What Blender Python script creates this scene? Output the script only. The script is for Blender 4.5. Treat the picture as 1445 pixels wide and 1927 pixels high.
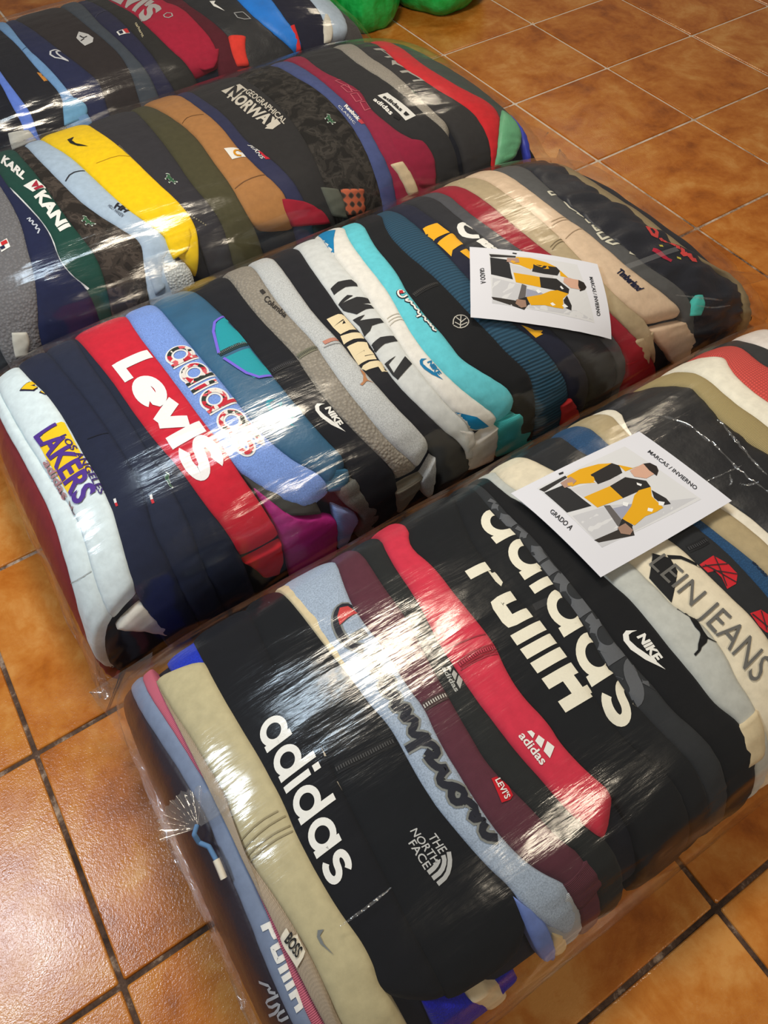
import bpy, bmesh, math, random
import numpy as np
from mathutils import Vector, Matrix, noise
from mathutils.bvhtree import BVHTree
from mathutils.geometry import delaunay_2d_cdt

for o in list(bpy.data.objects): bpy.data.objects.remove(o)
scene = bpy.context.scene
col_ = scene.collection
random.seed(7)

# ------------------------------------------------------------------ camera
CAM_LOC = (-1.87716, -2.52727, 1.44049); CAM_ROT = [[0.8397952, 0.461361, -0.2861644], [-0.5424574, 0.6917153, -0.4767284], [-0.0219996, 0.5555862, 0.8311678]]; FOCAL_PX = 1395.135

cam_d = bpy.data.cameras.new('camera'); cam = bpy.data.objects.new('camera', cam_d); col_.objects.link(cam)
cam_d.sensor_fit = 'VERTICAL'; cam_d.sensor_height = 24.0
cam_d.lens = 24.0 * FOCAL_PX / 1927.0
cam_d.clip_start = .02; cam_d.clip_end = 60
cam.matrix_world = Matrix.Translation(CAM_LOC) @ Matrix(CAM_ROT).to_4x4()
scene.camera = cam

# ------------------------------------------------------------------ world, lamps, exposure
def lin(c):
    return tuple((v / 255 / 12.92) if v / 255 <= .04045 else ((v / 255 + .055) / 1.055) ** 2.4 for v in c[:3])
world = bpy.data.worlds.new('room_light'); scene.world = world; world.use_nodes = True
bg = world.node_tree.nodes['Background']; bg.inputs[0].default_value = (1.0, .93, .84, 1); bg.inputs[1].default_value = .15
def area(name, loc, target, sx, sy, power, color):
    d = bpy.data.lights.new(name, 'AREA'); d.shape = 'RECTANGLE'; d.size = sx; d.size_y = sy; d.energy = power; d.color = color
    o = bpy.data.objects.new(name, d); col_.objects.link(o); o.location = loc
    o.rotation_euler = (Vector(target) - Vector(loc)).to_track_quat('-Z', 'Y').to_euler(); return o
area('ceiling_lamp_warm', (-1.18, -1.05, 2.55), (-1.18, -1.05, 0), .5, .5, 46, (1.0, .87, .68))
area('ceiling_lamp_cool', (-3.3, -1.28, 2.55), (-3.2, -1.4, 0), .5, .5, 46, (.76, .88, 1.0))
area('ceiling_tube_cool', (-1.70, -1.02, 2.55), (-1.70, -1.02, 0), .45, .36, 13, (.70, .86, 1.0))
area('ceiling_lamp_behind', (-.85, -4.5, 2.5), (-.9, -3.6, 0), .5, .5, 30, (1.0, .86, .66))
area('far_floor_fill', (1.9, 1.2, 2.6), (1.7, 1.0, 0), .6, .6, 30, (1.0, .86, .66))  # added fill light, not a known lamp: keeps the far floor bright
vs = scene.view_settings
vs.view_transform = 'Standard'; vs.look = 'None'; vs.gamma = 1; vs.use_curve_mapping = False; vs.exposure = -0.14
scene.cycles.transparent_max_bounces = 24
scene.cycles.max_bounces = 8

# ------------------------------------------------------------------ helpers
def link_mesh(name, verts, faces, mat, parent=None, loc=None, uv=None, smooth=True):
    me = bpy.data.meshes.new(name)
    v = np.asarray(verts, float)
    if loc is None:
        loc = (parent.location if parent is not None else Vector(((v[:, 0].min() + v[:, 0].max()) / 2, (v[:, 1].min() + v[:, 1].max()) / 2, v[:, 2].min())))
    me.from_pydata((v - np.array(loc)).tolist(), [], faces)
    if uv is not None:
        lay = me.uv_layers.new(name='uv'); li = np.empty(len(me.loops), int); me.loops.foreach_get('vertex_index', li)
        lay.data.foreach_set('uv', np.asarray(uv, float)[li].ravel())
    if smooth: me.shade_smooth()
    for m in (mat if isinstance(mat, (list, tuple)) else [mat]): me.materials.append(m)
    o = bpy.data.objects.new(name, me); col_.objects.link(o)
    if parent is not None: o.parent = parent
    else: o.location = loc
    return o
def grid_faces(nu, nv, base=0):
    return [(base + i * nv + j, base + (i + 1) * nv + j, base + (i + 1) * nv + j + 1, base + i * nv + j + 1) for i in range(nu - 1) for j in range(nv - 1)]
def tag(o, label, cat, group=None, kind=None):
    if label: o['label'] = label
    if cat: o['category'] = cat
    if group: o['group'] = group
    if kind: o['kind'] = kind
    return o

# ------------------------------------------------------------------ materials
class NT:
    def __init__(self, name):
        self.m = bpy.data.materials.new(name); self.m.use_nodes = True; self.t = self.m.node_tree
        self.t.nodes.clear(); self.out = self.n('ShaderNodeOutputMaterial')
    def n(self, typ, **kw):
        nd = self.t.nodes.new(typ)
        for k, v in kw.items():
            if k.startswith('i_'): nd.inputs[k[2:].replace('_', ' ')].default_value = v
            elif k.startswith('x'): nd.inputs[int(k[1:])].default_value = v
            else: setattr(nd, k, v)
        return nd
    def l(self, a, b): self.t.links.new(a, b)
    def ramp(self, fac, stops, interp='LINEAR'):
        r = self.n('ShaderNodeValToRGB'); r.color_ramp.interpolation = interp
        e = r.color_ramp.elements
        while len(e) < len(stops): e.new(.5)
        for k, (p_, c) in enumerate(stops): e[k].position = p_; e[k].color = (*c, 1)
        self.l(fac, r.inputs[0]); return r.outputs[0]
    def bsdf(self, rough=.8, spec=.3):
        b = self.n('ShaderNodeBsdfPrincipled'); b.inputs['Roughness'].default_value = rough; b.inputs['Specular IOR Level'].default_value = spec
        self.l(b.outputs[0], self.out.inputs[0]); return b
    def bump(self, h, b, strength=.3, dist=.002):
        n = self.n('ShaderNodeBump'); n.inputs['Strength'].default_value = strength; n.inputs['Distance'].default_value = dist
        self.l(h, n.inputs['Height']); self.l(n.outputs[0], b.inputs['Normal']); return n
_mats = {}
def shade(c, k): return tuple(min(1, v * k) for v in c)
def fabric(col, fab):
    key = (tuple(col), fab)
    if key in _mats: return _mats[key]
    c = lin(col); N = NT('%s_cloth' % fab); uv = N.n('ShaderNodeTexCoord')
    b = N.bsdf(.88, .12)
    def noise_(scale, detail=2, rough=.5, src='Object', dist=0.):
        t = N.n('ShaderNodeTexNoise'); t.inputs['Scale'].default_value = scale; t.inputs['Detail'].default_value = detail; t.inputs['Roughness'].default_value = rough
        t.inputs['Distortion'].default_value = dist; N.l(uv.outputs[src], t.inputs['Vector']); return t.outputs['Fac']
    if fab == 'nylon':
        b.inputs['Roughness'].default_value = .5; b.inputs['Specular IOR Level'].default_value = .4
        N.l(N.ramp(noise_(18), [(.3, shade(c, .9)), (.7, shade(c, 1.08))]), b.inputs['Base Color'])
        N.bump(noise_(34, 3, .6), b, .5, .004)
    elif fab == 'heather':
        N.l(N.ramp(noise_(420, 2, .7), [(.3, shade(c, .72)), (.5, c), (.68, shade(c, 1.22))]), b.inputs['Base Color'])
        N.bump(noise_(500), b, .25, .001)
    elif fab in ('fleece', 'sherpa'):
        b.inputs['Sheen Weight'].default_value = .08; b.inputs['Roughness'].default_value = .95
        s = 150 if fab == 'sherpa' else 320
        v = N.n('ShaderNodeTexVoronoi'); v.inputs['Scale'].default_value = s; N.l(uv.outputs['Object'], v.inputs['Vector'])
        N.l(N.ramp(v.outputs['Distance'], [(.05, shade(c, 1.12)), (.6, shade(c, .78))]), b.inputs['Base Color'])
        N.bump(v.outputs['Distance'], b, .8 if fab == 'sherpa' else .4, -.003)
    elif fab in ('rib', 'ribwide', 'knit'):
        w = N.n('ShaderNodeTexWave'); w.bands_direction = 'Y'; w.inputs['Scale'].default_value = {'rib': 110, 'ribwide': 34, 'knit': 52}[fab]
        w.inputs['Distortion'].default_value = .6 if fab != 'knit' else 2.2
        N.l(uv.outputs['UV'], w.inputs['Vector'])
        f = w.outputs['Fac']
        if fab == 'knit':
            w2 = N.n('ShaderNodeTexWave'); w2.bands_direction = 'X'; w2.inputs['Scale'].default_value = 52; w2.inputs['Distortion'].default_value = 1.5
            N.l(uv.outputs['UV'], w2.inputs['Vector']); mm = N.n('ShaderNodeMath', operation='MULTIPLY'); N.l(f, mm.inputs[0]); N.l(w2.outputs['Fac'], mm.inputs[1]); f = mm.outputs[0]
        N.l(N.ramp(f, [(.0, shade(c, .62 if fab != 'rib' else .8)), (.45, c), (1., shade(c, 1.1))]), b.inputs['Base Color'])
        N.bump(f, b, .5, .003)
    elif fab == 'camo':
        f = noise_(26, 3, .55, 'Object', .6)
        N.l(N.ramp(f, [(.0, shade(c, .45)), (.44, shade(c, .9)), (.52, shade(c, 1.5)), (.6, shade(c, .7))], 'CONSTANT'), b.inputs['Base Color']); N.bump(noise_(300), b, .2, .001)
    elif fab == 'plaid':
        w = N.n('ShaderNodeTexWave'); w.inputs['Scale'].default_value = 14; w.bands_direction = 'X'; N.l(uv.outputs['UV'], w.inputs['Vector'])
        w2 = N.n('ShaderNodeTexWave'); w2.inputs['Scale'].default_value = 14; w2.bands_direction = 'Y'; N.l(uv.outputs['UV'], w2.inputs['Vector'])
        mm = N.n('ShaderNodeMath', operation='ADD'); N.l(w.outputs['Fac'], mm.inputs[0]); N.l(w2.outputs['Fac'], mm.inputs[1])
        N.l(N.ramp(mm.outputs[0], [(.2, shade(c, .35)), (.7, shade(c, .8)), (.97, lin((176, 90, 62)))]), b.inputs['Base Color'])
    elif fab == 'floral':
        v = N.n('ShaderNodeTexVoronoi'); v.inputs['Scale'].default_value = 95; N.l(uv.outputs['Object'], v.inputs['Vector'])
        sx = N.n('ShaderNodeSeparateColor'); N.l(v.outputs['Color'], sx.inputs[0])
        N.l(N.ramp(sx.outputs[0], [(.0, lin((190, 40, 56))), (.33, lin((44, 52, 48))), (.55, lin((222, 214, 206))), (.8, lin((208, 90, 96)))], 'CONSTANT'), b.inputs['Base Color'])
    elif fab == 'print':
        N.l(N.ramp(noise_(300), [(.3, shade(c, .95)), (.7, c)]), b.inputs['Base Color']); b.inputs['Roughness'].default_value = .6
    elif fab == 'paper':
        N.l(N.ramp(noise_(12), [(.3, shade(c, .985)), (.7, c)]), b.inputs['Base Color']); b.inputs['Roughness'].default_value = .55
    else:
        N.l(N.ramp(noise_(60, 4, .6), [(.3, shade(c, .9)), (.7, shade(c, 1.06))]), b.inputs['Base Color'])
        b.inputs['Sheen Weight'].default_value = .02
        N.bump(noise_(480, 2, .6), b, .10, .001)
    _mats[key] = N.m; return N.m

def film_material(f0=.042, fk=.55, haze=.003, rough=.15, nm='clear_plastic_film'):
    N = NT(nm); tc = N.n('ShaderNodeTexCoord')
    nz = N.n('ShaderNodeTexNoise'); nz.inputs['Scale'].default_value = 6; nz.inputs['Detail'].default_value = 3; nz.inputs['Roughness'].default_value = .55; nz.inputs['Distortion'].default_value = .8
    N.l(tc.outputs['Object'], nz.inputs['Vector'])
    mp = N.n('ShaderNodeMapping'); mp.inputs['Scale'].default_value = (1.0, 7.0, 3.0); mp.inputs['Rotation'].default_value = (0, 0, .5); N.l(tc.outputs['Object'], mp.inputs['Vector'])
    n2 = N.n('ShaderNodeTexNoise'); n2.inputs['Scale'].default_value = 16; n2.inputs['Detail'].default_value = 4; N.l(mp.outputs[0], n2.inputs['Vector'])
    ad = N.n('ShaderNodeMath', operation='MULTIPLY_ADD'); ad.inputs[1].default_value = .45; N.l(n2.outputs['Fac'], ad.inputs[0]); N.l(nz.outputs['Fac'], ad.inputs[2])
    bp = N.n('ShaderNodeBump'); bp.inputs['Strength'].default_value = .16; bp.inputs['Distance'].default_value = .012; N.l(ad.outputs[0], bp.inputs['Height'])
    ge = N.n('ShaderNodeNewGeometry'); dt = N.n('ShaderNodeVectorMath', operation='DOT_PRODUCT'); N.l(bp.outputs[0], dt.inputs[0]); N.l(ge.outputs['Incoming'], dt.inputs[1])
    ab = N.n('ShaderNodeMath', operation='ABSOLUTE'); N.l(dt.outputs['Value'], ab.inputs[0])
    iv = N.n('ShaderNodeMath', operation='SUBTRACT'); iv.use_clamp = True; iv.inputs[0].default_value = 1.0; N.l(ab.outputs[0], iv.inputs[1])
    pw = N.n('ShaderNodeMath', operation='POWER'); pw.inputs[1].default_value = 5.0; N.l(iv.outputs[0], pw.inputs[0])
    k = N.n('ShaderNodeMath', operation='MULTIPLY_ADD'); k.use_clamp = True; k.inputs[1].default_value = fk; k.inputs[2].default_value = f0; N.l(pw.outputs[0], k.inputs[0])
    gl = N.n('ShaderNodeBsdfGlossy'); gl.inputs['Roughness'].default_value = rough; gl.inputs['Color'].default_value = (1, 1, 1, 1); N.l(bp.outputs[0], gl.inputs['Normal'])
    tr = N.n('ShaderNodeBsdfTransparent'); tr.inputs['Color'].default_value = (.985, .985, .985, 1)
    df = N.n('ShaderNodeBsdfDiffuse'); df.inputs['Color'].default_value = (.8, .8, .8, 1)
    m0 = N.n('ShaderNodeMixShader'); m0.inputs[0].default_value = haze; N.l(tr.outputs[0], m0.inputs[1]); N.l(df.outputs[0], m0.inputs[2])
    m1 = N.n('ShaderNodeMixShader'); N.l(k.outputs[0], m1.inputs[0]); N.l(m0.outputs[0], m1.inputs[1]); N.l(gl.outputs[0], m1.inputs[2])
    N.l(m1.outputs[0], N.out.inputs[0]); return N.m

def tile_material():
    N = NT('terracotta_glazed_tile'); tc = N.n('ShaderNodeTexCoord'); oi = N.n('ShaderNodeObjectInfo')
    off = N.n('ShaderNodeVectorMath', operation='SCALE'); off.inputs[3].default_value = 37.0
    cb = N.n('ShaderNodeCombineXYZ'); N.l(oi.outputs['Random'], cb.inputs[0]); N.l(oi.outputs['Random'], cb.inputs[1]); N.l(cb.outputs[0], off.inputs[0])
    ad = N.n('ShaderNodeVectorMath', operation='ADD'); N.l(tc.outputs['Object'], ad.inputs[0]); N.l(off.outputs[0], ad.inputs[1])
    def nz(s, d, r, dist=0):
        t = N.n('ShaderNodeTexNoise'); t.inputs['Scale'].default_value = s; t.inputs['Detail'].default_value = d; t.inputs['Roughness'].default_value = r; t.inputs['Distortion'].default_value = dist
        N.l(ad.outputs[0], t.inputs['Vector']); return t.outputs['Fac']
    a = nz(5.5, 6, .62, .5); b2 = nz(26, 5, .7, .4)
    mx = N.n('ShaderNodeMath', operation='MULTIPLY_ADD'); mx.inputs[1].default_value = .35; N.l(b2, mx.inputs[0]); N.l(a, mx.inputs[2])
    rc = N.n('ShaderNodeMath', operation='MULTIPLY_ADD'); rc.inputs[1].default_value = .10; N.l(oi.outputs['Random'], rc.inputs[0]); N.l(mx.outputs[0], rc.inputs[2])
    c = N.ramp(rc.outputs[0], [(.50, lin((140, 74, 18))), (.66, lin((172, 98, 30))), (.78, lin((186, 116, 46))), (.92, lin((200, 140, 72)))])
    b = N.bsdf(.26, .45); N.l(c, b.inputs['Base Color'])
    f = nz(420, 2, .6); g2 = nz(190, 2, .6)
    s = N.n('ShaderNodeMath', operation='MULTIPLY_ADD'); s.inputs[1].default_value = .5; N.l(f, s.inputs[0]); N.l(g2, s.inputs[2])
    N.bump(s.outputs[0], b, .42, .0011)
    N.l(N.ramp(nz(12, 4, .6), [(.35, (.15,) * 3), (.7, (.26,) * 3)]), b.inputs['Roughness'])
    return N.m
def grout_material():
    N = NT('dirty_grout'); tc = N.n('ShaderNodeTexCoord')
    t = N.n('ShaderNodeTexNoise'); t.inputs['Scale'].default_value = 11; t.inputs['Detail'].default_value = 8; t.inputs['Roughness'].default_value = .78; N.l(tc.outputs['Object'], t.inputs['Vector'])
    t2 = N.n('ShaderNodeTexNoise'); t2.inputs['Scale'].default_value = .55; t2.inputs['Detail'].default_value = 1; N.l(tc.outputs['Object'], t2.inputs['Vector'])
    sp = N.n('ShaderNodeSeparateXYZ'); N.l(tc.outputs['Object'], sp.inputs[0])      # grout colour grows darker towards the near side of the room
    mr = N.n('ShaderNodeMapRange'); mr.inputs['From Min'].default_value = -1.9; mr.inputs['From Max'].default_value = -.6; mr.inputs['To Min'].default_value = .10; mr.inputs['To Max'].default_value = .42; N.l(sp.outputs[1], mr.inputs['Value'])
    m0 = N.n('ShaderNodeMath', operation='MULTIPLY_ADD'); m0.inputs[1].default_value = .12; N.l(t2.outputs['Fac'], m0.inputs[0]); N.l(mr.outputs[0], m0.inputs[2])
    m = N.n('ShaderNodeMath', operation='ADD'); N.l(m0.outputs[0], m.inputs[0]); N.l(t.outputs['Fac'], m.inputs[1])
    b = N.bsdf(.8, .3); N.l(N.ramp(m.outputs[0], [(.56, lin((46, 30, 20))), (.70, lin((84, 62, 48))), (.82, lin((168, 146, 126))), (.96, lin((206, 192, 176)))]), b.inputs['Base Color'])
    N.bump(t.outputs['Fac'], b, .6, .002); return N.m
def green_material():
    N = NT('green_polythene'); tc = N.n('ShaderNodeTexCoord')
    t = N.n('ShaderNodeTexNoise'); t.inputs['Scale'].default_value = 24; t.inputs['Detail'].default_value = 4; N.l(tc.outputs['Object'], t.inputs['Vector'])
    b = N.bsdf(.28, .5); N.l(N.ramp(t.outputs['Fac'], [(.3, lin((14, 160, 58))), (.7, lin((48, 200, 96)))]), b.inputs['Base Color'])
    b.inputs['Transmission Weight'].default_value = .0
    N.bump(t.outputs['Fac'], b, .5, .012); return N.m

# ------------------------------------------------------------------ floor: grout bed and every tile a piece of its own
TILE = .45
GROUT = .0092
def build_floor():
    i0, i1, j0, j1 = -8, 6, -7, 6
    x0, x1, y0, y1 = i0 * TILE, i1 * TILE, j0 * TILE, j1 * TILE
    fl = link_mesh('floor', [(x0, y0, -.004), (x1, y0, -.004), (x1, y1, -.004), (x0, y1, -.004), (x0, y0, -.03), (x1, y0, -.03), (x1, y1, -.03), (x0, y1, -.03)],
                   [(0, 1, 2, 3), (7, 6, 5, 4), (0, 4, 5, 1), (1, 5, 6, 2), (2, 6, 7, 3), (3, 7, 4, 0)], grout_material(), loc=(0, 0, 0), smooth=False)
    tag(fl, 'terracotta tiled floor with pale dirty grout', 'floor', kind='structure')
    h = (TILE - GROUT) / 2; b = .0035
    v = []; ring = [(-1, -1), (1, -1), (1, 1), (-1, 1)]
    rings = [(h, -.012), (h, -.0035), (h - b * .35, -.001), (h - b, 0.)]
    for (r, z) in rings:
        for sx, sy in ring:
            c = b * .8
            v.append((sx * r, sy * (r - c), z)); v.append((sx * (r - c), sy * r, z))
    # order ring points around
    def order(k):
        p = [8 * k + q for q in range(8)]
        return [p[1], p[3], p[2], p[4], p[5], p[7], p[6], p[0]]
    f = []
    for k in range(3):
        a, c = order(k), order(k + 1)
        for q in range(8): f.append((a[q], a[(q + 1) % 8], c[(q + 1) % 8], c[q]))
    f.append(tuple(order(3)))
    tm = tile_material(); me = None
    for i in range(i0, i1):
        for j in range(j0, j1):
            if me is None:
                o = link_mesh('tile', v, f, tm, loc=(0, 0, 0), smooth=False); me = o.data; o.parent = fl
            else:
                o = bpy.data.objects.new('tile', me); col_.objects.link(o); o.parent = fl
            o.location = ((i + .5) * TILE, (j + .5) * TILE, random.uniform(-.0006, .0004))
            o.rotation_euler = (random.uniform(-1, 1) * .002, random.uniform(-1, 1) * .002, random.choice((0, 1, 2, 3)) * math.pi / 2)
build_floor()

# ---- bale envelope: a pillow-like box, addressed by s (along the row of garments) and t (near floor -> top -> far floor)
def chaikin(p, n=3):
    p = np.asarray(p, float)
    for _ in range(n):
        a = p[:-1] * .75 + p[1:] * .25
        b = p[:-1] * .25 + p[1:] * .75
        q = np.empty((2 * len(a), 2)); q[0::2] = a; q[1::2] = b
        p = np.vstack([p[:1], q, p[-1:]])
    return p

class Env:
    def __init__(self, x0, x1, y0, top, left, right, rc=.09):
        y1 = y0 + top[-1][0]
        T = chaikin([(y0 + a, b) for a, b in top])
        S = chaikin([(x0 + a, b) for a, b in left] + [(x1 - a, b) for a, b in right])
        self.x0, self.x1, self.y0, self.y1, self.rc = x0, x1, y0, y1, rc
        H = T[:, 1].max()
        ls = np.r_[0, np.cumsum(np.hypot(np.diff(S[:, 0]), np.diff(S[:, 1]) * H))]
        lt = np.r_[0, np.cumsum(np.hypot(np.diff(T[:, 0]), np.diff(T[:, 1])))]
        self.Ls, self.Lt = ls[-1], lt[-1]
        self.ls, self.lt, self.S, self.T = ls / ls[-1], lt / lt[-1], S, T
    def P(self, s, t):
        s, t = np.asarray(s, float), np.asarray(t, float)
        x = np.interp(s, self.ls, self.S[:, 0]); zs = np.interp(s, self.ls, self.S[:, 1])
        y = np.interp(t, self.lt, self.T[:, 0]); zt = np.interp(t, self.lt, self.T[:, 1])
        r = self.rc
        ax = np.where(x < self.x0 + r, x - self.x0 - r, np.where(x > self.x1 - r, x - self.x1 + r, 0.)) / r
        ay = np.where(y < self.y0 + r, y - self.y0 - r, np.where(y > self.y1 - r, y - self.y1 + r, 0.)) / r
        m = np.maximum(1., np.hypot(ax, ay))
        x = x - ax * r * (1 - 1 / m); y = y - ay * r * (1 - 1 / m)
        return np.stack([x, y, zs * zt], -1)
    def N(self, s, t):
        e = 2e-3
        du = self.P(np.clip(s + e, 0, 1), t) - self.P(np.clip(s - e, 0, 1), t)
        dv = self.P(s, np.clip(t + e, 0, 1)) - self.P(s, np.clip(t - e, 0, 1))
        n = np.cross(du, dv)
        return n / (np.linalg.norm(n, axis=-1, keepdims=True) + 1e-12)

LEFT = [(0, 0), (.004, .3), (.02, .62), (.06, .88), (.16, .98), (.32, 1.)]
RIGHT = [(.5, 1.), (.3, .95), (.16, .82), (.06, .6), (.02, .32), (0, 0)]
ENVS = {
    'A': Env(-2.07, -.25, -2.60, [(0, 0), (-.005, .09), (.01, .2), (.07, .29), (.19, .345), (.36, .36), (.54, .355), (.67, .32), (.745, .22), (.77, .1), (.77, 0)], LEFT, RIGHT, .05),
    'B': Env(-2.075, -.18, -1.765, [(0, 0), (-.005, .09), (.01, .19), (.06, .275), (.16, .33), (.33, .348), (.5, .345), (.66, .315), (.76, .22), (.79, .1), (.79, 0)], LEFT,
             [(.62, 1.), (.42, .95), (.24, .8), (.09, .56), (.02, .28), (0, 0)], .045),
    'C': Env(-2.10, -.215, -.925, [(0, 0), (-.005, .09), (.01, .19), (.06, .275), (.16, .325), (.33, .345), (.5, .342), (.66, .315), (.76, .22), (.79, .1), (.79, 0)], LEFT, [(.56, 1.), (.34, .94), (.18, .8), (.07, .58), (.02, .3), (0, 0)]),
    'D': Env(-2.00, -.30, -.09, [(0, 0), (-.005, .09), (.01, .18), (.06, .265), (.16, .32), (.33, .338), (.5, .335), (.64, .3), (.73, .2), (.76, .1), (.76, 0)], LEFT, RIGHT),
}

STRIPS = [
    ('A',[(0.6418,0.6059),(0.6406,0.5908),(0.6358,0.5629),(0.6324,0.5355),(0.6294,0.5111),(0.6293,0.4934)],0.005,'torn_film'),
    ('A',[(0.6069,0.6646),(0.6146,0.6461),(0.6194,0.6251),(0.6185,0.5928),(0.6183,0.5673),(0.6152,0.5351),(0.6149,0.507),(0.6171,0.4719)],0.004,'torn_film'),
    ('A',[(0.6058,0.5235),(0.6001,0.5101),(0.5965,0.51)],0.004,'torn_film'),
    ('A',[(0.605,0.5044),(0.6089,0.4954),(0.6175,0.4918)],0.004,'torn_film'),
    ('A',[(0.5729,0.5351),(0.5959,0.5297),(0.6194,0.5243)],0.0025,'torn_film'),
    ('B',[(0.7257,0.3047),(0.7594,0.305),(0.8096,0.3128)],0.013,'tape_strip'),
    ('B',[(0.7675,0.2263),(0.7961,0.2092),(0.8405,0.1884)],0.005,'film_crease'),
    ('B',[(0.7936,0.1952),(0.8195,0.178),(0.8545,0.1717)],0.004,'film_crease'),
    ('A',[(0.1915,0.3472),(0.2095,0.3463),(0.2268,0.348)],0.004,'film_crease'),
]
NECK = (-2.0034, -2.1953, 0.3255)
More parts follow.
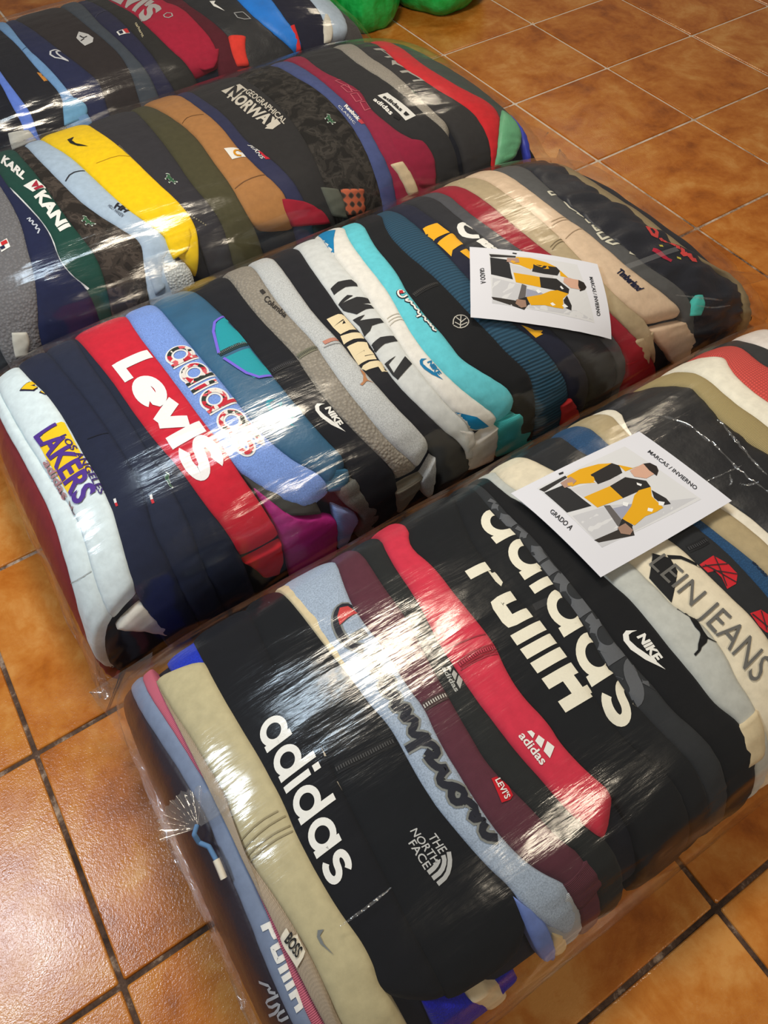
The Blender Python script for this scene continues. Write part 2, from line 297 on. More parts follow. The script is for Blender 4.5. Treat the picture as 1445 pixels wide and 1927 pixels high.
GARMENTS = [
    ('A','A_end','jacket','jacket','dark plum shiny jacket lying against the left end of the front bale',(38,30,42),'nylon',[(0.006,0.95),(0.006,0.804),(0.006,0.6288),(0.006,0.5329),(0.006,0.442),(0.006,0.3762),(0.006,0.326),(0.006,0.163),(0.006,0.03)],[(0.124,0.95),(0.124,0.753),(0.1378,0.6443),(0.1459,0.5577),(0.1467,0.5091),(0.1438,0.4842),(0.1419,0.4194),(0.1379,0.3702),(0.1359,0.3321),(0.1345,0.3001),(0.1345,0.1501),(0.1345,0.03)],{}),
    ('A','A_slate','sweatshirt','sweatshirt','slate blue sweatshirt with white block lettering at the left of the front bale',(122,135,160),'cotton',[(0.124,0.95),(0.124,0.753),(0.1378,0.6443),(0.1459,0.5577),(0.1467,0.5091),(0.1438,0.4842),(0.1419,0.4194),(0.1379,0.3702),(0.1359,0.3321),(0.1345,0.3001),(0.1345,0.1501),(0.1345,0.03)],[(0.1445,0.95),(0.1445,0.7344),(0.1529,0.6404),(0.1571,0.5648),(0.1634,0.5236),(0.1584,0.4619),(0.1559,0.4019),(0.153,0.3552),(0.1503,0.3237),(0.1475,0.2881),(0.1475,0.1441),(0.1475,0.03)],{}),
    ('A','A_pink','sweater','sweater','dusty pink ribbed sweater squeezed beside the slate blue sweatshirt',(205,105,125),'rib',[(0.1445,0.95),(0.1445,0.7344),(0.1529,0.6404),(0.1571,0.5648),(0.1634,0.5236),(0.1584,0.4619),(0.1559,0.4019),(0.153,0.3552),(0.1503,0.3237),(0.1475,0.2881),(0.1475,0.1441),(0.1475,0.03)],[(0.1556,0.95),(0.1556,0.7552),(0.1588,0.662),(0.1633,0.5915),(0.1651,0.5262),(0.1595,0.4625),(0.1577,0.4022),(0.156,0.3541),(0.156,0.3187),(0.1554,0.2793),(0.1554,0.1397),(0.1554,0.03)],{}),
    ('A','A_knit','sweater','sweater','beige seed-stitch knit sweater with a small white woven label',(190,172,150),'knit',[(0.1656,0.5236),(0.1598,0.4634),(0.1574,0.4169),(0.1576,0.3812),(0.1574,0.3491),(0.1574,0.317),(0.1562,0.2783),(0.1562,0.1392),(0.1562,0.03)],[(0.1558,0.7589),(0.1598,0.6622),(0.1643,0.5917),(0.1665,0.528),(0.1637,0.5096),(0.1603,0.4648),(0.163,0.4321),(0.1663,0.3922),(0.1677,0.3482),(0.1671,0.3092),(0.1644,0.2681),(0.1644,0.134),(0.1644,0.03)],{'lift': 0.004,'fe': 1}),
    ('A','A_khaki','sweatshirt','sweatshirt','khaki beige sweatshirt with folded seams near the left of the front bale',(188,176,138),'cotton',[(0.1558,0.7589),(0.1598,0.6622),(0.1643,0.5917),(0.1665,0.528),(0.1637,0.5096),(0.1603,0.4648),(0.163,0.4321),(0.1663,0.3922),(0.1677,0.3482),(0.1671,0.3092),(0.1644,0.2681),(0.1644,0.134),(0.1644,0.03)],[(0.194,0.7262),(0.1938,0.6443),(0.1949,0.5824),(0.196,0.5392),(0.1957,0.4832),(0.1934,0.4493),(0.193,0.4042),(0.1939,0.3596),(0.1971,0.3229),(0.1966,0.2933),(0.1938,0.2757),(0.1956,0.2512),(0.1956,0.1256),(0.1956,0.03)],{'lift': 0.003,'fe': 1}),
    ('A','A_blue','sweatshirt','sweatshirt','royal blue garment showing behind the khaki sweatshirt top',(22,52,190),'fleece',[(0.1674,0.95),(0.1674,0.815),(0.1704,0.7313),(0.1713,0.6798)],[(0.2158,0.95),(0.2158,0.7605),(0.2121,0.6989),(0.2014,0.6444)],{'lift': -0.012,'ne': 1}),
    ('A','A_adi','sweatshirt','sweatshirt','black sweatshirt with big white lowercase lettering next to the khaki one',(16,18,24),'cotton',[(0.194,0.95),(0.194,0.7262),(0.1938,0.6443),(0.1949,0.5824),(0.196,0.5392),(0.1957,0.4832),(0.1934,0.4493),(0.193,0.4042),(0.1939,0.3596),(0.1971,0.3229),(0.1966,0.2933),(0.1938,0.2757),(0.1956,0.2512),(0.1956,0.2409)],[(0.241,0.95),(0.241,0.7529),(0.233,0.6241),(0.2329,0.5619),(0.2341,0.5151),(0.2306,0.4629),(0.2283,0.4002),(0.2263,0.3413),(0.2247,0.2827),(0.225,0.2018),(0.222,0.1849)],{'ne': 1}),
    ('A','A_tnf','fleece_jacket','jacket','black zip jacket with silver three-line embroidered emblem in the front bale',(15,18,23),'cotton',[(0.241,0.95),(0.241,0.7529),(0.233,0.6241),(0.2329,0.5619),(0.2341,0.5151),(0.2306,0.4629),(0.2283,0.4002),(0.2263,0.3413),(0.2247,0.2827),(0.225,0.2018),(0.2254,0.1761)],[(0.2695,0.95),(0.2695,0.7428),(0.2707,0.6487),(0.2721,0.5944),(0.2735,0.5605),(0.274,0.5255),(0.2771,0.489),(0.2756,0.458),(0.2737,0.4024),(0.2762,0.3599),(0.2819,0.3052),(0.289,0.2667),(0.2888,0.2267),(0.2658,0.1665)],{'ne': 1}),
    ('A','A_cream','shirt','shirt','thin cream garment edge beside the heather grey script sweatshirt',(214,196,158),'cotton',[(0.2695,0.95),(0.2695,0.7428),(0.2707,0.6487),(0.2721,0.5944),(0.2735,0.5605)],[(0.2777,0.95),(0.2777,0.7327),(0.2773,0.6709),(0.2762,0.6125),(0.2753,0.5633)],{'lift': 0.006,'ne': 1}),
    ('A','A_champ','sweatshirt','sweatshirt','heather grey sweatshirt with long dark script embroidery',(158,172,190),'heather',[(0.2695,0.95),(0.2695,0.7428),(0.2707,0.6487),(0.2721,0.5944),(0.2735,0.5605),(0.274,0.5255),(0.2771,0.489),(0.2756,0.458),(0.2737,0.4024),(0.2762,0.3599),(0.2819,0.3052),(0.289,0.2667),(0.2888,0.2267),(0.2889,0.2217)],[(0.3214,0.95),(0.3214,0.7818),(0.3041,0.6678),(0.3024,0.6269),(0.3034,0.579),(0.3015,0.5122),(0.303,0.4848),(0.2987,0.4483),(0.2972,0.3941),(0.2971,0.3358),(0.3025,0.2895),(0.3111,0.2574),(0.3232,0.2245),(0.3147,0.1003)],{'ne': 1}),
    ('A','A_maroon','sweatshirt','sweatshirt','dark maroon zip sweatshirt with a small red fabric tab',(88,44,56),'cotton',[(0.3214,0.95),(0.3214,0.7818),(0.3041,0.6678),(0.3024,0.6269),(0.3034,0.579),(0.3015,0.5122),(0.303,0.4848),(0.2987,0.4483),(0.2972,0.3941),(0.2971,0.3358),(0.3025,0.2895),(0.3111,0.2574),(0.3232,0.2245),(0.3232,0.1122),(0.3232,0.03)],[(0.3387,0.95),(0.3387,0.7612),(0.3305,0.6627),(0.3299,0.6056),(0.3243,0.5405),(0.3203,0.4829),(0.3178,0.4362),(0.3158,0.3918),(0.3204,0.3548),(0.3248,0.3221),(0.3302,0.278),(0.3385,0.2482),(0.3385,0.1241),(0.3385,0.03)],{}),
    ('A','A_char','jacket','jacket','charcoal jacket with small silver emblem between maroon and coral garments',(34,36,36),'cotton',[(0.3387,0.95),(0.3387,0.7612),(0.3305,0.6627),(0.3299,0.6056),(0.3243,0.5405),(0.3203,0.4829),(0.3178,0.4362),(0.3158,0.3918),(0.3204,0.3548),(0.3248,0.3221),(0.3302,0.278),(0.3385,0.2482),(0.3385,0.1241),(0.3385,0.03)],[(0.3614,0.95),(0.3614,0.7729),(0.3481,0.6882),(0.344,0.609),(0.3375,0.5469),(0.336,0.5017),(0.3351,0.4586),(0.3359,0.4218),(0.3366,0.3846),(0.3401,0.345),(0.3434,0.3032),(0.3504,0.2665),(0.3595,0.233),(0.3595,0.1165),(0.3595,0.03)],{}),
    ('A','A_coral','sweatshirt','sweatshirt','coral red zip sweatshirt with small white three-bar emblem',(205,50,72),'cotton',[(0.3614,0.95),(0.3614,0.7729),(0.3481,0.6882),(0.344,0.609),(0.3375,0.5469),(0.336,0.5017),(0.3351,0.4586),(0.3359,0.4218),(0.3366,0.3846),(0.3401,0.345),(0.3434,0.3032),(0.3504,0.2665),(0.3595,0.233)],[(0.3836,0.95),(0.3836,0.7455),(0.3664,0.6946),(0.3704,0.6438),(0.3683,0.582),(0.3685,0.5182),(0.3673,0.4959),(0.3629,0.4699),(0.3611,0.4314),(0.3648,0.3922),(0.3633,0.3606),(0.369,0.3157),(0.3787,0.275)],{'lift': 0.005,'ne': 1}),
    ('A','A_puma','hoodie','hoodie','black hoodie with cream block capitals beside the coral sweatshirt',(20,22,25),'cotton',[(0.3836,0.95),(0.3836,0.7455),(0.3664,0.6946),(0.3704,0.6438),(0.3683,0.582),(0.3685,0.5182),(0.3673,0.4959),(0.3629,0.4699),(0.3611,0.4314),(0.3648,0.3922),(0.3633,0.3606),(0.369,0.3157),(0.3787,0.275),(0.3787,0.1375),(0.3787,0.03)],[(0.4421,0.95),(0.4421,0.8025),(0.4069,0.6539),(0.4043,0.6027),(0.4042,0.5653),(0.4038,0.5218),(0.4071,0.4931),(0.4061,0.456),(0.4046,0.4066),(0.4016,0.3783),(0.401,0.3385),(0.4051,0.3073),(0.4194,0.2508),(0.4194,0.1254),(0.4194,0.03)],{}),
    ('A','A_adi2','hoodie','hoodie','black zip hoodie with large cream lowercase letters in the front bale',(22,24,27),'cotton',[(0.4421,0.95),(0.4421,0.8025),(0.4069,0.6539),(0.4043,0.6027),(0.4042,0.5653),(0.4038,0.5218),(0.4071,0.4931),(0.4061,0.456),(0.4046,0.4066),(0.4016,0.3783),(0.401,0.3385),(0.4051,0.3073),(0.4194,0.2508),(0.4194,0.1254),(0.4194,0.03)],[(0.4549,0.95),(0.4549,0.8025),(0.4367,0.6643),(0.4392,0.6208),(0.4338,0.5513),(0.4319,0.5184),(0.432,0.4874),(0.4291,0.451),(0.4237,0.417),(0.4239,0.3878),(0.4221,0.3612),(0.4255,0.3219),(0.431,0.2837),(0.4374,0.2425),(0.4374,0.1212),(0.4374,0.03)],{}),
    ('A','A_gadi','sweatshirt','sweatshirt','charcoal sweatshirt with tone-on-tone grey letters beside the black zip hoodie',(46,48,51),'cotton',[(0.4549,0.95),(0.4549,0.8025),(0.4367,0.6643),(0.4392,0.6208),(0.4338,0.5513),(0.4319,0.5184),(0.432,0.4874),(0.4291,0.451),(0.4237,0.417),(0.4239,0.3878),(0.4221,0.3612),(0.4255,0.3219),(0.431,0.2837),(0.4374,0.2425),(0.4374,0.1212),(0.4374,0.03)],[(0.461,0.95),(0.461,0.7923),(0.4451,0.6597),(0.4475,0.6096),(0.4436,0.5433),(0.4428,0.5017),(0.442,0.4625),(0.4395,0.4265),(0.4395,0.3902),(0.4419,0.3533),(0.4427,0.3195),(0.4497,0.2843),(0.4554,0.2467),(0.4554,0.1234),(0.4554,0.03)],{}),
    ('A','A_nike','sweatshirt','sweatshirt','black sweatshirt with small white tick emblem beneath the nearer paper sheet',(16,17,20),'cotton',[(0.461,0.95),(0.461,0.7923),(0.4451,0.6597),(0.4475,0.6096),(0.4436,0.5433),(0.4428,0.5017),(0.442,0.4625),(0.4395,0.4265),(0.4395,0.3902),(0.4419,0.3533),(0.4427,0.3195),(0.4497,0.2843),(0.4554,0.2467),(0.4554,0.1234),(0.4554,0.03)],[(0.4735,0.95),(0.4735,0.8056),(0.4578,0.6948),(0.4639,0.6546),(0.4643,0.5664),(0.4675,0.4917),(0.4707,0.4589),(0.4695,0.4045),(0.4695,0.3684),(0.4709,0.3326),(0.4714,0.2959),(0.4835,0.2572),(0.4835,0.1286),(0.4835,0.03)],{}),
    ('A','A_lgrey','sweatshirt','sweatshirt','pale grey sweatshirt with a small black leaping cat',(188,190,184),'cotton',[(0.4735,0.95),(0.4735,0.8056),(0.4578,0.6948),(0.4639,0.6546),(0.4643,0.5664),(0.4675,0.4917),(0.4707,0.4589),(0.4695,0.4045),(0.4695,0.3684),(0.4709,0.3326),(0.4714,0.2959),(0.4835,0.2572),(0.4835,0.1286),(0.4835,0.03)],[(0.4864,0.95),(0.4864,0.8056),(0.4694,0.7281),(0.4678,0.6773),(0.4822,0.5926),(0.487,0.5283),(0.492,0.4891),(0.4915,0.4663),(0.4933,0.447),(0.4927,0.4255),(0.4951,0.4125),(0.5002,0.3881),(0.5016,0.3702),(0.5007,0.3545),(0.4999,0.3313),(0.4965,0.3078),(0.4978,0.2728),(0.4978,0.1364),(0.4978,0.03)],{}),
    ('A','A_ck','sweatshirt','sweatshirt','cream sweatshirt with grey capital lettering and a black print',(228,216,190),'cotton',[(0.4864,0.95),(0.4864,0.8056),(0.4694,0.7281),(0.4678,0.6773),(0.4822,0.5926),(0.487,0.5283),(0.492,0.4891),(0.4915,0.4663),(0.4933,0.447),(0.4927,0.4255),(0.4951,0.4125),(0.5002,0.3881),(0.5016,0.3702),(0.5007,0.3545),(0.4999,0.3313),(0.4965,0.3078),(0.4978,0.2728),(0.4978,0.1364),(0.4978,0.03)],[(0.5122,0.95),(0.5122,0.8025),(0.5035,0.7172),(0.5063,0.6685),(0.5108,0.5959),(0.5215,0.5433),(0.5308,0.483),(0.5314,0.4431),(0.5325,0.3978),(0.5352,0.3628),(0.5355,0.3264),(0.5355,0.1632),(0.5355,0.03)],{}),
    ('A','A_red','jacket','jacket','charcoal jacket with red triangle mesh print',(38,39,41),'cotton',[(0.5122,0.95),(0.5122,0.8025),(0.5035,0.7172),(0.5063,0.6685),(0.5108,0.5959),(0.5215,0.5433),(0.5308,0.483),(0.5314,0.4431),(0.5325,0.3978),(0.5352,0.3628),(0.5355,0.3264),(0.5355,0.1632),(0.5355,0.03)],[(0.5565,0.95),(0.5565,0.8025),(0.5361,0.7013),(0.5401,0.6583),(0.5431,0.5837),(0.5516,0.5174),(0.5554,0.467),(0.5569,0.4223),(0.5568,0.3908),(0.5569,0.3666),(0.5569,0.1833),(0.5569,0.03)],{}),
    ('A','A_bfl','fleece_jacket','fleece','steel blue fleece behind the nearer paper sheet',(38,78,118),'fleece',[(0.5565,0.95),(0.5565,0.8025),(0.5361,0.7013),(0.5401,0.6583),(0.5431,0.5837),(0.5516,0.5174),(0.5554,0.467),(0.5569,0.4223),(0.5568,0.3908),(0.5569,0.3666),(0.5569,0.1833),(0.5569,0.03)],[(0.5743,0.95),(0.5743,0.7706),(0.5578,0.6667),(0.5575,0.5893),(0.5603,0.523),(0.5629,0.4772),(0.5675,0.4271),(0.5703,0.39),(0.5703,0.195),(0.5703,0.03)],{}),
    ('A','A_tan','sweatshirt','sweatshirt','tan sweatshirt beside the blue fleece at the front bale',(176,158,122),'cotton',[(0.5743,0.95),(0.5743,0.7706),(0.5578,0.6667),(0.5575,0.5893),(0.5603,0.523),(0.5629,0.4772),(0.5675,0.4271),(0.5703,0.39),(0.5703,0.195),(0.5703,0.03)],[(0.6,0.95),(0.6,0.7578),(0.583,0.688),(0.5805,0.652),(0.5735,0.5871),(0.5741,0.5371),(0.5841,0.4862),(0.5872,0.4382),(0.5881,0.4198),(0.5881,0.2099),(0.5881,0.03)],{}),
    ('A','A_white','sweatshirt','sweatshirt','white sweatshirt edge beside the shiny black padded jacket',(232,224,206),'cotton',[(0.6,0.95),(0.6,0.7578),(0.583,0.688),(0.5805,0.652),(0.5735,0.5871),(0.5741,0.5371),(0.5841,0.4862),(0.5872,0.4382),(0.5881,0.4198),(0.5881,0.2099),(0.5881,0.03)],[(0.6114,0.95),(0.6114,0.7524),(0.5819,0.6729),(0.5777,0.6236),(0.5806,0.5719),(0.5868,0.5272),(0.5932,0.4839),(0.5971,0.4347),(0.5971,0.2173),(0.5971,0.03)],{}),
    ('A','A_puff','padded_jacket','jacket','shiny black padded jacket under torn film at the right',(26,26,29),'nylon',[(0.6114,0.95),(0.6114,0.7524),(0.5819,0.6729),(0.5777,0.6236),(0.5806,0.5719),(0.5868,0.5272),(0.5932,0.4839),(0.5971,0.4347),(0.5971,0.2173),(0.5971,0.03)],[(0.6585,0.95),(0.6585,0.7515),(0.6652,0.7247),(0.6692,0.6913),(0.6564,0.6336),(0.6498,0.5764),(0.6533,0.5246),(0.6533,0.2623),(0.6533,0.03)],{'wr': 2.2}),
    ('A','A_tan2','sweatshirt','sweatshirt','olive tan sweatshirt right of the shiny black padded jacket',(172,154,108),'rib',[(0.6585,0.95),(0.6585,0.7515),(0.6652,0.7247),(0.6692,0.6913),(0.6564,0.6336),(0.6498,0.5764),(0.6533,0.5246),(0.6533,0.2623),(0.6533,0.03)],[(0.6932,0.95),(0.6932,0.7529),(0.6884,0.7027),(0.6763,0.6273),(0.6768,0.561),(0.6768,0.2805),(0.6768,0.03)],{}),
    ('A','A_white2','sweatshirt','sweatshirt','ivory white sweatshirt beside the coral knit sweater',(236,230,212),'cotton',[(0.6932,0.95),(0.6932,0.7529),(0.6884,0.7027),(0.6763,0.6273),(0.6768,0.561),(0.6768,0.2805),(0.6768,0.03)],[(0.7278,0.95),(0.7278,0.7579),(0.7298,0.7227),(0.7112,0.6846),(0.7015,0.6375),(0.6997,0.5957),(0.6997,0.2979),(0.6997,0.03)],{}),
    ('A','A_coralk','sweater','sweater','coral pink ribbed knit sweater at the right edge',(222,88,80),'knit',[(0.7278,0.95),(0.7278,0.7579),(0.7298,0.7227),(0.7112,0.6846),(0.7015,0.6375),(0.6997,0.5957),(0.6997,0.2979),(0.6997,0.03)],[(0.7568,0.95),(0.7568,0.7881),(0.7594,0.7409),(0.7417,0.6818),(0.7375,0.6505),(0.7375,0.3252),(0.7375,0.03)],{}),
    ('A','A_blk3','sweatshirt','sweatshirt','dark grey sweatshirt beyond the coral knit sweater',(52,52,52),'cotton',[(0.7568,0.95),(0.7568,0.7881),(0.7594,0.7409),(0.7417,0.6818),(0.7375,0.6505),(0.7375,0.3252),(0.7375,0.03)],[(0.7883,0.95),(0.7883,0.7931),(0.7695,0.7409),(0.7638,0.6861),(0.7638,0.3431),(0.7638,0.03)],{}),
    ('A','A_wht3','sweatshirt','sweatshirt','off-white garment at the far right tip of the front bale',(232,222,214),'cotton',[(0.7883,0.95),(0.7883,0.7931),(0.7695,0.7409),(0.7638,0.6861),(0.7638,0.3431),(0.7638,0.03)],[(0.8369,0.95),(0.8369,0.7774),(0.789,0.6872),(0.7806,0.6517),(0.7806,0.3258),(0.7806,0.03)],{}),
    ('B','B_red0','sweatshirt','sweatshirt','dark red garment on the left end of the second bale',(128,38,44),'cotton',[(0.006,0.95),(0.006,0.6395),(0.006,0.5233),(0.006,0.4003),(0.006,0.2938),(0.006,0.2346),(0.006,0.1787),(0.006,0.0893),(0.006,0.03)],[(0.1269,0.95),(0.1269,0.621),(0.1311,0.5327),(0.1322,0.4855),(0.1348,0.3838),(0.1254,0.3125),(0.1064,0.2446),(0.0631,0.219),(0.0072,0.1881),(0.0072,0.094),(0.0072,0.03)],{}),
    ('B','B_white','sweatshirt','sweatshirt','plain white sweatshirt at the left end of the second bale',(214,226,228),'cotton',[(0.1269,0.95),(0.1269,0.621),(0.1311,0.5327),(0.1322,0.4855),(0.1348,0.3838),(0.1254,0.3125),(0.1064,0.2446),(0.0631,0.219),(0.0072,0.1881)],[(0.1395,0.95),(0.1395,0.6611),(0.1449,0.5181),(0.1504,0.4264),(0.1554,0.3505),(0.1512,0.3032),(0.1415,0.2366),(0.1397,0.1949),(0.1358,0.1663)],{'ne': 1}),
    ('B','B_lak','sweatshirt','sweatshirt','white sweatshirt with purple and yellow basketball print',(216,228,230),'cotton',[(0.1395,0.95),(0.1395,0.6611),(0.1449,0.5181),(0.1504,0.4264),(0.1554,0.3505),(0.1512,0.3032),(0.1415,0.2366),(0.1397,0.1949),(0.1358,0.1663)],[(0.1674,0.95),(0.1674,0.7618),(0.1723,0.6631),(0.1806,0.5942),(0.184,0.5156),(0.1837,0.4345),(0.1859,0.3805),(0.1834,0.332),(0.1834,0.3194),(0.1767,0.2656),(0.1711,0.218),(0.1685,0.1793)],{'ne': 1}),
    ('B','B_navy1','sweatshirt','sweatshirt','navy sweatshirt with tiny flag touching the white printed one',(30,36,58),'cotton',[(0.1674,0.95),(0.1674,0.7618),(0.1723,0.6631),(0.1806,0.5942),(0.184,0.5156),(0.1837,0.4345),(0.1859,0.3805),(0.1834,0.332),(0.1834,0.3194),(0.1767,0.2656),(0.1711,0.218),(0.1685,0.1793),(0.1685,0.0896),(0.1685,0.03)],[(0.1974,0.95),(0.1974,0.7586),(0.2033,0.6207),(0.2071,0.559),(0.2119,0.4511),(0.2133,0.3848),(0.2119,0.3235),(0.2034,0.2594),(0.2033,0.2096),(0.2007,0.159),(0.2007,0.0795),(0.2007,0.03)],{}),
    ('B','B_navy2','sweatshirt','sweatshirt','navy sweatshirt with tiny flag between two other navy garments',(34,40,60),'cotton',[(0.1974,0.95),(0.1974,0.7586),(0.2033,0.6207),(0.2071,0.559),(0.2119,0.4511),(0.2133,0.3848),(0.2119,0.3235),(0.2034,0.2594),(0.2033,0.2096),(0.2007,0.159),(0.2007,0.0795),(0.2007,0.03)],[(0.2275,0.95),(0.2275,0.7492),(0.2262,0.6195),(0.2291,0.5433),(0.2311,0.4399),(0.2311,0.3798),(0.2319,0.3279),(0.2325,0.2776),(0.2307,0.2298),(0.2256,0.1825),(0.2256,0.0913),(0.2256,0.03)],{}),
    ('B','B_navy3','sweatshirt','sweatshirt','dark navy sweatshirt with small green reptile patch beside the red one',(28,34,52),'cotton',[(0.2275,0.95),(0.2275,0.7492),(0.2262,0.6195),(0.2291,0.5433),(0.2311,0.4399),(0.2311,0.3798),(0.2319,0.3279),(0.2325,0.2776),(0.2307,0.2298),(0.2256,0.1825),(0.2256,0.0913),(0.2256,0.03)],[(0.2289,0.95),(0.2289,0.7492),(0.2313,0.6535),(0.2359,0.5521),(0.2372,0.4665),(0.2407,0.3894),(0.2464,0.3288),(0.2495,0.2638),(0.2549,0.2139),(0.2567,0.1721),(0.2557,0.1426),(0.2557,0.0713),(0.2557,0.03)],{}),
    ('B','B_levi','sweatshirt','sweatshirt','bright red sweatshirt with huge white lettering',(200,32,52),'cotton',[(0.2289,0.95),(0.2289,0.7492),(0.2313,0.6535),(0.2359,0.5521),(0.2372,0.4665),(0.2407,0.3894),(0.2464,0.3288),(0.2495,0.2638),(0.2549,0.2139),(0.2567,0.1721),(0.2557,0.1426)],[(0.2818,0.95),(0.2818,0.7492),(0.2779,0.6333),(0.2798,0.5425),(0.2813,0.463),(0.2829,0.3916),(0.2862,0.3318),(0.2861,0.2822),(0.2893,0.2331),(0.292,0.1834),(0.2957,0.1403)],{'lift': 0.004,'ne': 1}),
    ('B','B_char','sweatshirt','sweatshirt','charcoal cuff tucked under the periwinkle sweatshirt',(70,70,66),'cotton',[(0.2883,0.3032),(0.2895,0.2687),(0.2949,0.2222),(0.3078,0.18)],[(0.3174,0.2658),(0.3295,0.2174),(0.3361,0.1764),(0.3366,0.1484)],{'lift': -0.004,'ne': 1,'fe': 1}),
    ('B','B_mag','sweatshirt','sweatshirt','magenta garment sagging between the second and front bales',(168,30,120),'nylon',[(0.2912,0.2625),(0.2931,0.2193),(0.2962,0.1662),(0.2942,0.0907),(0.2946,0.016)],[(0.2969,0.2296),(0.3131,0.167),(0.3502,0.136),(0.3462,0.0711),(0.3383,0.005)],{'lift': -0.002,'fe': 1}),
    ('B','B_peri','sweatshirt','sweatshirt','periwinkle blue sweatshirt with floral lowercase letters',(120,150,214),'heather',[(0.2818,0.95),(0.2818,0.7492),(0.2779,0.6333),(0.2798,0.5425),(0.2813,0.463),(0.2829,0.3916),(0.2862,0.3318),(0.2869,0.29),(0.297,0.2478),(0.3106,0.2041),(0.3336,0.163)],[(0.3116,0.95),(0.3116,0.7163),(0.311,0.6109),(0.3131,0.5071),(0.316,0.4484),(0.3172,0.3892),(0.3196,0.3187),(0.332,0.258),(0.3433,0.2337),(0.3513,0.2026),(0.3506,0.1729)],{'lift': 0.004,'ne': 1}),
    ('B','B_wind','windbreaker','jacket','petrol blue windbreaker with teal panels and purple piping',(44,92,124),'nylon',[(0.3116,0.95),(0.3116,0.7163),(0.311,0.6109),(0.3131,0.5071),(0.316,0.4484),(0.3172,0.3892),(0.3196,0.3187),(0.332,0.258),(0.3433,0.2337),(0.3513,0.2026),(0.3506,0.1729)],[(0.3505,0.95),(0.3505,0.7492),(0.3542,0.6272),(0.3569,0.5387),(0.3569,0.462),(0.3576,0.4003),(0.3596,0.3376),(0.3642,0.2761),(0.3737,0.2258),(0.3743,0.2062)],{'lift': 0.003,'ne': 1}),
    ('B','B_bnike','jacket','jacket','black zip jacket with white tick emblem beside the taupe fleece',(24,25,31),'cotton',[(0.3505,0.95),(0.3505,0.7492),(0.3542,0.6272),(0.3569,0.5387),(0.3569,0.462),(0.3576,0.4003),(0.3596,0.3376),(0.3642,0.2761),(0.3737,0.2258),(0.3743,0.2062),(0.3743,0.1031),(0.3743,0.03)],[(0.392,0.95),(0.392,0.7492),(0.3823,0.594),(0.383,0.505),(0.3868,0.4339),(0.3846,0.3829),(0.3853,0.3174),(0.3918,0.2608),(0.4026,0.2093),(0.4138,0.163),(0.4128,0.1292),(0.4128,0.0646),(0.4128,0.03)],{}),
    ('B','B_col','fleece_jacket','fleece','taupe grey fleece with small dark lettering',(150,142,130),'sherpa',[(0.392,0.95),(0.392,0.7492),(0.3823,0.594),(0.383,0.505),(0.3868,0.4339),(0.3846,0.3829),(0.3853,0.3174),(0.3918,0.2608),(0.4026,0.2093),(0.4138,0.163),(0.4128,0.1292)],[(0.422,0.95),(0.422,0.7492),(0.4082,0.6041),(0.4061,0.5162),(0.4091,0.4432),(0.4065,0.3911),(0.4059,0.3303),(0.4096,0.2741),(0.4164,0.2201),(0.4294,0.1744),(0.4418,0.1275)],{'lift': 0.002,'ne': 1}),
    ('B','B_puma','sweatshirt','sweatshirt','heather light grey zip sweatshirt with a rose gold cat',(184,186,186),'heather',[(0.422,0.95),(0.422,0.7492),(0.4082,0.6041),(0.4061,0.5162),(0.4091,0.4432),(0.4065,0.3911),(0.4059,0.3303),(0.4096,0.2741),(0.4164,0.2201),(0.4294,0.1744),(0.4418,0.1275)],[(0.4449,0.95),(0.4449,0.7492),(0.4359,0.6394),(0.4291,0.5448),(0.4271,0.482),(0.4298,0.4194),(0.4291,0.3664),(0.4325,0.31),(0.4379,0.2589),(0.448,0.2116),(0.4579,0.1585)],{'lift': 0.003,'ne': 1}),
    ('B','B_nikec','sweatshirt','sweatshirt','black sweatshirt with cream capital letters in the second bale',(28,28,33),'cotton',[(0.4449,0.95),(0.4449,0.7492),(0.4359,0.6394),(0.4291,0.5448),(0.4271,0.482),(0.4298,0.4194),(0.4291,0.3664),(0.4325,0.31),(0.4379,0.2589),(0.448,0.2116),(0.4579,0.1585),(0.4579,0.0793),(0.4579,0.03)],[(0.4764,0.95),(0.4764,0.7492),(0.4615,0.6329),(0.454,0.5298),(0.4497,0.4624),(0.4523,0.401),(0.4484,0.3401),(0.4501,0.2883),(0.4585,0.2412),(0.4705,0.1919),(0.4887,0.1436),(0.4981,0.0712)],{}),
    ('B','B_niked','sweatshirt','sweatshirt','pale grey sweatshirt with tall black capital letters',(206,208,206),'cotton',[(0.4764,0.95),(0.4764,0.7492),(0.4615,0.6329),(0.454,0.5298),(0.4497,0.4624),(0.4523,0.401),(0.4484,0.3401),(0.4501,0.2883),(0.4585,0.2412),(0.4705,0.1919),(0.4887,0.1436),(0.4981,0.0712)],[(0.505,0.95),(0.505,0.7492),(0.4896,0.623),(0.4855,0.5338),(0.4804,0.4571),(0.4781,0.3931),(0.4741,0.3325),(0.4774,0.2744),(0.4835,0.2249),(0.4985,0.1772),(0.5027,0.1471)],{'ne': 1}),
    ('B','B_nikew','sweatshirt','sweatshirt','white and blue sweatshirt with a small blue tick emblem',(226,222,214),'cotton',[(0.505,0.95),(0.505,0.7492),(0.4896,0.623),(0.4855,0.5338),(0.4804,0.4571),(0.4781,0.3931),(0.4741,0.3325),(0.4774,0.2744),(0.4835,0.2249),(0.4985,0.1772),(0.5027,0.1471)],[(0.5379,0.95),(0.5379,0.7492),(0.5163,0.6569),(0.5074,0.5623),(0.5026,0.4773),(0.4955,0.4168),(0.4899,0.3601),(0.4915,0.2988),(0.5008,0.2446),(0.5169,0.1969),(0.5288,0.171),(0.5323,0.128)],{'lift': 0.003,'ne': 1}),
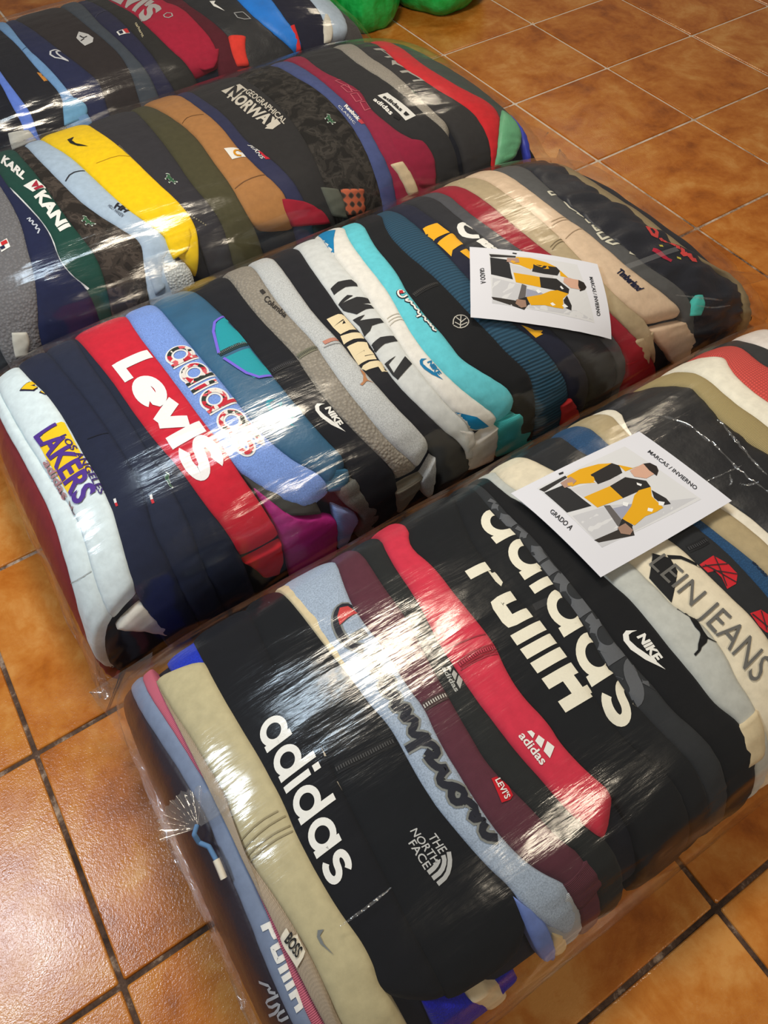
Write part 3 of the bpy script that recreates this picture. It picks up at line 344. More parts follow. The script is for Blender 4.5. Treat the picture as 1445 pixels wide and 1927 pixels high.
    ('B','B_aqua','sweatshirt','sweatshirt','aqua turquoise sweatshirt with small white script',(98,196,208),'cotton',[(0.5379,0.95),(0.5379,0.7492),(0.5163,0.6569),(0.5074,0.5623),(0.5026,0.4773),(0.4955,0.4168),(0.4899,0.3601),(0.4915,0.2988),(0.5008,0.2446),(0.5169,0.1969),(0.5288,0.171),(0.5323,0.128)],[(0.5531,0.95),(0.5531,0.7234),(0.5324,0.6152),(0.5276,0.5588),(0.5255,0.5206),(0.5218,0.4878),(0.5177,0.4593),(0.5167,0.4366),(0.515,0.4039),(0.5145,0.3731),(0.5159,0.3463),(0.5161,0.3157),(0.5167,0.2851),(0.533,0.2399),(0.5516,0.198),(0.5524,0.1439)],{'lift': 0.003,'ne': 1}),
    ('B','B_timb','jacket','jacket','black zip jacket with small pale tree emblem',(20,21,24),'cotton',[(0.5531,0.95),(0.5531,0.7234),(0.5324,0.6152),(0.5276,0.5588),(0.5255,0.5206),(0.5218,0.4878),(0.5177,0.4593),(0.5167,0.4366),(0.515,0.4039),(0.5145,0.3731),(0.5159,0.3463),(0.5161,0.3157),(0.5167,0.2851),(0.533,0.2399),(0.5516,0.198),(0.5524,0.1439),(0.5524,0.072),(0.5524,0.03)],[(0.5826,0.95),(0.5826,0.7369),(0.556,0.6365),(0.5494,0.5535),(0.5523,0.475),(0.5526,0.4099),(0.5527,0.3524),(0.5565,0.3053),(0.562,0.2575),(0.5754,0.2118),(0.5762,0.1744),(0.5762,0.0872),(0.5762,0.03)],{}),
    ('B','B_rib','sweater','sweater','petrol blue ribbed knit sweater under the farther paper sheet',(42,76,98),'ribwide',[(0.5826,0.95),(0.5826,0.7369),(0.556,0.6365),(0.5494,0.5535),(0.5523,0.475),(0.5526,0.4099),(0.5527,0.3524),(0.5565,0.3053),(0.562,0.2575),(0.5754,0.2118),(0.5762,0.1744),(0.5762,0.0872),(0.5762,0.03)],[(0.5927,0.95),(0.5927,0.7309),(0.5861,0.5903),(0.5817,0.4927),(0.5792,0.4272),(0.5783,0.3549),(0.5852,0.2973),(0.5965,0.2555),(0.6086,0.1956),(0.6182,0.1491),(0.6182,0.0745),(0.6182,0.03)],{}),
    ('B','B_yel','sweatshirt','sweatshirt','navy sweatshirt with yellow print half under the farther paper sheet',(32,34,52),'cotton',[(0.5927,0.95),(0.5927,0.7309),(0.5861,0.5903),(0.5817,0.4927),(0.5792,0.4272),(0.5783,0.3549),(0.5852,0.2973),(0.5965,0.2555),(0.6086,0.1956),(0.6182,0.1491),(0.6182,0.0745),(0.6182,0.03)],[(0.6139,0.95),(0.6139,0.7192),(0.6089,0.6422),(0.609,0.5709),(0.6053,0.4842),(0.6017,0.3885),(0.608,0.3078),(0.6176,0.2597),(0.6349,0.1903),(0.6459,0.142),(0.6459,0.071),(0.6459,0.03)],{}),
    ('B','B_chw','sweatshirt','sweatshirt','black sweatshirt with white script half under the farther paper sheet',(44,44,48),'cotton',[(0.6139,0.95),(0.6139,0.7192),(0.6089,0.6422),(0.609,0.5709),(0.6053,0.4842),(0.6017,0.3885),(0.608,0.3078),(0.6176,0.2597),(0.6349,0.1903),(0.6459,0.142),(0.6459,0.071),(0.6459,0.03)],[(0.6398,0.95),(0.6398,0.7112),(0.6291,0.5873),(0.6308,0.489),(0.6316,0.4346),(0.6355,0.3268),(0.6483,0.2528),(0.6676,0.2014),(0.6849,0.1341),(0.6849,0.067),(0.6849,0.03)],{}),
    ('B','B_dgry','sweatshirt','sweatshirt','dark grey sweatshirt left of the dark red stripe garment',(76,76,80),'cotton',[(0.6398,0.95),(0.6398,0.7112),(0.6291,0.5873),(0.6308,0.489),(0.6316,0.4346),(0.6355,0.3268),(0.6483,0.2528),(0.6676,0.2014),(0.6849,0.1341),(0.6849,0.067),(0.6849,0.03)],[(0.6565,0.95),(0.6565,0.713),(0.6447,0.5896),(0.6462,0.5094),(0.6504,0.4309),(0.656,0.3889),(0.6603,0.3051),(0.6712,0.2347),(0.6845,0.1889),(0.6979,0.1266),(0.6979,0.0633),(0.6979,0.03)],{}),
    ('B','B_dred','sweatshirt','sweatshirt','deep red sweatshirt beside the khaki one in the second bale',(150,30,46),'cotton',[(0.6565,0.95),(0.6565,0.713),(0.6447,0.5896),(0.6462,0.5094),(0.6504,0.4309),(0.656,0.3889),(0.6603,0.3051),(0.6712,0.2347),(0.6845,0.1889),(0.6979,0.1266),(0.6979,0.0633),(0.6979,0.03)],[(0.6767,0.95),(0.6767,0.704),(0.673,0.5895),(0.6685,0.5127),(0.6699,0.4358),(0.6751,0.3697),(0.6805,0.265),(0.7001,0.1986),(0.7278,0.134),(0.7519,0.0565)],{}),
    ('B','B_kha','sweatshirt','sweatshirt','khaki sweatshirt between deep red and pale beige garments',(176,158,126),'cotton',[(0.6767,0.95),(0.6767,0.704),(0.673,0.5895),(0.6685,0.5127),(0.6699,0.4358),(0.6751,0.3697),(0.6805,0.265),(0.7001,0.1986),(0.7278,0.134),(0.7519,0.0565)],[(0.7072,0.95),(0.7072,0.6975),(0.6996,0.5922),(0.6995,0.5101),(0.6966,0.417),(0.6932,0.3632),(0.6959,0.2875),(0.7109,0.2332),(0.7359,0.1803)],{'lift': 0.002,'ne': 1}),
    ('B','B_bei','sweatshirt','sweatshirt','pale beige sweatshirt with small dark navy lettering',(212,186,158),'cotton',[(0.7072,0.95),(0.7072,0.6975),(0.6996,0.5922),(0.6995,0.5101),(0.6966,0.417),(0.6932,0.3632),(0.6959,0.2875),(0.7109,0.2332),(0.7359,0.1803)],[(0.7355,0.95),(0.7355,0.7),(0.7258,0.5755),(0.7239,0.4749),(0.7293,0.4237),(0.7303,0.3563),(0.7373,0.2964),(0.7566,0.2449),(0.7749,0.2027),(0.7844,0.1689)],{'lift': 0.004,'ne': 1}),
    ('B','B_cha','sweatshirt','sweatshirt','charcoal sweatshirt with metallic outlined capitals',(84,84,84),'cotton',[(0.7355,0.95),(0.7355,0.7),(0.7258,0.5755),(0.7239,0.4749),(0.7293,0.4237),(0.7303,0.3563),(0.7373,0.2964),(0.7566,0.2449),(0.7749,0.2027),(0.7844,0.1689),(0.7844,0.0845),(0.7844,0.03)],[(0.7811,0.95),(0.7811,0.7367),(0.7513,0.5796),(0.7467,0.49),(0.7465,0.4117),(0.7546,0.3488),(0.7611,0.2964),(0.7836,0.2501),(0.7966,0.2113),(0.8001,0.1618),(0.8001,0.0809),(0.8001,0.03)],{}),
    ('B','B_blk','jacket','jacket','shiny black jacket with red script at the right end of the second bale',(26,28,38),'nylon',[(0.7811,0.95),(0.7811,0.7367),(0.7513,0.5796),(0.7467,0.49),(0.7465,0.4117),(0.7546,0.3488),(0.7611,0.2964),(0.7836,0.2501),(0.7966,0.2113),(0.8001,0.1618),(0.8001,0.0809),(0.8001,0.03)],[(0.8306,0.95),(0.8306,0.7374),(0.8145,0.6015),(0.8142,0.5118),(0.8261,0.4431),(0.8264,0.3504),(0.85,0.2877),(0.9062,0.2411),(0.8969,0.1706),(0.8969,0.0853),(0.8969,0.03)],{'wr': 2.8}),
    ('B','B_end','sweatshirt','sweatshirt','khaki brown garment along the right end of the second bale',(140,122,90),'cotton',[(0.8306,0.95),(0.8306,0.7374),(0.8145,0.6015),(0.8142,0.5118),(0.8261,0.4431),(0.8264,0.3504),(0.85,0.2877),(0.9062,0.2411),(0.8969,0.1706),(0.8969,0.0853),(0.8969,0.03)],[(0.8469,0.95),(0.8469,0.7304),(0.8284,0.6022),(0.8278,0.5119),(0.8371,0.4397),(0.8363,0.35),(0.8597,0.2849),(0.9242,0.2445),(0.92,0.1634),(0.92,0.0817),(0.92,0.03)],{}),
    ('C','C_sher','fleece_jacket','fleece','grey curly sherpa fleece with small square patch',(118,116,118),'sherpa',[(0.2094,0.95),(0.2094,0.4954),(0.2007,0.3935),(0.19,0.301),(0.1684,0.1856),(0.1684,0.0928),(0.1684,0.03)],[(0.2503,0.95),(0.2503,0.5288),(0.2512,0.466),(0.2488,0.3898),(0.241,0.3231),(0.2356,0.2726),(0.2263,0.2224),(0.2067,0.1501),(0.2067,0.0751),(0.2067,0.03)],{}),
    ('C','C_navy','sweatshirt','sweatshirt','navy sweatshirt with white outlined animal beside the grey sherpa',(28,34,66),'cotton',[(0.2503,0.95),(0.2503,0.5288),(0.2512,0.466),(0.2488,0.3898),(0.241,0.3231),(0.2356,0.2726),(0.2263,0.2224),(0.2067,0.1501),(0.2067,0.0751),(0.2067,0.03)],[(0.2576,0.95),(0.2576,0.5773),(0.2579,0.516),(0.2637,0.4429),(0.2687,0.3751),(0.2689,0.3257),(0.264,0.2774),(0.2669,0.239),(0.2772,0.2022),(0.2705,0.0939),(0.2705,0.0469),(0.2705,0.03)],{}),
    ('C','C_green','sweatshirt','sweatshirt','dark green sweatshirt with white capital lettering and white piping',(22,66,56),'cotton',[(0.2576,0.95),(0.2576,0.5773),(0.2579,0.516),(0.2637,0.4429),(0.2687,0.3751),(0.2689,0.3257),(0.264,0.2774),(0.2669,0.239),(0.2772,0.2022),(0.2705,0.0939),(0.2705,0.0469),(0.2705,0.03)],[(0.2884,0.95),(0.2884,0.6418),(0.292,0.5369),(0.2925,0.4488),(0.2938,0.3542),(0.297,0.3004),(0.3002,0.2562),(0.2964,0.2046),(0.2832,0.1095),(0.2832,0.0547),(0.2832,0.03)],{}),
    ('C','C_camo','sweatshirt','sweatshirt','brown camouflage sweatshirt with green reptile patch beside the dark green one',(58,50,44),'camo',[(0.2884,0.95),(0.2884,0.6418),(0.292,0.5369),(0.2925,0.4488),(0.2938,0.3542),(0.297,0.3004),(0.3002,0.2562),(0.2964,0.2046),(0.2832,0.1095),(0.2832,0.0547),(0.2832,0.03)],[(0.3021,0.95),(0.3021,0.6528),(0.3049,0.5576),(0.3102,0.467),(0.3153,0.3997),(0.324,0.3438),(0.3372,0.2922),(0.3509,0.248),(0.3427,0.2145),(0.3296,0.1341),(0.3296,0.0671),(0.3296,0.03)],{}),
    ('C','C_lblue','sweatshirt','sweatshirt','pale blue sweatshirt with tiny dark lettering beside the yellow one',(168,186,204),'cotton',[(0.3021,0.95),(0.3021,0.6528),(0.3049,0.5576),(0.3102,0.467),(0.3153,0.3997),(0.324,0.3438),(0.3372,0.2922),(0.3509,0.248),(0.3427,0.2145),(0.3296,0.1341),(0.3296,0.0671),(0.3296,0.03)],[(0.3225,0.95),(0.3225,0.6744),(0.336,0.5642),(0.3418,0.4785),(0.348,0.3939),(0.3554,0.3267),(0.3669,0.2787),(0.3763,0.2426),(0.3755,0.2173),(0.3755,0.1087),(0.3755,0.03)],{}),
    ('C','C_yel','sweatshirt','sweatshirt','bright yellow sweatshirt with black tick,knotted sleeve',(240,198,14),'cotton',[(0.3225,0.95),(0.3225,0.6744),(0.336,0.5642),(0.3418,0.4785),(0.348,0.3939),(0.3554,0.3267),(0.3669,0.2787),(0.3763,0.2426),(0.3755,0.2173),(0.3801,0.2109)],[(0.3797,0.95),(0.3797,0.6805),(0.3897,0.5418),(0.3952,0.4497),(0.4004,0.3668),(0.4099,0.2916),(0.4128,0.2497),(0.4089,0.2125),(0.3899,0.1365)],{'lift': 0.005,'ne': 1}),
    ('C','C_blk','jacket','jacket','black zip jacket with reptile patch beside the bright yellow sweatshirt',(48,46,50),'cotton',[(0.3797,0.95),(0.3797,0.6805),(0.3897,0.5418),(0.3952,0.4497),(0.4004,0.3668),(0.4099,0.2916),(0.4128,0.2497),(0.4089,0.2125),(0.4089,0.1063),(0.4089,0.03)],[(0.4421,0.95),(0.4421,0.7179),(0.4383,0.558),(0.4364,0.4347),(0.4332,0.3335),(0.4396,0.2636),(0.4415,0.2211),(0.4361,0.1388),(0.4361,0.0694),(0.4361,0.03)],{}),
    ('C','C_olive','sweatshirt','sweatshirt','olive green sweatshirt beside the caramel brown one',(70,66,44),'cotton',[(0.4421,0.95),(0.4421,0.7179),(0.4383,0.558),(0.4364,0.4347),(0.4332,0.3335),(0.4396,0.2636),(0.4415,0.2211),(0.4361,0.1388),(0.4361,0.0694),(0.4361,0.03)],[(0.4592,0.95),(0.4592,0.7179),(0.4696,0.5735),(0.4754,0.4686),(0.4715,0.3763),(0.4726,0.2994),(0.4724,0.2408),(0.475,0.1994),(0.475,0.0997),(0.475,0.03)],{}),
    ('C','C_tan','sweatshirt','sweatshirt','caramel brown sweatshirt with small white square patch',(164,114,66),'cotton',[(0.4592,0.95),(0.4592,0.7179),(0.4696,0.5735),(0.4754,0.4686),(0.4715,0.3763),(0.4726,0.2994),(0.4724,0.2408),(0.475,0.1994),(0.4847,0.1753)],[(0.5036,0.95),(0.5036,0.7179),(0.5045,0.586),(0.509,0.477),(0.5061,0.3802),(0.5117,0.305),(0.5228,0.2491),(0.5236,0.2272),(0.5215,0.1537)],{'lift': 0.004,'ne': 1}),
    ('C','C_jean','sweatshirt','sweatshirt','navy sweatshirt with red and white flag beside the caramel one',(44,46,74),'cotton',[(0.5036,0.95),(0.5036,0.7179),(0.5045,0.586),(0.509,0.477),(0.5061,0.3802),(0.5117,0.305),(0.5228,0.2491),(0.5236,0.2272),(0.5236,0.1136),(0.5236,0.03)],[(0.5207,0.95),(0.5207,0.7179),(0.5192,0.6179),(0.5248,0.5098),(0.5209,0.3955),(0.5324,0.3276),(0.542,0.2548),(0.5441,0.2052),(0.5441,0.1026),(0.5441,0.03)],{}),
    ('C','C_geo','sweatshirt','sweatshirt','black sweatshirt with boxed white capitals in the third bale',(42,40,40),'cotton',[(0.5207,0.95),(0.5207,0.7179),(0.5192,0.6179),(0.5248,0.5098),(0.5209,0.3955),(0.5324,0.3276),(0.542,0.2548),(0.5441,0.2052),(0.5441,0.1026),(0.5441,0.03)],[(0.5894,0.95),(0.5894,0.7179),(0.5899,0.5714),(0.5892,0.4449),(0.5822,0.3273),(0.5759,0.2438),(0.5761,0.1858),(0.5761,0.0929),(0.5761,0.03)],{}),
    ('C','C_croc','jacket','jacket','dark camouflage jacket with small reptile patch left of the blue stripe',(46,42,38),'camo',[(0.5894,0.95),(0.5894,0.7179),(0.5899,0.5714),(0.5892,0.4449),(0.5822,0.3273),(0.5759,0.2438),(0.5761,0.1858),(0.5761,0.0929),(0.5761,0.03)],[(0.6423,0.95),(0.6423,0.7179),(0.642,0.5763),(0.6486,0.4837),(0.6478,0.3841),(0.6461,0.3194),(0.6426,0.2545),(0.6414,0.1975),(0.6414,0.0988),(0.6414,0.03)],{}),
    ('C','C_reeb','sweatshirt','sweatshirt','denim blue sweatshirt with tiny white lettering in the third bale',(70,80,124),'cotton',[(0.6423,0.95),(0.6423,0.7179),(0.642,0.5763),(0.6486,0.4837),(0.6478,0.3841),(0.6461,0.3194),(0.6426,0.2545),(0.6414,0.1975),(0.6414,0.0988),(0.6414,0.03)],[(0.6652,0.95),(0.6652,0.7179),(0.6636,0.5592),(0.6637,0.4775),(0.6649,0.401),(0.6644,0.3312),(0.6603,0.2579),(0.663,0.2153),(0.663,0.1076),(0.663,0.03)],{}),
    ('C','C_mar','sweatshirt','sweatshirt','burgundy sweatshirt with outlined letters in the third bale',(140,34,60),'cotton',[(0.6652,0.95),(0.6652,0.7179),(0.6636,0.5592),(0.6637,0.4775),(0.6649,0.401),(0.6644,0.3312),(0.6603,0.2579),(0.663,0.2153),(0.663,0.1076),(0.663,0.03)],[(0.6881,0.95),(0.6881,0.7179),(0.6754,0.5721),(0.6857,0.4923),(0.6935,0.4353),(0.6822,0.3587),(0.6914,0.2923),(0.7034,0.2571),(0.7257,0.2208),(0.7182,0.1258),(0.7182,0.0629),(0.7182,0.03)],{'lift': 0.003}),
    ('C','C_adi','sweatshirt','sweatshirt','black sweatshirt with a white rectangular label',(44,43,44),'cotton',[(0.6881,0.95),(0.6881,0.7179),(0.6754,0.5721),(0.6857,0.4923),(0.6935,0.4353),(0.6822,0.3587),(0.6914,0.2923),(0.7034,0.2571),(0.7257,0.2208),(0.7182,0.1258),(0.7182,0.0629),(0.7182,0.03)],[(0.7425,0.95),(0.7425,0.7147),(0.7258,0.5578),(0.7338,0.4479),(0.7375,0.372),(0.7426,0.3028),(0.7555,0.2513),(0.7593,0.2172),(0.7593,0.1086),(0.7593,0.03)],{'lift': 0.002}),
    ('C','C_grey','sweatshirt','sweatshirt','stone grey sweatshirt with tiny green emblem in the third bale',(160,152,140),'fleece',[(0.7425,0.95),(0.7425,0.7147),(0.7258,0.5578),(0.7338,0.4479),(0.7375,0.372),(0.7426,0.3028),(0.7555,0.2513),(0.7593,0.2172)],[(0.7711,0.95),(0.7711,0.7053),(0.7531,0.5749),(0.757,0.4948),(0.756,0.4228),(0.7549,0.3369),(0.7602,0.283),(0.7719,0.2505)],{'lift': 0.002,'ne': 1}),
    ('C','C_dark','sweatshirt','sweatshirt','dark sweatshirt with tall silver letters beside the red one',(52,50,50),'cotton',[(0.7711,0.95),(0.7711,0.7053),(0.7531,0.5749),(0.757,0.4948),(0.756,0.4228),(0.7549,0.3369),(0.7602,0.283),(0.7719,0.2505),(0.7719,0.1252),(0.7719,0.03)],[(0.8054,0.95),(0.8054,0.7053),(0.7923,0.6085),(0.7823,0.5416),(0.7784,0.4838),(0.7844,0.4176),(0.7923,0.3666),(0.8034,0.3281),(0.8157,0.2859),(0.8181,0.2072),(0.8118,0.1234),(0.8118,0.0617),(0.8118,0.03)],{}),
    ('C','C_red','sweatshirt','sweatshirt','scarlet red sweatshirt near the right end of the third bale',(205,40,46),'cotton',[(0.8054,0.95),(0.8054,0.7053),(0.7923,0.6085),(0.7823,0.5416),(0.7784,0.4838),(0.7844,0.4176),(0.7923,0.3666),(0.8034,0.3281),(0.8157,0.2859),(0.8181,0.2072),(0.8118,0.1234),(0.8118,0.0617),(0.8118,0.03)],[(0.8269,0.95),(0.8269,0.6928),(0.8239,0.6054),(0.8133,0.4901),(0.8251,0.417),(0.8367,0.3618),(0.8756,0.3106),(0.8308,0.2053),(0.8155,0.122),(0.8155,0.061),(0.8155,0.03)],{'lift': 0.003}),
    ('C','C_endg','sweatshirt','sweatshirt','dark green grey garment at the right end of the third bale',(64,72,66),'cotton',[(0.8269,0.95),(0.8269,0.6928),(0.8239,0.6054),(0.8133,0.4901),(0.8251,0.417),(0.8367,0.3618),(0.8756,0.3106),(0.8308,0.2053),(0.8155,0.122),(0.8155,0.061),(0.8155,0.03)],[(0.8526,0.95),(0.8526,0.6865),(0.8513,0.5815),(0.8682,0.5015),(0.8913,0.4389),(0.8984,0.3542),(0.907,0.3041),(0.8936,0.2356),(0.8449,0.1343),(0.8449,0.0672),(0.8449,0.03)],{}),
    ('D','D_dk','sweatshirt','sweatshirt','black garment at the near left of the rear bale',(24,26,36),'cotton',[(0.2473,0.95),(0.2473,0.3102),(0.2459,0.2487),(0.2387,0.2004),(0.2352,0.1646),(0.2352,0.0823),(0.2352,0.03)],[(0.2997,0.95),(0.2997,0.3384),(0.2977,0.2693),(0.2987,0.22),(0.295,0.1825),(0.295,0.0912),(0.295,0.03)],{}),
    ('D','D_peri','sweatshirt','sweatshirt','bright cornflower blue sweatshirt at the left of the rear bale',(96,126,210),'cotton',[(0.2997,0.95),(0.2997,0.3384),(0.2977,0.2693),(0.2987,0.22),(0.295,0.1825),(0.295,0.0912),(0.295,0.03)],[(0.3074,0.95),(0.3074,0.3745),(0.3116,0.2921),(0.3172,0.2297),(0.3118,0.1938),(0.3118,0.0969),(0.3118,0.03)],{}),
    ('D','D_blk','sweatshirt','sweatshirt','black sweatshirt with small orange tag in the rear bale',(34,34,40),'cotton',[(0.3074,0.95),(0.3074,0.3745),(0.3116,0.2921),(0.3172,0.2297),(0.3118,0.1938),(0.3118,0.0969),(0.3118,0.03)],[(0.3461,0.95),(0.3461,0.595),(0.3525,0.4847),(0.3557,0.3432),(0.3657,0.2738),(0.3669,0.2366),(0.3519,0.1781),(0.3519,0.089),(0.3519,0.03)],{}),
    ('D','D_lb','sweatshirt','sweatshirt','light sky blue sweatshirt in the rear bale',(112,152,196),'cotton',[(0.3461,0.95),(0.3461,0.595),(0.3525,0.4847),(0.3557,0.3432),(0.3657,0.2738),(0.3669,0.2366),(0.3519,0.1781),(0.3519,0.089),(0.3519,0.03)],[(0.363,0.95),(0.363,0.6483),(0.36,0.4597),(0.3701,0.3534),(0.3763,0.2831),(0.3808,0.2429),(0.3914,0.1962),(0.3914,0.0981),(0.3914,0.03)],{'lift': 0.004}),
    ('D','D_nav','sweatshirt','sweatshirt','navy sweatshirt with outlined white tick in the rear bale',(40,44,74),'cotton',[(0.363,0.95),(0.363,0.6483),(0.36,0.4597),(0.3701,0.3534),(0.3763,0.2831),(0.3808,0.2429),(0.3914,0.1962),(0.3914,0.0981),(0.3914,0.03)],[(0.3781,0.95),(0.3781,0.6611),(0.3898,0.5088),(0.4019,0.3864),(0.4148,0.3084),(0.4279,0.2529),(0.42,0.1948),(0.42,0.0974),(0.42,0.03)],{}),
    ('D','D_tnf','sweatshirt','sweatshirt','brownish black sweatshirt with white dome emblem in the rear bale',(48,42,42),'cotton',[(0.3781,0.95),(0.3781,0.6611),(0.3898,0.5088),(0.4019,0.3864),(0.4148,0.3084),(0.4279,0.2529),(0.42,0.1948),(0.42,0.0974),(0.42,0.03)],[(0.4549,0.95),(0.4549,0.6865),(0.4584,0.4972),(0.4694,0.3761),(0.476,0.3041),(0.4753,0.2403),(0.4692,0.1834),(0.4692,0.0917),(0.4692,0.03)],{}),
    ('D','D_slate','sweatshirt','sweatshirt','slate grey sweatshirt narrow between black and navy in the rear bale',(66,72,80),'cotton',[(0.4549,0.95),(0.4549,0.6865),(0.4584,0.4972),(0.4694,0.3761),(0.476,0.3041),(0.4753,0.2403),(0.4692,0.1834),(0.4692,0.0917),(0.4692,0.03)],[(0.485,0.95),(0.485,0.6865),(0.4786,0.491),(0.4851,0.3884),(0.4925,0.3024),(0.5004,0.2415),(0.5006,0.1941),(0.5006,0.097),(0.5006,0.03)],{}),
    ('D','D_fila','sweatshirt','sweatshirt','navy sweatshirt with small boxed letter patch in the rear bale',(42,42,66),'cotton',[(0.485,0.95),(0.485,0.6865),(0.4786,0.491),(0.4851,0.3884),(0.4925,0.3024),(0.5004,0.2415),(0.5006,0.1941),(0.5006,0.097),(0.5006,0.03)],[(0.4956,0.95),(0.4956,0.6467),(0.5092,0.4912),(0.5131,0.3629),(0.5195,0.277),(0.522,0.2236),(0.5279,0.1811),(0.5279,0.0906),(0.5279,0.03)],{}),
    ('D','D_car','sweatshirt','sweatshirt','black sweatshirt with tiny cream lettering beside the crimson one',(46,44,42),'cotton',[(0.4956,0.95),(0.4956,0.6467),(0.5092,0.4912),(0.5131,0.3629),(0.5195,0.277),(0.522,0.2236),(0.5279,0.1811),(0.5279,0.0906),(0.5279,0.03)],[(0.5206,0.95),(0.5206,0.5863),(0.5368,0.4772),(0.5391,0.3795),(0.5481,0.2854),(0.5608,0.2393),(0.5657,0.1895),(0.5657,0.0947),(0.5657,0.03)],{}),
    ('D','D_lev','sweatshirt','sweatshirt','crimson sweatshirt with large silver letters in the rear bale',(164,30,56),'cotton',[(0.5206,0.95),(0.5206,0.5863),(0.5368,0.4772),(0.5391,0.3795),(0.5481,0.2854),(0.5608,0.2393),(0.5657,0.1895)],[(0.5861,0.95),(0.5861,0.4951),(0.6074,0.4358),(0.6101,0.346),(0.6172,0.2479),(0.6052,0.195)],{'lift': 0.004,'ne': 1}),
    ('D','D_mar','sweatshirt','sweatshirt','maroon sweatshirt with orange tick in the rear bale',(84,28,38),'cotton',[(0.5861,0.95),(0.5861,0.4951),(0.6074,0.4358),(0.6101,0.346),(0.6172,0.2479),(0.6052,0.195),(0.6052,0.0975),(0.6052,0.03)],[(0.6181,0.95),(0.6181,0.4593),(0.6308,0.3548),(0.6434,0.2743),(0.6467,0.2196),(0.6543,0.1757),(0.6543,0.0879),(0.6543,0.03)],{}),
    ('D','D_nik','jacket','jacket','black jacket with white tick and shield emblem in the rear bale',(38,38,40),'nylon',[(0.6181,0.95),(0.6181,0.4593),(0.6308,0.3548),(0.6434,0.2743),(0.6467,0.2196),(0.6543,0.1757),(0.6543,0.0879),(0.6543,0.03)],[(0.6949,0.95),(0.6949,0.3869),(0.6994,0.3083),(0.7141,0.2482),(0.737,0.1893),(0.7392,0.1679),(0.7392,0.0839),(0.7392,0.03)],{'wr': 1.4}),
    ('D','D_sky','jacket','jacket','vivid sky blue jacket in the rear bale',(28,124,218),'nylon',[(0.6949,0.95),(0.6949,0.3869),(0.6994,0.3083),(0.7141,0.2482),(0.737,0.1893),(0.7392,0.1679)],[(0.7469,0.95),(0.7469,0.3544),(0.7451,0.2873),(0.7509,0.2429),(0.7572,0.1828)],{'lift': 0.004,'ne': 1}),
    ('D','D_dnav','sweatshirt','sweatshirt','very dark navy sweatshirt beside the vivid blue jacket',(34,34,50),'cotton',[(0.7469,0.95),(0.7469,0.3544),(0.7451,0.2873),(0.7509,0.2429),(0.7572,0.1828),(0.7572,0.0914),(0.7572,0.03)],[(0.8194,0.95),(0.8194,0.3488),(0.8165,0.2779),(0.8076,0.2248),(0.8056,0.1866),(0.8056,0.0933),(0.8056,0.03)],{}),
    ('D','D_wht','sweatshirt','sweatshirt','whitish blue sweatshirt near the right end of the rear bale',(180,196,212),'cotton',[(0.8194,0.95),(0.8194,0.3488),(0.8165,0.2779),(0.8076,0.2248),(0.8056,0.1866)],[(0.8884,0.95),(0.8884,0.3918),(0.8668,0.2789),(0.8474,0.2119)],{'lift': 0.003,'ne': 1}),
    ('D','D_gry','sweatshirt','sweatshirt','dark grey garment at the right end of the rear bale',(76,72,70),'fleece',[(0.8884,0.95),(0.8884,0.3918),(0.8668,0.2789),(0.8474,0.2119),(0.8474,0.106),(0.8474,0.03)],[(0.8956,0.95),(0.8956,0.3448),(0.9027,0.2947),(0.8853,0.2003),(0.8853,0.1002),(0.8853,0.03)],{}),
    ('A','A_sl','sweatshirt','sweatshirt','periwinkle blue sleeve hanging at the near edge of the front bale',(110,132,196),'cotton',[(0.2872,0.2676),(0.2861,0.2353),(0.2856,0.1957),(0.2878,0.1434)],[(0.2895,0.2474),(0.2969,0.2239),(0.2987,0.1792),(0.3004,0.1003)],{'lift': 0.004,'ne': 1,'fe': 1}),
    ('A','A_crs','shirt','shirt','cream shirt tail beside the periwinkle sleeve at the near edge',(214,194,152),'cotton',[(0.3004,0.1869),(0.2989,0.151),(0.2961,0.1187)],[(0.3069,0.1635),(0.3119,0.1003),(0.3019,0.1003)],{'lift': 0.0,'ne': 1,'fe': 1}),
    ('A','A_rb','sweatshirt','sweatshirt','royal blue garment at the near bottom of the front bale',(28,30,170),'fleece',[(0.2117,0.2265),(0.2113,0.1898),(0.2099,0.1507),(0.2099,0.0754),(0.2099,0.03)],[(0.273,0.1103),(0.269,0.1003),(0.2561,0.1003),(0.2561,0.0502),(0.2561,0.03)],{'lift': -0.004,'fe': 1}),
    ('A','A_cf','shirt','shirt','cream folded cloth at the near bottom of the front bale',(212,194,160),'cotton',[(0.2357,0.1822),(0.2403,0.1564),(0.2461,0.1003)],[(0.2466,0.1772),(0.2577,0.1334),(0.2604,0.1003)],{'lift': 0.006,'ne': 1,'fe': 1}),
    ('B','B_gc','sweatshirt','sweatshirt','grey melange cuff between the windbreaker and the black zip jacket',(92,92,88),'heather',[(0.3541,0.191),(0.3625,0.1361),(0.3762,0.0987),(0.3661,0.0381)],[(0.3762,0.1926),(0.3799,0.14),(0.3945,0.0821),(0.385,0.021)],{'lift': 0.002,'ne': 1,'fe': 1}),
    ('B','B_teal','shirt','shirt','small teal cloth tip showing near the right end of the second bale',(70,178,168),'cotton',[(0.8104,0.2156),(0.7975,0.197),(0.7897,0.1698)],[(0.8157,0.2138),(0.8163,0.1855),(0.8056,0.1641)],{'lift': 0.012,'ne': 1,'fe': 1}),
    ('B','B_orng','shirt','shirt','red orange cloth corner low beside the ribbed petrol sweater',(196,52,52),'cotton',[(0.6066,0.1205),(0.6113,0.081),(0.6158,0.0446)],[(0.619,0.1235),(0.6325,0.0821),(0.6403,0.0468)],{'lift': 0.01,'ne': 1,'fe': 1}),
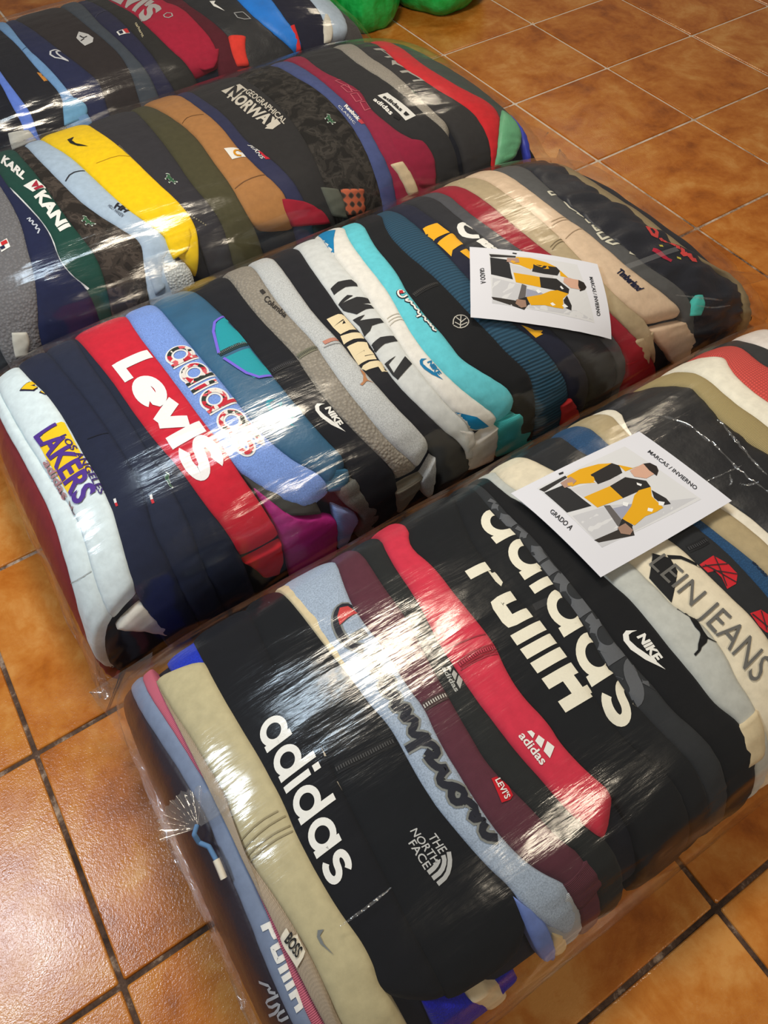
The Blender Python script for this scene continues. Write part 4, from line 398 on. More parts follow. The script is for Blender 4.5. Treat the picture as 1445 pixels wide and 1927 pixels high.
    ('C','C_rsl','sweatshirt','sweatshirt','red sleeve bundle beside the caramel brown sweatshirt',(146,24,44),'cotton',[(0.5194,0.2322),(0.5148,0.201),(0.5217,0.1628)],[(0.5415,0.2091),(0.562,0.1774),(0.5675,0.139)],{'lift': 0.012,'ne': 1,'fe': 1}),
    ('C','C_fluf','fleece_jacket','fleece','white fluffy fleece with black spots under the yellow knot',(206,208,204),'sherpa',[(0.3623,0.2012),(0.3573,0.1716),(0.3576,0.1294)],[(0.383,0.1848),(0.3874,0.156),(0.3844,0.1285)],{'lift': 0.012,'ne': 1,'fe': 1}),
    ('C','C_cream','shirt','shirt','cream cloth strip hanging below the burgundy sweatshirt',(206,186,152),'cotton',[(0.665,0.2201),(0.6729,0.1749),(0.6796,0.1326)],[(0.6791,0.218),(0.6891,0.1775),(0.6931,0.1294)],{'lift': 0.016,'ne': 1,'fe': 1}),
    ('C','C_plaid','shirt','shirt','plaid shirt tail at the near side of the third bale',(96,76,66),'plaid',[(0.592,0.2081),(0.5903,0.1829),(0.5879,0.1462)],[(0.6211,0.1909),(0.6173,0.1609),(0.6151,0.1324)],{'lift': 0.014,'ne': 1,'fe': 1}),
    ('C','C_ol2','shirt','shirt','olive cloth tail beside the plaid shirt tail',(86,88,78),'cotton',[(0.569,0.2266),(0.5687,0.196),(0.5726,0.1535)],[(0.5881,0.2104),(0.5918,0.1706),(0.5897,0.1366)],{'lift': 0.012,'ne': 1,'fe': 1}),
    ('C','C_mint','sweatshirt','sweatshirt','mint green garment at the near right corner of the third bale',(104,172,128),'nylon',[(0.8778,0.3081),(0.8369,0.2216),(0.8157,0.1291)],[(0.8792,0.2968),(0.8883,0.2324),(0.8519,0.1481)],{'lift': 0.014,'ne': 1,'fe': 1}),
    ('C','C_blu','sweatshirt','sweatshirt','royal blue garment at the extreme right corner of the third bale',(50,64,180),'nylon',[(0.9027,0.3323),(0.9099,0.2884),(0.8827,0.2097),(0.8827,0.1048),(0.8827,0.03)],[(0.9041,0.3103),(0.9099,0.279),(0.89,0.1648),(0.89,0.0824),(0.89,0.03)],{'lift': 0.006,'fe': 1}),
    ('C','C_cuf','shirt','shirt','cream white cuff beside the grey sherpa fleece',(198,194,182),'cotton',[(0.188,0.1869),(0.1815,0.1613),(0.1773,0.1343)],[(0.2001,0.1763),(0.1991,0.1567),(0.1887,0.1279)],{'lift': 0.012,'ne': 1,'fe': 1}),
    ('D','D_wc','shirt','shirt','white cuff low at the left of the rear bale',(190,188,180),'cotton',[(0.2756,0.208),(0.2719,0.1885),(0.2693,0.1647)],[(0.302,0.2003),(0.3048,0.1836),(0.307,0.1698)],{'lift': 0.012,'ne': 1,'fe': 1}),
    ('D','D_or','sweatshirt','sweatshirt','orange red sleeve beside the black jacket of the rear bale',(224,62,50),'cotton',[(0.6446,0.2754),(0.6354,0.2319),(0.6357,0.184)],[(0.6694,0.2594),(0.6567,0.222),(0.6549,0.1782)],{'lift': 0.012,'ne': 1,'fe': 1}),
    ('D','D_wt','shirt','shirt','narrow white cloth fold near the right end of the rear bale',(214,208,192),'cotton',[(0.8253,0.2919),(0.8051,0.2412),(0.7933,0.1869)],[(0.8284,0.2886),(0.8237,0.2335),(0.8065,0.191)],{'lift': 0.01,'ne': 1,'fe': 1}),
]
LOOSE = [
    ('A','A_champ','cuff',(170,176,182),'rib',[(0.2923,0.2354),(0.299,0.182),(0.3076,0.1003)],[(0.3231,0.2279),(0.3227,0.1853),(0.3247,0.1034),(0.3162,0.1003)],{'ne': 1,'fe': 1}),
    ('A','A_maroon','cuff',(92,48,58),'rib',[(0.3184,0.2392),(0.3192,0.2158),(0.3227,0.1797)],[(0.3402,0.2466),(0.3444,0.2105),(0.3445,0.1963)],{'lift': 0.004,'ne': 1,'fe': 1}),
    ('A','A_ck','cuff',(214,196,160),'cotton',[(0.4809,0.2617),(0.4749,0.2301),(0.4667,0.1956)],[(0.4981,0.265),(0.4963,0.2198),(0.4906,0.191)],{'lift': 0.003,'ne': 1,'fe': 1}),
    ('B','B_lak','sleeve',(206,200,188),'cotton',[(0.136,0.1647),(0.148,0.1396),(0.1608,0.1133),(0.173,0.0706)],[(0.1663,0.1747),(0.1685,0.1579),(0.1733,0.124),(0.179,0.0691)],{'lift': 0.002,'ne': 1,'fe': 1}),
    ('B','B_levi','sleeve',(196,20,34),'cotton',[(0.2563,0.1455),(0.2649,0.114),(0.2689,0.0796)],[(0.2936,0.1466),(0.29,0.0981),(0.2822,0.0583)],{'lift': 0.001,'ne': 1,'fe': 1}),
    ('B','B_peri','cuff',(124,150,200),'rib',[(0.3497,0.162),(0.3469,0.117),(0.3447,0.0381)],[(0.3553,0.1445),(0.3718,0.1031),(0.3599,0.0658),(0.3517,0.037)],{'lift': 0.001,'ne': 1,'fe': 1}),
    ('B','B_wind','hem',(50,98,128),'rib',[(0.3509,0.2305),(0.3494,0.2083),(0.3493,0.1835)],[(0.3727,0.2087),(0.3708,0.1877),(0.3606,0.1773)],{'lift': 0.004,'ne': 1,'fe': 1}),
    ('B','B_col','cuff',(140,132,116),'rib',[(0.41,0.1237),(0.4102,0.0881),(0.4112,0.0565)],[(0.4428,0.1238),(0.4356,0.0913),(0.4235,0.0681)],{'lift': 0.004,'ne': 1,'fe': 1}),
    ('B','B_puma','sleeve',(186,188,188),'heather',[(0.4375,0.117),(0.4387,0.0868),(0.4475,0.0493)],[(0.4575,0.1555),(0.4557,0.1153),(0.4512,0.0522)],{'lift': 0.005,'ne': 1,'fe': 1}),
    ('B','B_niked','sleeve',(206,202,196),'cotton',[(0.4852,0.1828),(0.4899,0.1424),(0.4917,0.0999)],[(0.5027,0.1615),(0.5031,0.1325),(0.4982,0.0948)],{'lift': 0.004,'ne': 1,'fe': 1}),
    ('B','B_nikew','sleeve',(214,206,196),'cotton',[(0.4991,0.1402),(0.4955,0.109),(0.4945,0.0649)],[(0.5311,0.1458),(0.5292,0.0976),(0.5273,0.0498)],{'lift': 0.003,'ne': 1,'fe': 1}),
    ('B','B_aqua','cuff',(70,176,176),'rib',[(0.5318,0.1564),(0.529,0.1112),(0.531,0.0546)],[(0.5541,0.1525),(0.5689,0.1076),(0.5757,0.0465)],{'lift': 0.005,'ne': 1,'fe': 1}),
    ('B','B_bei','sleeve',(206,178,150),'cotton',[(0.7283,0.1829),(0.7508,0.1239),(0.7851,0.0387)],[(0.7826,0.1664),(0.8064,0.1028),(0.8206,0.0219)],{'lift': 0.004,'ne': 1,'fe': 1}),
    ('B','B_kha','sleeve',(180,160,128),'cotton',[(0.7037,0.1759),(0.7145,0.1395),(0.7328,0.0913)],[(0.7356,0.1761),(0.7336,0.1429),(0.729,0.1193)],{'lift': 0.004,'ne': 1,'fe': 1}),
    ('B','B_dred','sleeve',(150,22,36),'cotton',[(0.6958,0.1368),(0.7032,0.0836),(0.7096,0.0222)],[(0.7282,0.1288),(0.7551,0.0451),(0.7541,0.005)],{'lift': 0.004,'ne': 1,'fe': 1}),
    ('C','C_lblue','sleeve',(168,184,200),'cotton',[(0.3453,0.2237),(0.3412,0.1829),(0.3396,0.1361)],[(0.3747,0.219),(0.3609,0.1912),(0.3521,0.1432)],{'lift': 0.006,'ne': 1,'fe': 1}),
    ('C','C_yel','knot',(244,202,20),'cotton',[(0.3773,0.2465),(0.3737,0.2153),(0.3753,0.1923)],[(0.4054,0.2443),(0.4026,0.2179),(0.3909,0.1982)],{'lift': 0.013,'ne': 1,'fe': 1}),
    ('C','C_mar','sleeve',(142,30,58),'cotton',[(0.6823,0.2742),(0.6753,0.2385),(0.6909,0.1882),(0.6967,0.1434)],[(0.7162,0.2446),(0.7251,0.2114),(0.7242,0.1703),(0.7185,0.1307)],{'lift': 0.012,'ne': 1,'fe': 1}),
    ('D','D_lb','cuff',(112,164,200),'cotton',[(0.3658,0.2385),(0.358,0.2068),(0.3512,0.1785)],[(0.3832,0.2374),(0.3961,0.2093),(0.3845,0.1806)],{'lift': 0.008,'ne': 1,'fe': 1}),
    ('D','D_sky','hem',(214,46,46),'cotton',[(0.7482,0.2598),(0.7442,0.2222),(0.7438,0.1801)],[(0.7567,0.2624),(0.7532,0.2195),(0.7498,0.1809)],{'lift': 0.008,'ne': 1,'fe': 1}),
    ('D','D_lev','cuff',(160,28,54),'cotton',[(0.5616,0.2538),(0.5697,0.2209),(0.5851,0.2016)],[(0.6204,0.2494),(0.61,0.2198),(0.5976,0.2011)],{'lift': 0.008,'ne': 1,'fe': 1}),
]
MARKS = [
    ('W','A_adi',('adidas','adi'),[(0.2032,0.5749),(0.1996,0.4699),(0.1964,0.3809)],[(0.2308,0.5788),(0.2254,0.4717),(0.221,0.3815)],(236,234,228),{}),
    ('T','A_tnf','FACE',[(0.248,0.3728),(0.2485,0.3413)],[(0.2528,0.3726),(0.2534,0.3414)],(190,190,188),{'bold': 0.01}),
    ('T','A_tnf','NORTH',[(0.2526,0.382),(0.2547,0.3405)],[(0.2573,0.3805),(0.2597,0.3399)],(190,190,188),{'bold': 0.01}),
    ('T','A_tnf','THE',[(0.26,0.3669),(0.2609,0.3455)],[(0.2652,0.3655),(0.2663,0.3445)],(190,190,188),{'bold': 0.01}),
    ('K','A_tnf',[[(0.2509,0.3225),(0.2581,0.3236),(0.2637,0.3322),(0.2662,0.342)],[(0.25,0.33),(0.2566,0.3305),(0.2613,0.3366),(0.2623,0.3426)],[(0.2494,0.3371),(0.2548,0.3378),(0.2585,0.3412)]],0.0062,(180,180,178),{'name': 'emblem'}),
    ('K','A_champ',[[(0.3038,0.6475),(0.2993,0.6584),(0.2922,0.6563),(0.2859,0.6417),(0.2835,0.6229),(0.2841,0.6082),(0.2868,0.5969),(0.2915,0.5887)],[(0.2888,0.6079),(0.2995,0.6088)],[(0.3037,0.5757),(0.2911,0.575),(0.2873,0.5733),(0.2937,0.5696),(0.2937,0.5611),(0.288,0.5598),(0.2881,0.5535),(0.2921,0.5445),(0.2952,0.5348),(0.2921,0.5284),(0.288,0.5344),(0.2884,0.5429),(0.2872,0.5323),(0.2866,0.5232),(0.2917,0.517),(0.2912,0.5099),(0.2862,0.5077),(0.2863,0.5022),(0.2931,0.498),(0.2928,0.4916),(0.287,0.49),(0.2875,0.4857),(0.2937,0.4802),(0.2903,0.4731),(0.2861,0.4707),(0.2868,0.4644),(0.2925,0.4577),(0.293,0.4536)],[(0.2953,0.4544),(0.2873,0.4548),(0.2776,0.4563)],[(0.2873,0.4548),(0.2932,0.4461),(0.2943,0.4351),(0.2898,0.4315),(0.2872,0.4425)],[(0.2859,0.4378),(0.2862,0.4279),(0.2882,0.4186),(0.2936,0.4141),(0.2878,0.4123),(0.2839,0.4075),(0.2855,0.3998),(0.2904,0.3941),(0.2945,0.3827),(0.2895,0.3753),(0.2848,0.3799),(0.2857,0.3895),(0.2904,0.3941)],[(0.2895,0.3753),(0.2926,0.3742),(0.2951,0.3599),(0.2885,0.3571),(0.2898,0.3536),(0.2959,0.3502),(0.2965,0.3447),(0.2902,0.3415),(0.2898,0.3329),(0.2963,0.3238)]],0.0175,(128,130,126),{'name': 'embroidery_border'}),
    ('K','A_champ',[[(0.3038,0.6475),(0.2993,0.6584),(0.2922,0.6563),(0.2859,0.6417),(0.2835,0.6229),(0.2841,0.6082),(0.2868,0.5969),(0.2915,0.5887)],[(0.2888,0.6079),(0.2995,0.6088)],[(0.3037,0.5757),(0.2911,0.575),(0.2873,0.5733),(0.2937,0.5696),(0.2937,0.5611),(0.288,0.5598),(0.2881,0.5535),(0.2921,0.5445),(0.2952,0.5348),(0.2921,0.5284),(0.288,0.5344),(0.2884,0.5429),(0.2872,0.5323),(0.2866,0.5232),(0.2917,0.517),(0.2912,0.5099),(0.2862,0.5077),(0.2863,0.5022),(0.2931,0.498),(0.2928,0.4916),(0.287,0.49),(0.2875,0.4857),(0.2937,0.4802),(0.2903,0.4731),(0.2861,0.4707),(0.2868,0.4644),(0.2925,0.4577),(0.293,0.4536)],[(0.2953,0.4544),(0.2873,0.4548),(0.2776,0.4563)],[(0.2873,0.4548),(0.2932,0.4461),(0.2943,0.4351),(0.2898,0.4315),(0.2872,0.4425)],[(0.2859,0.4378),(0.2862,0.4279),(0.2882,0.4186),(0.2936,0.4141),(0.2878,0.4123),(0.2839,0.4075),(0.2855,0.3998),(0.2904,0.3941),(0.2945,0.3827),(0.2895,0.3753),(0.2848,0.3799),(0.2857,0.3895),(0.2904,0.3941)],[(0.2895,0.3753),(0.2926,0.3742),(0.2951,0.3599),(0.2885,0.3571),(0.2898,0.3536),(0.2959,0.3502),(0.2965,0.3447),(0.2902,0.3415),(0.2898,0.3329),(0.2963,0.3238)]],0.0105,(34,36,46),{'lift': 0.0022,'name': 'script_embroidery'}),
    ('Y','A_champ',[[(0.2944,0.6571),(0.3002,0.6543),(0.3031,0.6392),(0.2947,0.6373),(0.287,0.634),(0.2893,0.6472)]],(200,66,66),{'lift': 0.003,'name': 'emblem'}),
    ('T','A_coral','adidas',[(0.3421,0.3986),(0.3437,0.3582)],[(0.3477,0.3983),(0.3494,0.3593)],(236,234,228),{'bold': 0.02}),
    ('Y','A_coral',[[(0.3488,0.397),(0.3493,0.3873),(0.3523,0.3901),(0.3515,0.3952)],[(0.3496,0.3836),(0.3502,0.3733),(0.3553,0.3787),(0.3537,0.3866)],[(0.3504,0.3696),(0.3511,0.3594),(0.358,0.3665),(0.3562,0.3758)]],(236,234,228),{'name': 'emblem'}),
    ('T','A_char','adidas',[(0.3278,0.5149),(0.3257,0.4806)],[(0.331,0.5132),(0.3292,0.48)],(176,176,170),{'bold': 0.02}),
    ('Y','A_char',[[(0.3316,0.5125),(0.3311,0.5043),(0.3334,0.5074),(0.3332,0.5115)],[(0.3309,0.5012),(0.3304,0.4925),(0.3345,0.4984),(0.334,0.5047)],[(0.3303,0.4895),(0.3298,0.481),(0.3352,0.4886),(0.3348,0.4961)]],(176,176,170),{'name': 'emblem'}),
    ('Y','A_maroon',[[(0.3128,0.3777),(0.3213,0.3743),(0.3187,0.35),(0.3155,0.348),(0.3098,0.3508)]],(196,22,38),{'name': 'fabric_tab','lift': 0.002}),
    ('T','A_maroon',"LEVI'S",[(0.314,0.3742),(0.3126,0.3514)],[(0.3182,0.3731),(0.317,0.3507)],(236,234,228),{'bold': 0.02,'lift': 0.0035}),
    ('W','A_puma',('PUMA','blk'),[(0.3855,0.6113),(0.3799,0.491),(0.3782,0.3872)],[(0.4335,0.6079),(0.4255,0.4871),(0.4221,0.3821)],(236,230,210),{}),
    ('W','A_adi2',('adidas','adi'),[(0.4218,0.6779),(0.4181,0.5902),(0.4122,0.4784),(0.3995,0.3394)],[(0.4668,0.6788),(0.4606,0.5891),(0.4528,0.4763),(0.4384,0.3366)],(236,230,210),{}),
    ('W','A_gadi',('adidas','adi'),[(0.4342,0.6955),(0.4308,0.5875),(0.4258,0.4754),(0.4139,0.3506)],[(0.4805,0.697),(0.4739,0.5864),(0.4671,0.4738),(0.4545,0.3469)],(92,94,98),{'w': 0.24}),
    ('T','A_nike','NIKE',[(0.4531,0.4149),(0.4516,0.3756)],[(0.4601,0.4155),(0.4591,0.3772)],(236,234,228),{'bold': 0.05,'shear': 0.2}),
    ('Y','A_nike',[[(0.4567,0.4207),(0.4502,0.4281),(0.4465,0.4262),(0.4441,0.4199),(0.4439,0.4063),(0.4474,0.3873),(0.4549,0.3644),(0.4521,0.3856),(0.4484,0.4042),(0.4474,0.4161),(0.4496,0.422),(0.4529,0.4223)]],(236,234,228),{'name': 'emblem'}),
    ('Y','A_lgrey',[[(0.4928,0.4154),(0.4949,0.4156),(0.496,0.411),(0.4979,0.4009),(0.4996,0.3905),(0.5001,0.3881),(0.4984,0.3822),(0.497,0.375),(0.4966,0.3666),(0.4985,0.3609),(0.5007,0.3557),(0.5002,0.3551),(0.4971,0.3612),(0.4955,0.3651),(0.4928,0.3622),(0.4875,0.3613),(0.4849,0.3586),(0.4793,0.3569),(0.4793,0.3599),(0.4836,0.3613),(0.4866,0.3665),(0.4926,0.3735),(0.494,0.377),(0.4935,0.3851),(0.4947,0.3941),(0.4963,0.3995),(0.4948,0.4057),(0.4942,0.412)]],(16,16,18),{'name': 'emblem'}),
    ('Y','A_ck',[[(0.5083,0.4907),(0.5163,0.473),(0.5132,0.4536),(0.4934,0.4256),(0.4932,0.4671)],[(0.5162,0.4785),(0.5246,0.4679),(0.5331,0.4446),(0.5308,0.4416),(0.5225,0.464),(0.5151,0.4726)]],(22,22,24),{'name': 'print'}),
    ('T','A_ck','LEIN JEANS',[(0.4996,0.4818),(0.5026,0.391),(0.5047,0.2902)],[(0.5153,0.4824),(0.52,0.3938),(0.5265,0.2966)],(104,102,98),{'bold': 0.0,'lift': 0.0025}),
    ('Y','A_red',[[(0.5322,0.4456),(0.5446,0.4448),(0.5487,0.4249),(0.549,0.4084),(0.5423,0.3992),(0.5348,0.4004),(0.5373,0.4156),(0.5369,0.4277),(0.5327,0.4311)],[(0.5363,0.3601),(0.5441,0.3563),(0.5478,0.3401),(0.5402,0.3213),(0.5368,0.3308),(0.5358,0.3408)]],(200,34,44),{'name': 'print'}),
    ('K','A_red',[[(0.5344,0.4413),(0.5431,0.4006)],[(0.5445,0.4428),(0.5357,0.4039)],[(0.5323,0.4413),(0.5481,0.4256)],[(0.5358,0.4293),(0.5484,0.4081)],[(0.5368,0.358),(0.5404,0.3299)],[(0.5435,0.3553),(0.5378,0.3327)]],0.0016,(38,39,41),{'lift': 0.003,'name': 'print_line'}),
    ('K','A_ck',[[(0.4876,0.669),(0.4921,0.676),(0.497,0.6729),(0.5015,0.6637)]],0.006,(90,88,84),{'name': 'print_line'}),
    ('Y','A_knit',[[(0.1672,0.3786),(0.1683,0.3462),(0.1595,0.34),(0.158,0.3723)]],(222,214,196),{'name': 'woven_label','lift': 0.003}),
    ('T','A_knit','BOSS',[(0.1604,0.3678),(0.1621,0.3473)],[(0.1661,0.3711),(0.1673,0.3507)],(30,30,32),{'bold': 0.02,'lift': 0.005}),
    ('W','A_slate',('PUMA','blk'),[(0.149,0.3962),(0.1438,0.3041)],[(0.1619,0.3911),(0.1582,0.3024)],(236,234,228),{}),
    ('Y','A_khaki',[[(0.1794,0.3563),(0.1827,0.3534),(0.1791,0.3509),(0.1788,0.342),(0.1808,0.3273),(0.1772,0.3439),(0.1773,0.3517)]],(120,124,124),{'name': 'emblem'}),
    ('K','A_end',[[(0.1241,0.3541),(0.1331,0.3418),(0.1272,0.341),(0.1337,0.3339)],[(0.135,0.3304),(0.1191,0.3355),(0.1211,0.327),(0.1341,0.3237),(0.1272,0.3186),(0.1151,0.3222)],[(0.1368,0.3141),(0.1258,0.3169),(0.1243,0.3102),(0.1344,0.3072)]],0.004,(170,172,178),{'name': 'emblem'}),
    ('K','A_khaki',[[(0.163,0.4782),(0.1786,0.4814),(0.1913,0.4794)],[(0.1606,0.4687),(0.1791,0.4723),(0.1938,0.4706)],[(0.1615,0.4603),(0.1793,0.4624),(0.1949,0.4586)],[(0.1615,0.454),(0.1789,0.4559),(0.1942,0.4524)]],0.0022,(150,138,104),{'name': 'seam'}),
    ('K','A_adi',[[(0.2348,0.5172),(0.2328,0.5014)],[(0.2315,0.4701),(0.2317,0.4548)]],0.005,(206,196,180),{'name': 'drawcord'}),
    ('K','A_tnf',[[(0.2337,0.4814),(0.2548,0.4762),(0.2744,0.4724)]],0.014,(24,25,28),{'name': 'zipper_tape'}),
    ('K','A_tnf',[[(0.2337,0.4814),(0.2548,0.4762),(0.2744,0.4724)]],0.00588,(70,70,70),{'lift': 0.0035,'name': 'zipper_teeth','dash': 0.0019}),
    ('K','A_coral',[[(0.3386,0.5047),(0.3539,0.5043),(0.3689,0.4983)]],0.014,(150,26,44),{'name': 'zipper_tape'}),
    ('K','A_coral',[[(0.3386,0.5047),(0.3539,0.5043),(0.3689,0.4983)]],0.00588,(190,60,80),{'lift': 0.0035,'name': 'zipper_teeth','dash': 0.0019}),
    ('K','A_maroon',[[(0.3028,0.4868),(0.3134,0.4856),(0.3248,0.4827)]],0.014,(70,50,50),{'name': 'zipper_tape'}),
    ('K','A_maroon',[[(0.3028,0.4868),(0.3134,0.4856),(0.3248,0.4827)]],0.00588,(190,186,176),{'lift': 0.0035,'name': 'zipper_teeth','dash': 0.0019}),
    ('K','A_adi2',[[(0.4081,0.5156),(0.4214,0.5124),(0.4336,0.5081)]],0.012,(40,41,44),{'lift': 0.0007,'name': 'zipper_tape'}),
    ('K','A_red',[[(0.5337,0.4702),(0.5421,0.4671),(0.5505,0.4663)]],0.014,(28,28,30),{'name': 'zipper_tape'}),
    ('K','A_red',[[(0.5337,0.4702),(0.5421,0.4671),(0.5505,0.4663)]],0.00588,(60,60,62),{'lift': 0.0035,'name': 'zipper_teeth','dash': 0.0019}),
    ('K','A_coral',[[(0.337,0.5301),(0.356,0.5249),(0.3707,0.5187)],[(0.335,0.499),(0.3549,0.4965),(0.3693,0.4892)]],0.002,(160,36,56),{'name': 'seam'}),
    ('T','A_bfl','BOSS',[(0.5663,0.4102),(0.5663,0.3848)],[(0.5711,0.4111),(0.5712,0.386)],(24,40,66),{'bold': 0.02}),
    ('Y','B_lak',[[(0.1611,0.6365),(0.1696,0.6452),(0.1752,0.6483),(0.1782,0.6293),(0.174,0.6303),(0.1787,0.6211),(0.1725,0.6137)],[(0.1758,0.6037),(0.1781,0.6095),(0.1811,0.588)]],(40,30,60),{'name': 'print'}),
    ('Y','B_lak',[[(0.1634,0.6357),(0.1699,0.6422),(0.1746,0.6445),(0.1765,0.6334),(0.1714,0.633),(0.1769,0.6216),(0.1724,0.6172)],[(0.1774,0.6035),(0.1785,0.6063),(0.1799,0.5939)]],(240,196,24),{'lift': 0.0028,'name': 'print'}),
    ('Y','B_lak',[[(0.1556,0.5047),(0.1698,0.515),(0.1811,0.5147),(0.1872,0.5032),(0.1878,0.4704),(0.1872,0.4233),(0.1831,0.3987),(0.1717,0.3925),(0.1591,0.3838),(0.1576,0.4287),(0.1563,0.4621)]],(240,200,30),{'name': 'print'}),
    ('T','B_lak','LAKERS',[(0.1543,0.5187),(0.159,0.4458),(0.1597,0.3585)],[(0.1771,0.5165),(0.1798,0.4454),(0.1811,0.36)],(80,50,140),{'bold': 0.03,'lift': 0.003}),
    ('T','B_lak','LOS ANGELES',[(0.1749,0.4853),(0.1796,0.4261),(0.181,0.3533)],[(0.18,0.485),(0.185,0.4263),(0.1859,0.3538)],(60,40,110),{'bold': 0.02,'lift': 0.003}),
    ('T','B_white','adidas',[(0.1514,0.4644),(0.1511,0.3855)],[(0.16,0.4579),(0.1595,0.3815)],(176,130,134),{'bold': 0.02}),
    ('T','B_lak','adidas',[(0.1514,0.4644),(0.1511,0.3855)],[(0.16,0.4579),(0.1595,0.3815)],(176,130,134),{'bold': 0.02,'lift': 0.0034}),
    ('Y','B_lak',[[(0.1525,0.3762),(0.1571,0.3761),(0.1551,0.3652),(0.1581,0.3626),(0.1545,0.3593),(0.1552,0.3506),(0.1494,0.3619)]],(176,130,134),{'lift': 0.003,'name': 'emblem'}),
    ('Y','B_navy1',[[(0.1886,0.3354),(0.1906,0.3343),(0.1899,0.3276),(0.1879,0.3287)]],(226,224,222),{'name': 'flag_tab'}),
    ('Y','B_navy1',[[(0.1879,0.3287),(0.1899,0.3276),(0.1896,0.322),(0.1876,0.3228)]],(200,40,50),{'name': 'flag_tab'}),
    ('Y','B_navy2',[[(0.2147,0.3128),(0.2169,0.3123),(0.2158,0.3049),(0.2138,0.3061)]],(226,224,222),{'name': 'flag_tab'}),
    ('Y','B_navy2',[[(0.2138,0.3061),(0.2158,0.3049),(0.2154,0.2986),(0.2132,0.2991)]],(200,40,50),{'name': 'flag_tab'}),
    ('Y','B_navy3',[[(0.2348,0.3356),(0.2362,0.3327),(0.2368,0.3281),(0.2352,0.3249),(0.2344,0.3206),(0.2345,0.3171),(0.2335,0.3147),(0.2344,0.3071),(0.2333,0.3069),(0.2322,0.3123),(0.2312,0.3075),(0.2302,0.3084),(0.2312,0.3151),(0.2309,0.3175),(0.2284,0.3175),(0.2287,0.3211),(0.231,0.3212),(0.2318,0.3263),(0.2295,0.3282),(0.2301,0.3317),(0.2324,0.3296),(0.2339,0.3318),(0.235,0.3292),(0.2351,0.3325)]],(206,210,200),{'name': 'patch_border'}),
    ('Y','B_navy3',[[(0.2345,0.3334),(0.2356,0.331),(0.2361,0.3272),(0.2348,0.3244),(0.2341,0.3208),(0.2341,0.3178),(0.2333,0.3157),(0.234,0.3092),(0.2331,0.3091),(0.2323,0.3137),(0.2314,0.3097),(0.2306,0.3104),(0.2314,0.316),(0.2312,0.3181),(0.2292,0.3181),(0.2294,0.3211),(0.2313,0.3212),(0.232,0.3255),(0.2301,0.3271),(0.2306,0.33),(0.2325,0.3283),(0.2337,0.3302),(0.2346,0.3281),(0.2347,0.3309)]],(52,92,62),{'lift': 0.0026,'name': 'reptile_patch'}),
    ('W','B_levi',('LEVIS','levi'),[(0.2423,0.5789),(0.2481,0.4196),(0.2503,0.2961)],[(0.2768,0.5835),(0.2817,0.4235),(0.2837,0.3001)],(238,236,234),{}),
    ('W','B_peri',('adidas','adi'),[(0.2853,0.5533),(0.2896,0.408),(0.2958,0.296)],[(0.3204,0.5565),(0.3229,0.4086),(0.3281,0.2992)],(226,226,224),{'w': 0.22}),
    ('W','B_peri',('adidas','adi'),[(0.2853,0.5533),(0.2896,0.408),(0.2958,0.296)],[(0.3204,0.5565),(0.3229,0.4086),(0.3281,0.2992)],(200,60,70),{'w': 0.11,'lift': 0.0026,'mat': 'floral','name': 'floral_lettering'}),
    ('Y','B_wind',[[(0.3541,0.5842),(0.359,0.5454),(0.3627,0.4989),(0.3294,0.5013),(0.3412,0.5636)],[(0.33,0.4837),(0.3605,0.4851),(0.3615,0.4564),(0.3593,0.4126),(0.3415,0.4187)]],(34,150,162),{'name': 'colour_panel'}),
    ('K','B_wind',[[(0.3557,0.5838),(0.3397,0.5684),(0.3285,0.4979)],[(0.3295,0.4836),(0.3416,0.4172),(0.3583,0.4111)]],0.006,(120,100,214),{'lift': 0.003,'name': 'piping'}),
    ('K','B_wind',[[(0.3282,0.4968),(0.3456,0.4976),(0.3639,0.4974)]],0.014,(40,62,66),{'name': 'zipper_tape'}),
    ('K','B_wind',[[(0.3282,0.4968),(0.3456,0.4976),(0.3639,0.4974)]],0.00588,(96,104,100),{'lift': 0.0035,'name': 'zipper_teeth','dash': 0.0019}),
    ('Y','B_wind',[[(0.3466,0.3628),(0.3407,0.3692),(0.3376,0.366),(0.3359,0.3586),(0.3366,0.3439),(0.3407,0.3249),(0.3483,0.3031),(0.3447,0.3243),(0.3405,0.3429),(0.3389,0.3554),(0.3404,0.3623),(0.3432,0.3635)]],(34,140,160),{'name': 'emblem'}),
    ('T','B_wind','NIKE',[(0.3438,0.3556),(0.3449,0.3138)],[(0.3497,0.3581),(0.3511,0.3174)],(34,140,160),{'bold': 0.05,'shear': 0.2}),
    ('Y','B_bnike',[[(0.3819,0.3196),(0.3758,0.3256),(0.3727,0.3228),(0.3711,0.3158),(0.372,0.3022),(0.3765,0.2842),(0.3849,0.2633),(0.3806,0.2836),(0.376,0.3011),(0.3742,0.3128),(0.3757,0.3192),(0.3785,0.3203)]],(236,234,228),{'name': 'emblem'}),
    ('T','B_bnike','NIKE',[(0.3792,0.3129),(0.381,0.2736)],[(0.3852,0.3152),(0.3874,0.2769)],(236,234,228),{'bold': 0.05,'shear': 0.2}),
    ('Y','B_nikew',[[(0.4879,0.3122),(0.4828,0.3169),(0.4802,0.3146),(0.4788,0.3092),(0.4794,0.2984),(0.483,0.284),(0.49,0.2673),(0.4865,0.2836),(0.4827,0.2975),(0.4813,0.3068),(0.4826,0.3119),(0.485,0.3127)]],(16,116,166),{'name': 'emblem'}),
    ('T','B_nikew','NIKE',[(0.4855,0.3069),(0.4868,0.2756)],[(0.4906,0.3087),(0.4921,0.2782)],(16,116,166),{'bold': 0.05,'shear': 0.2}),
    ('K','B_bnike',[[(0.3591,0.4182),(0.3738,0.4179),(0.39,0.4129)]],0.014,(30,31,36),{'name': 'zipper_tape'}),
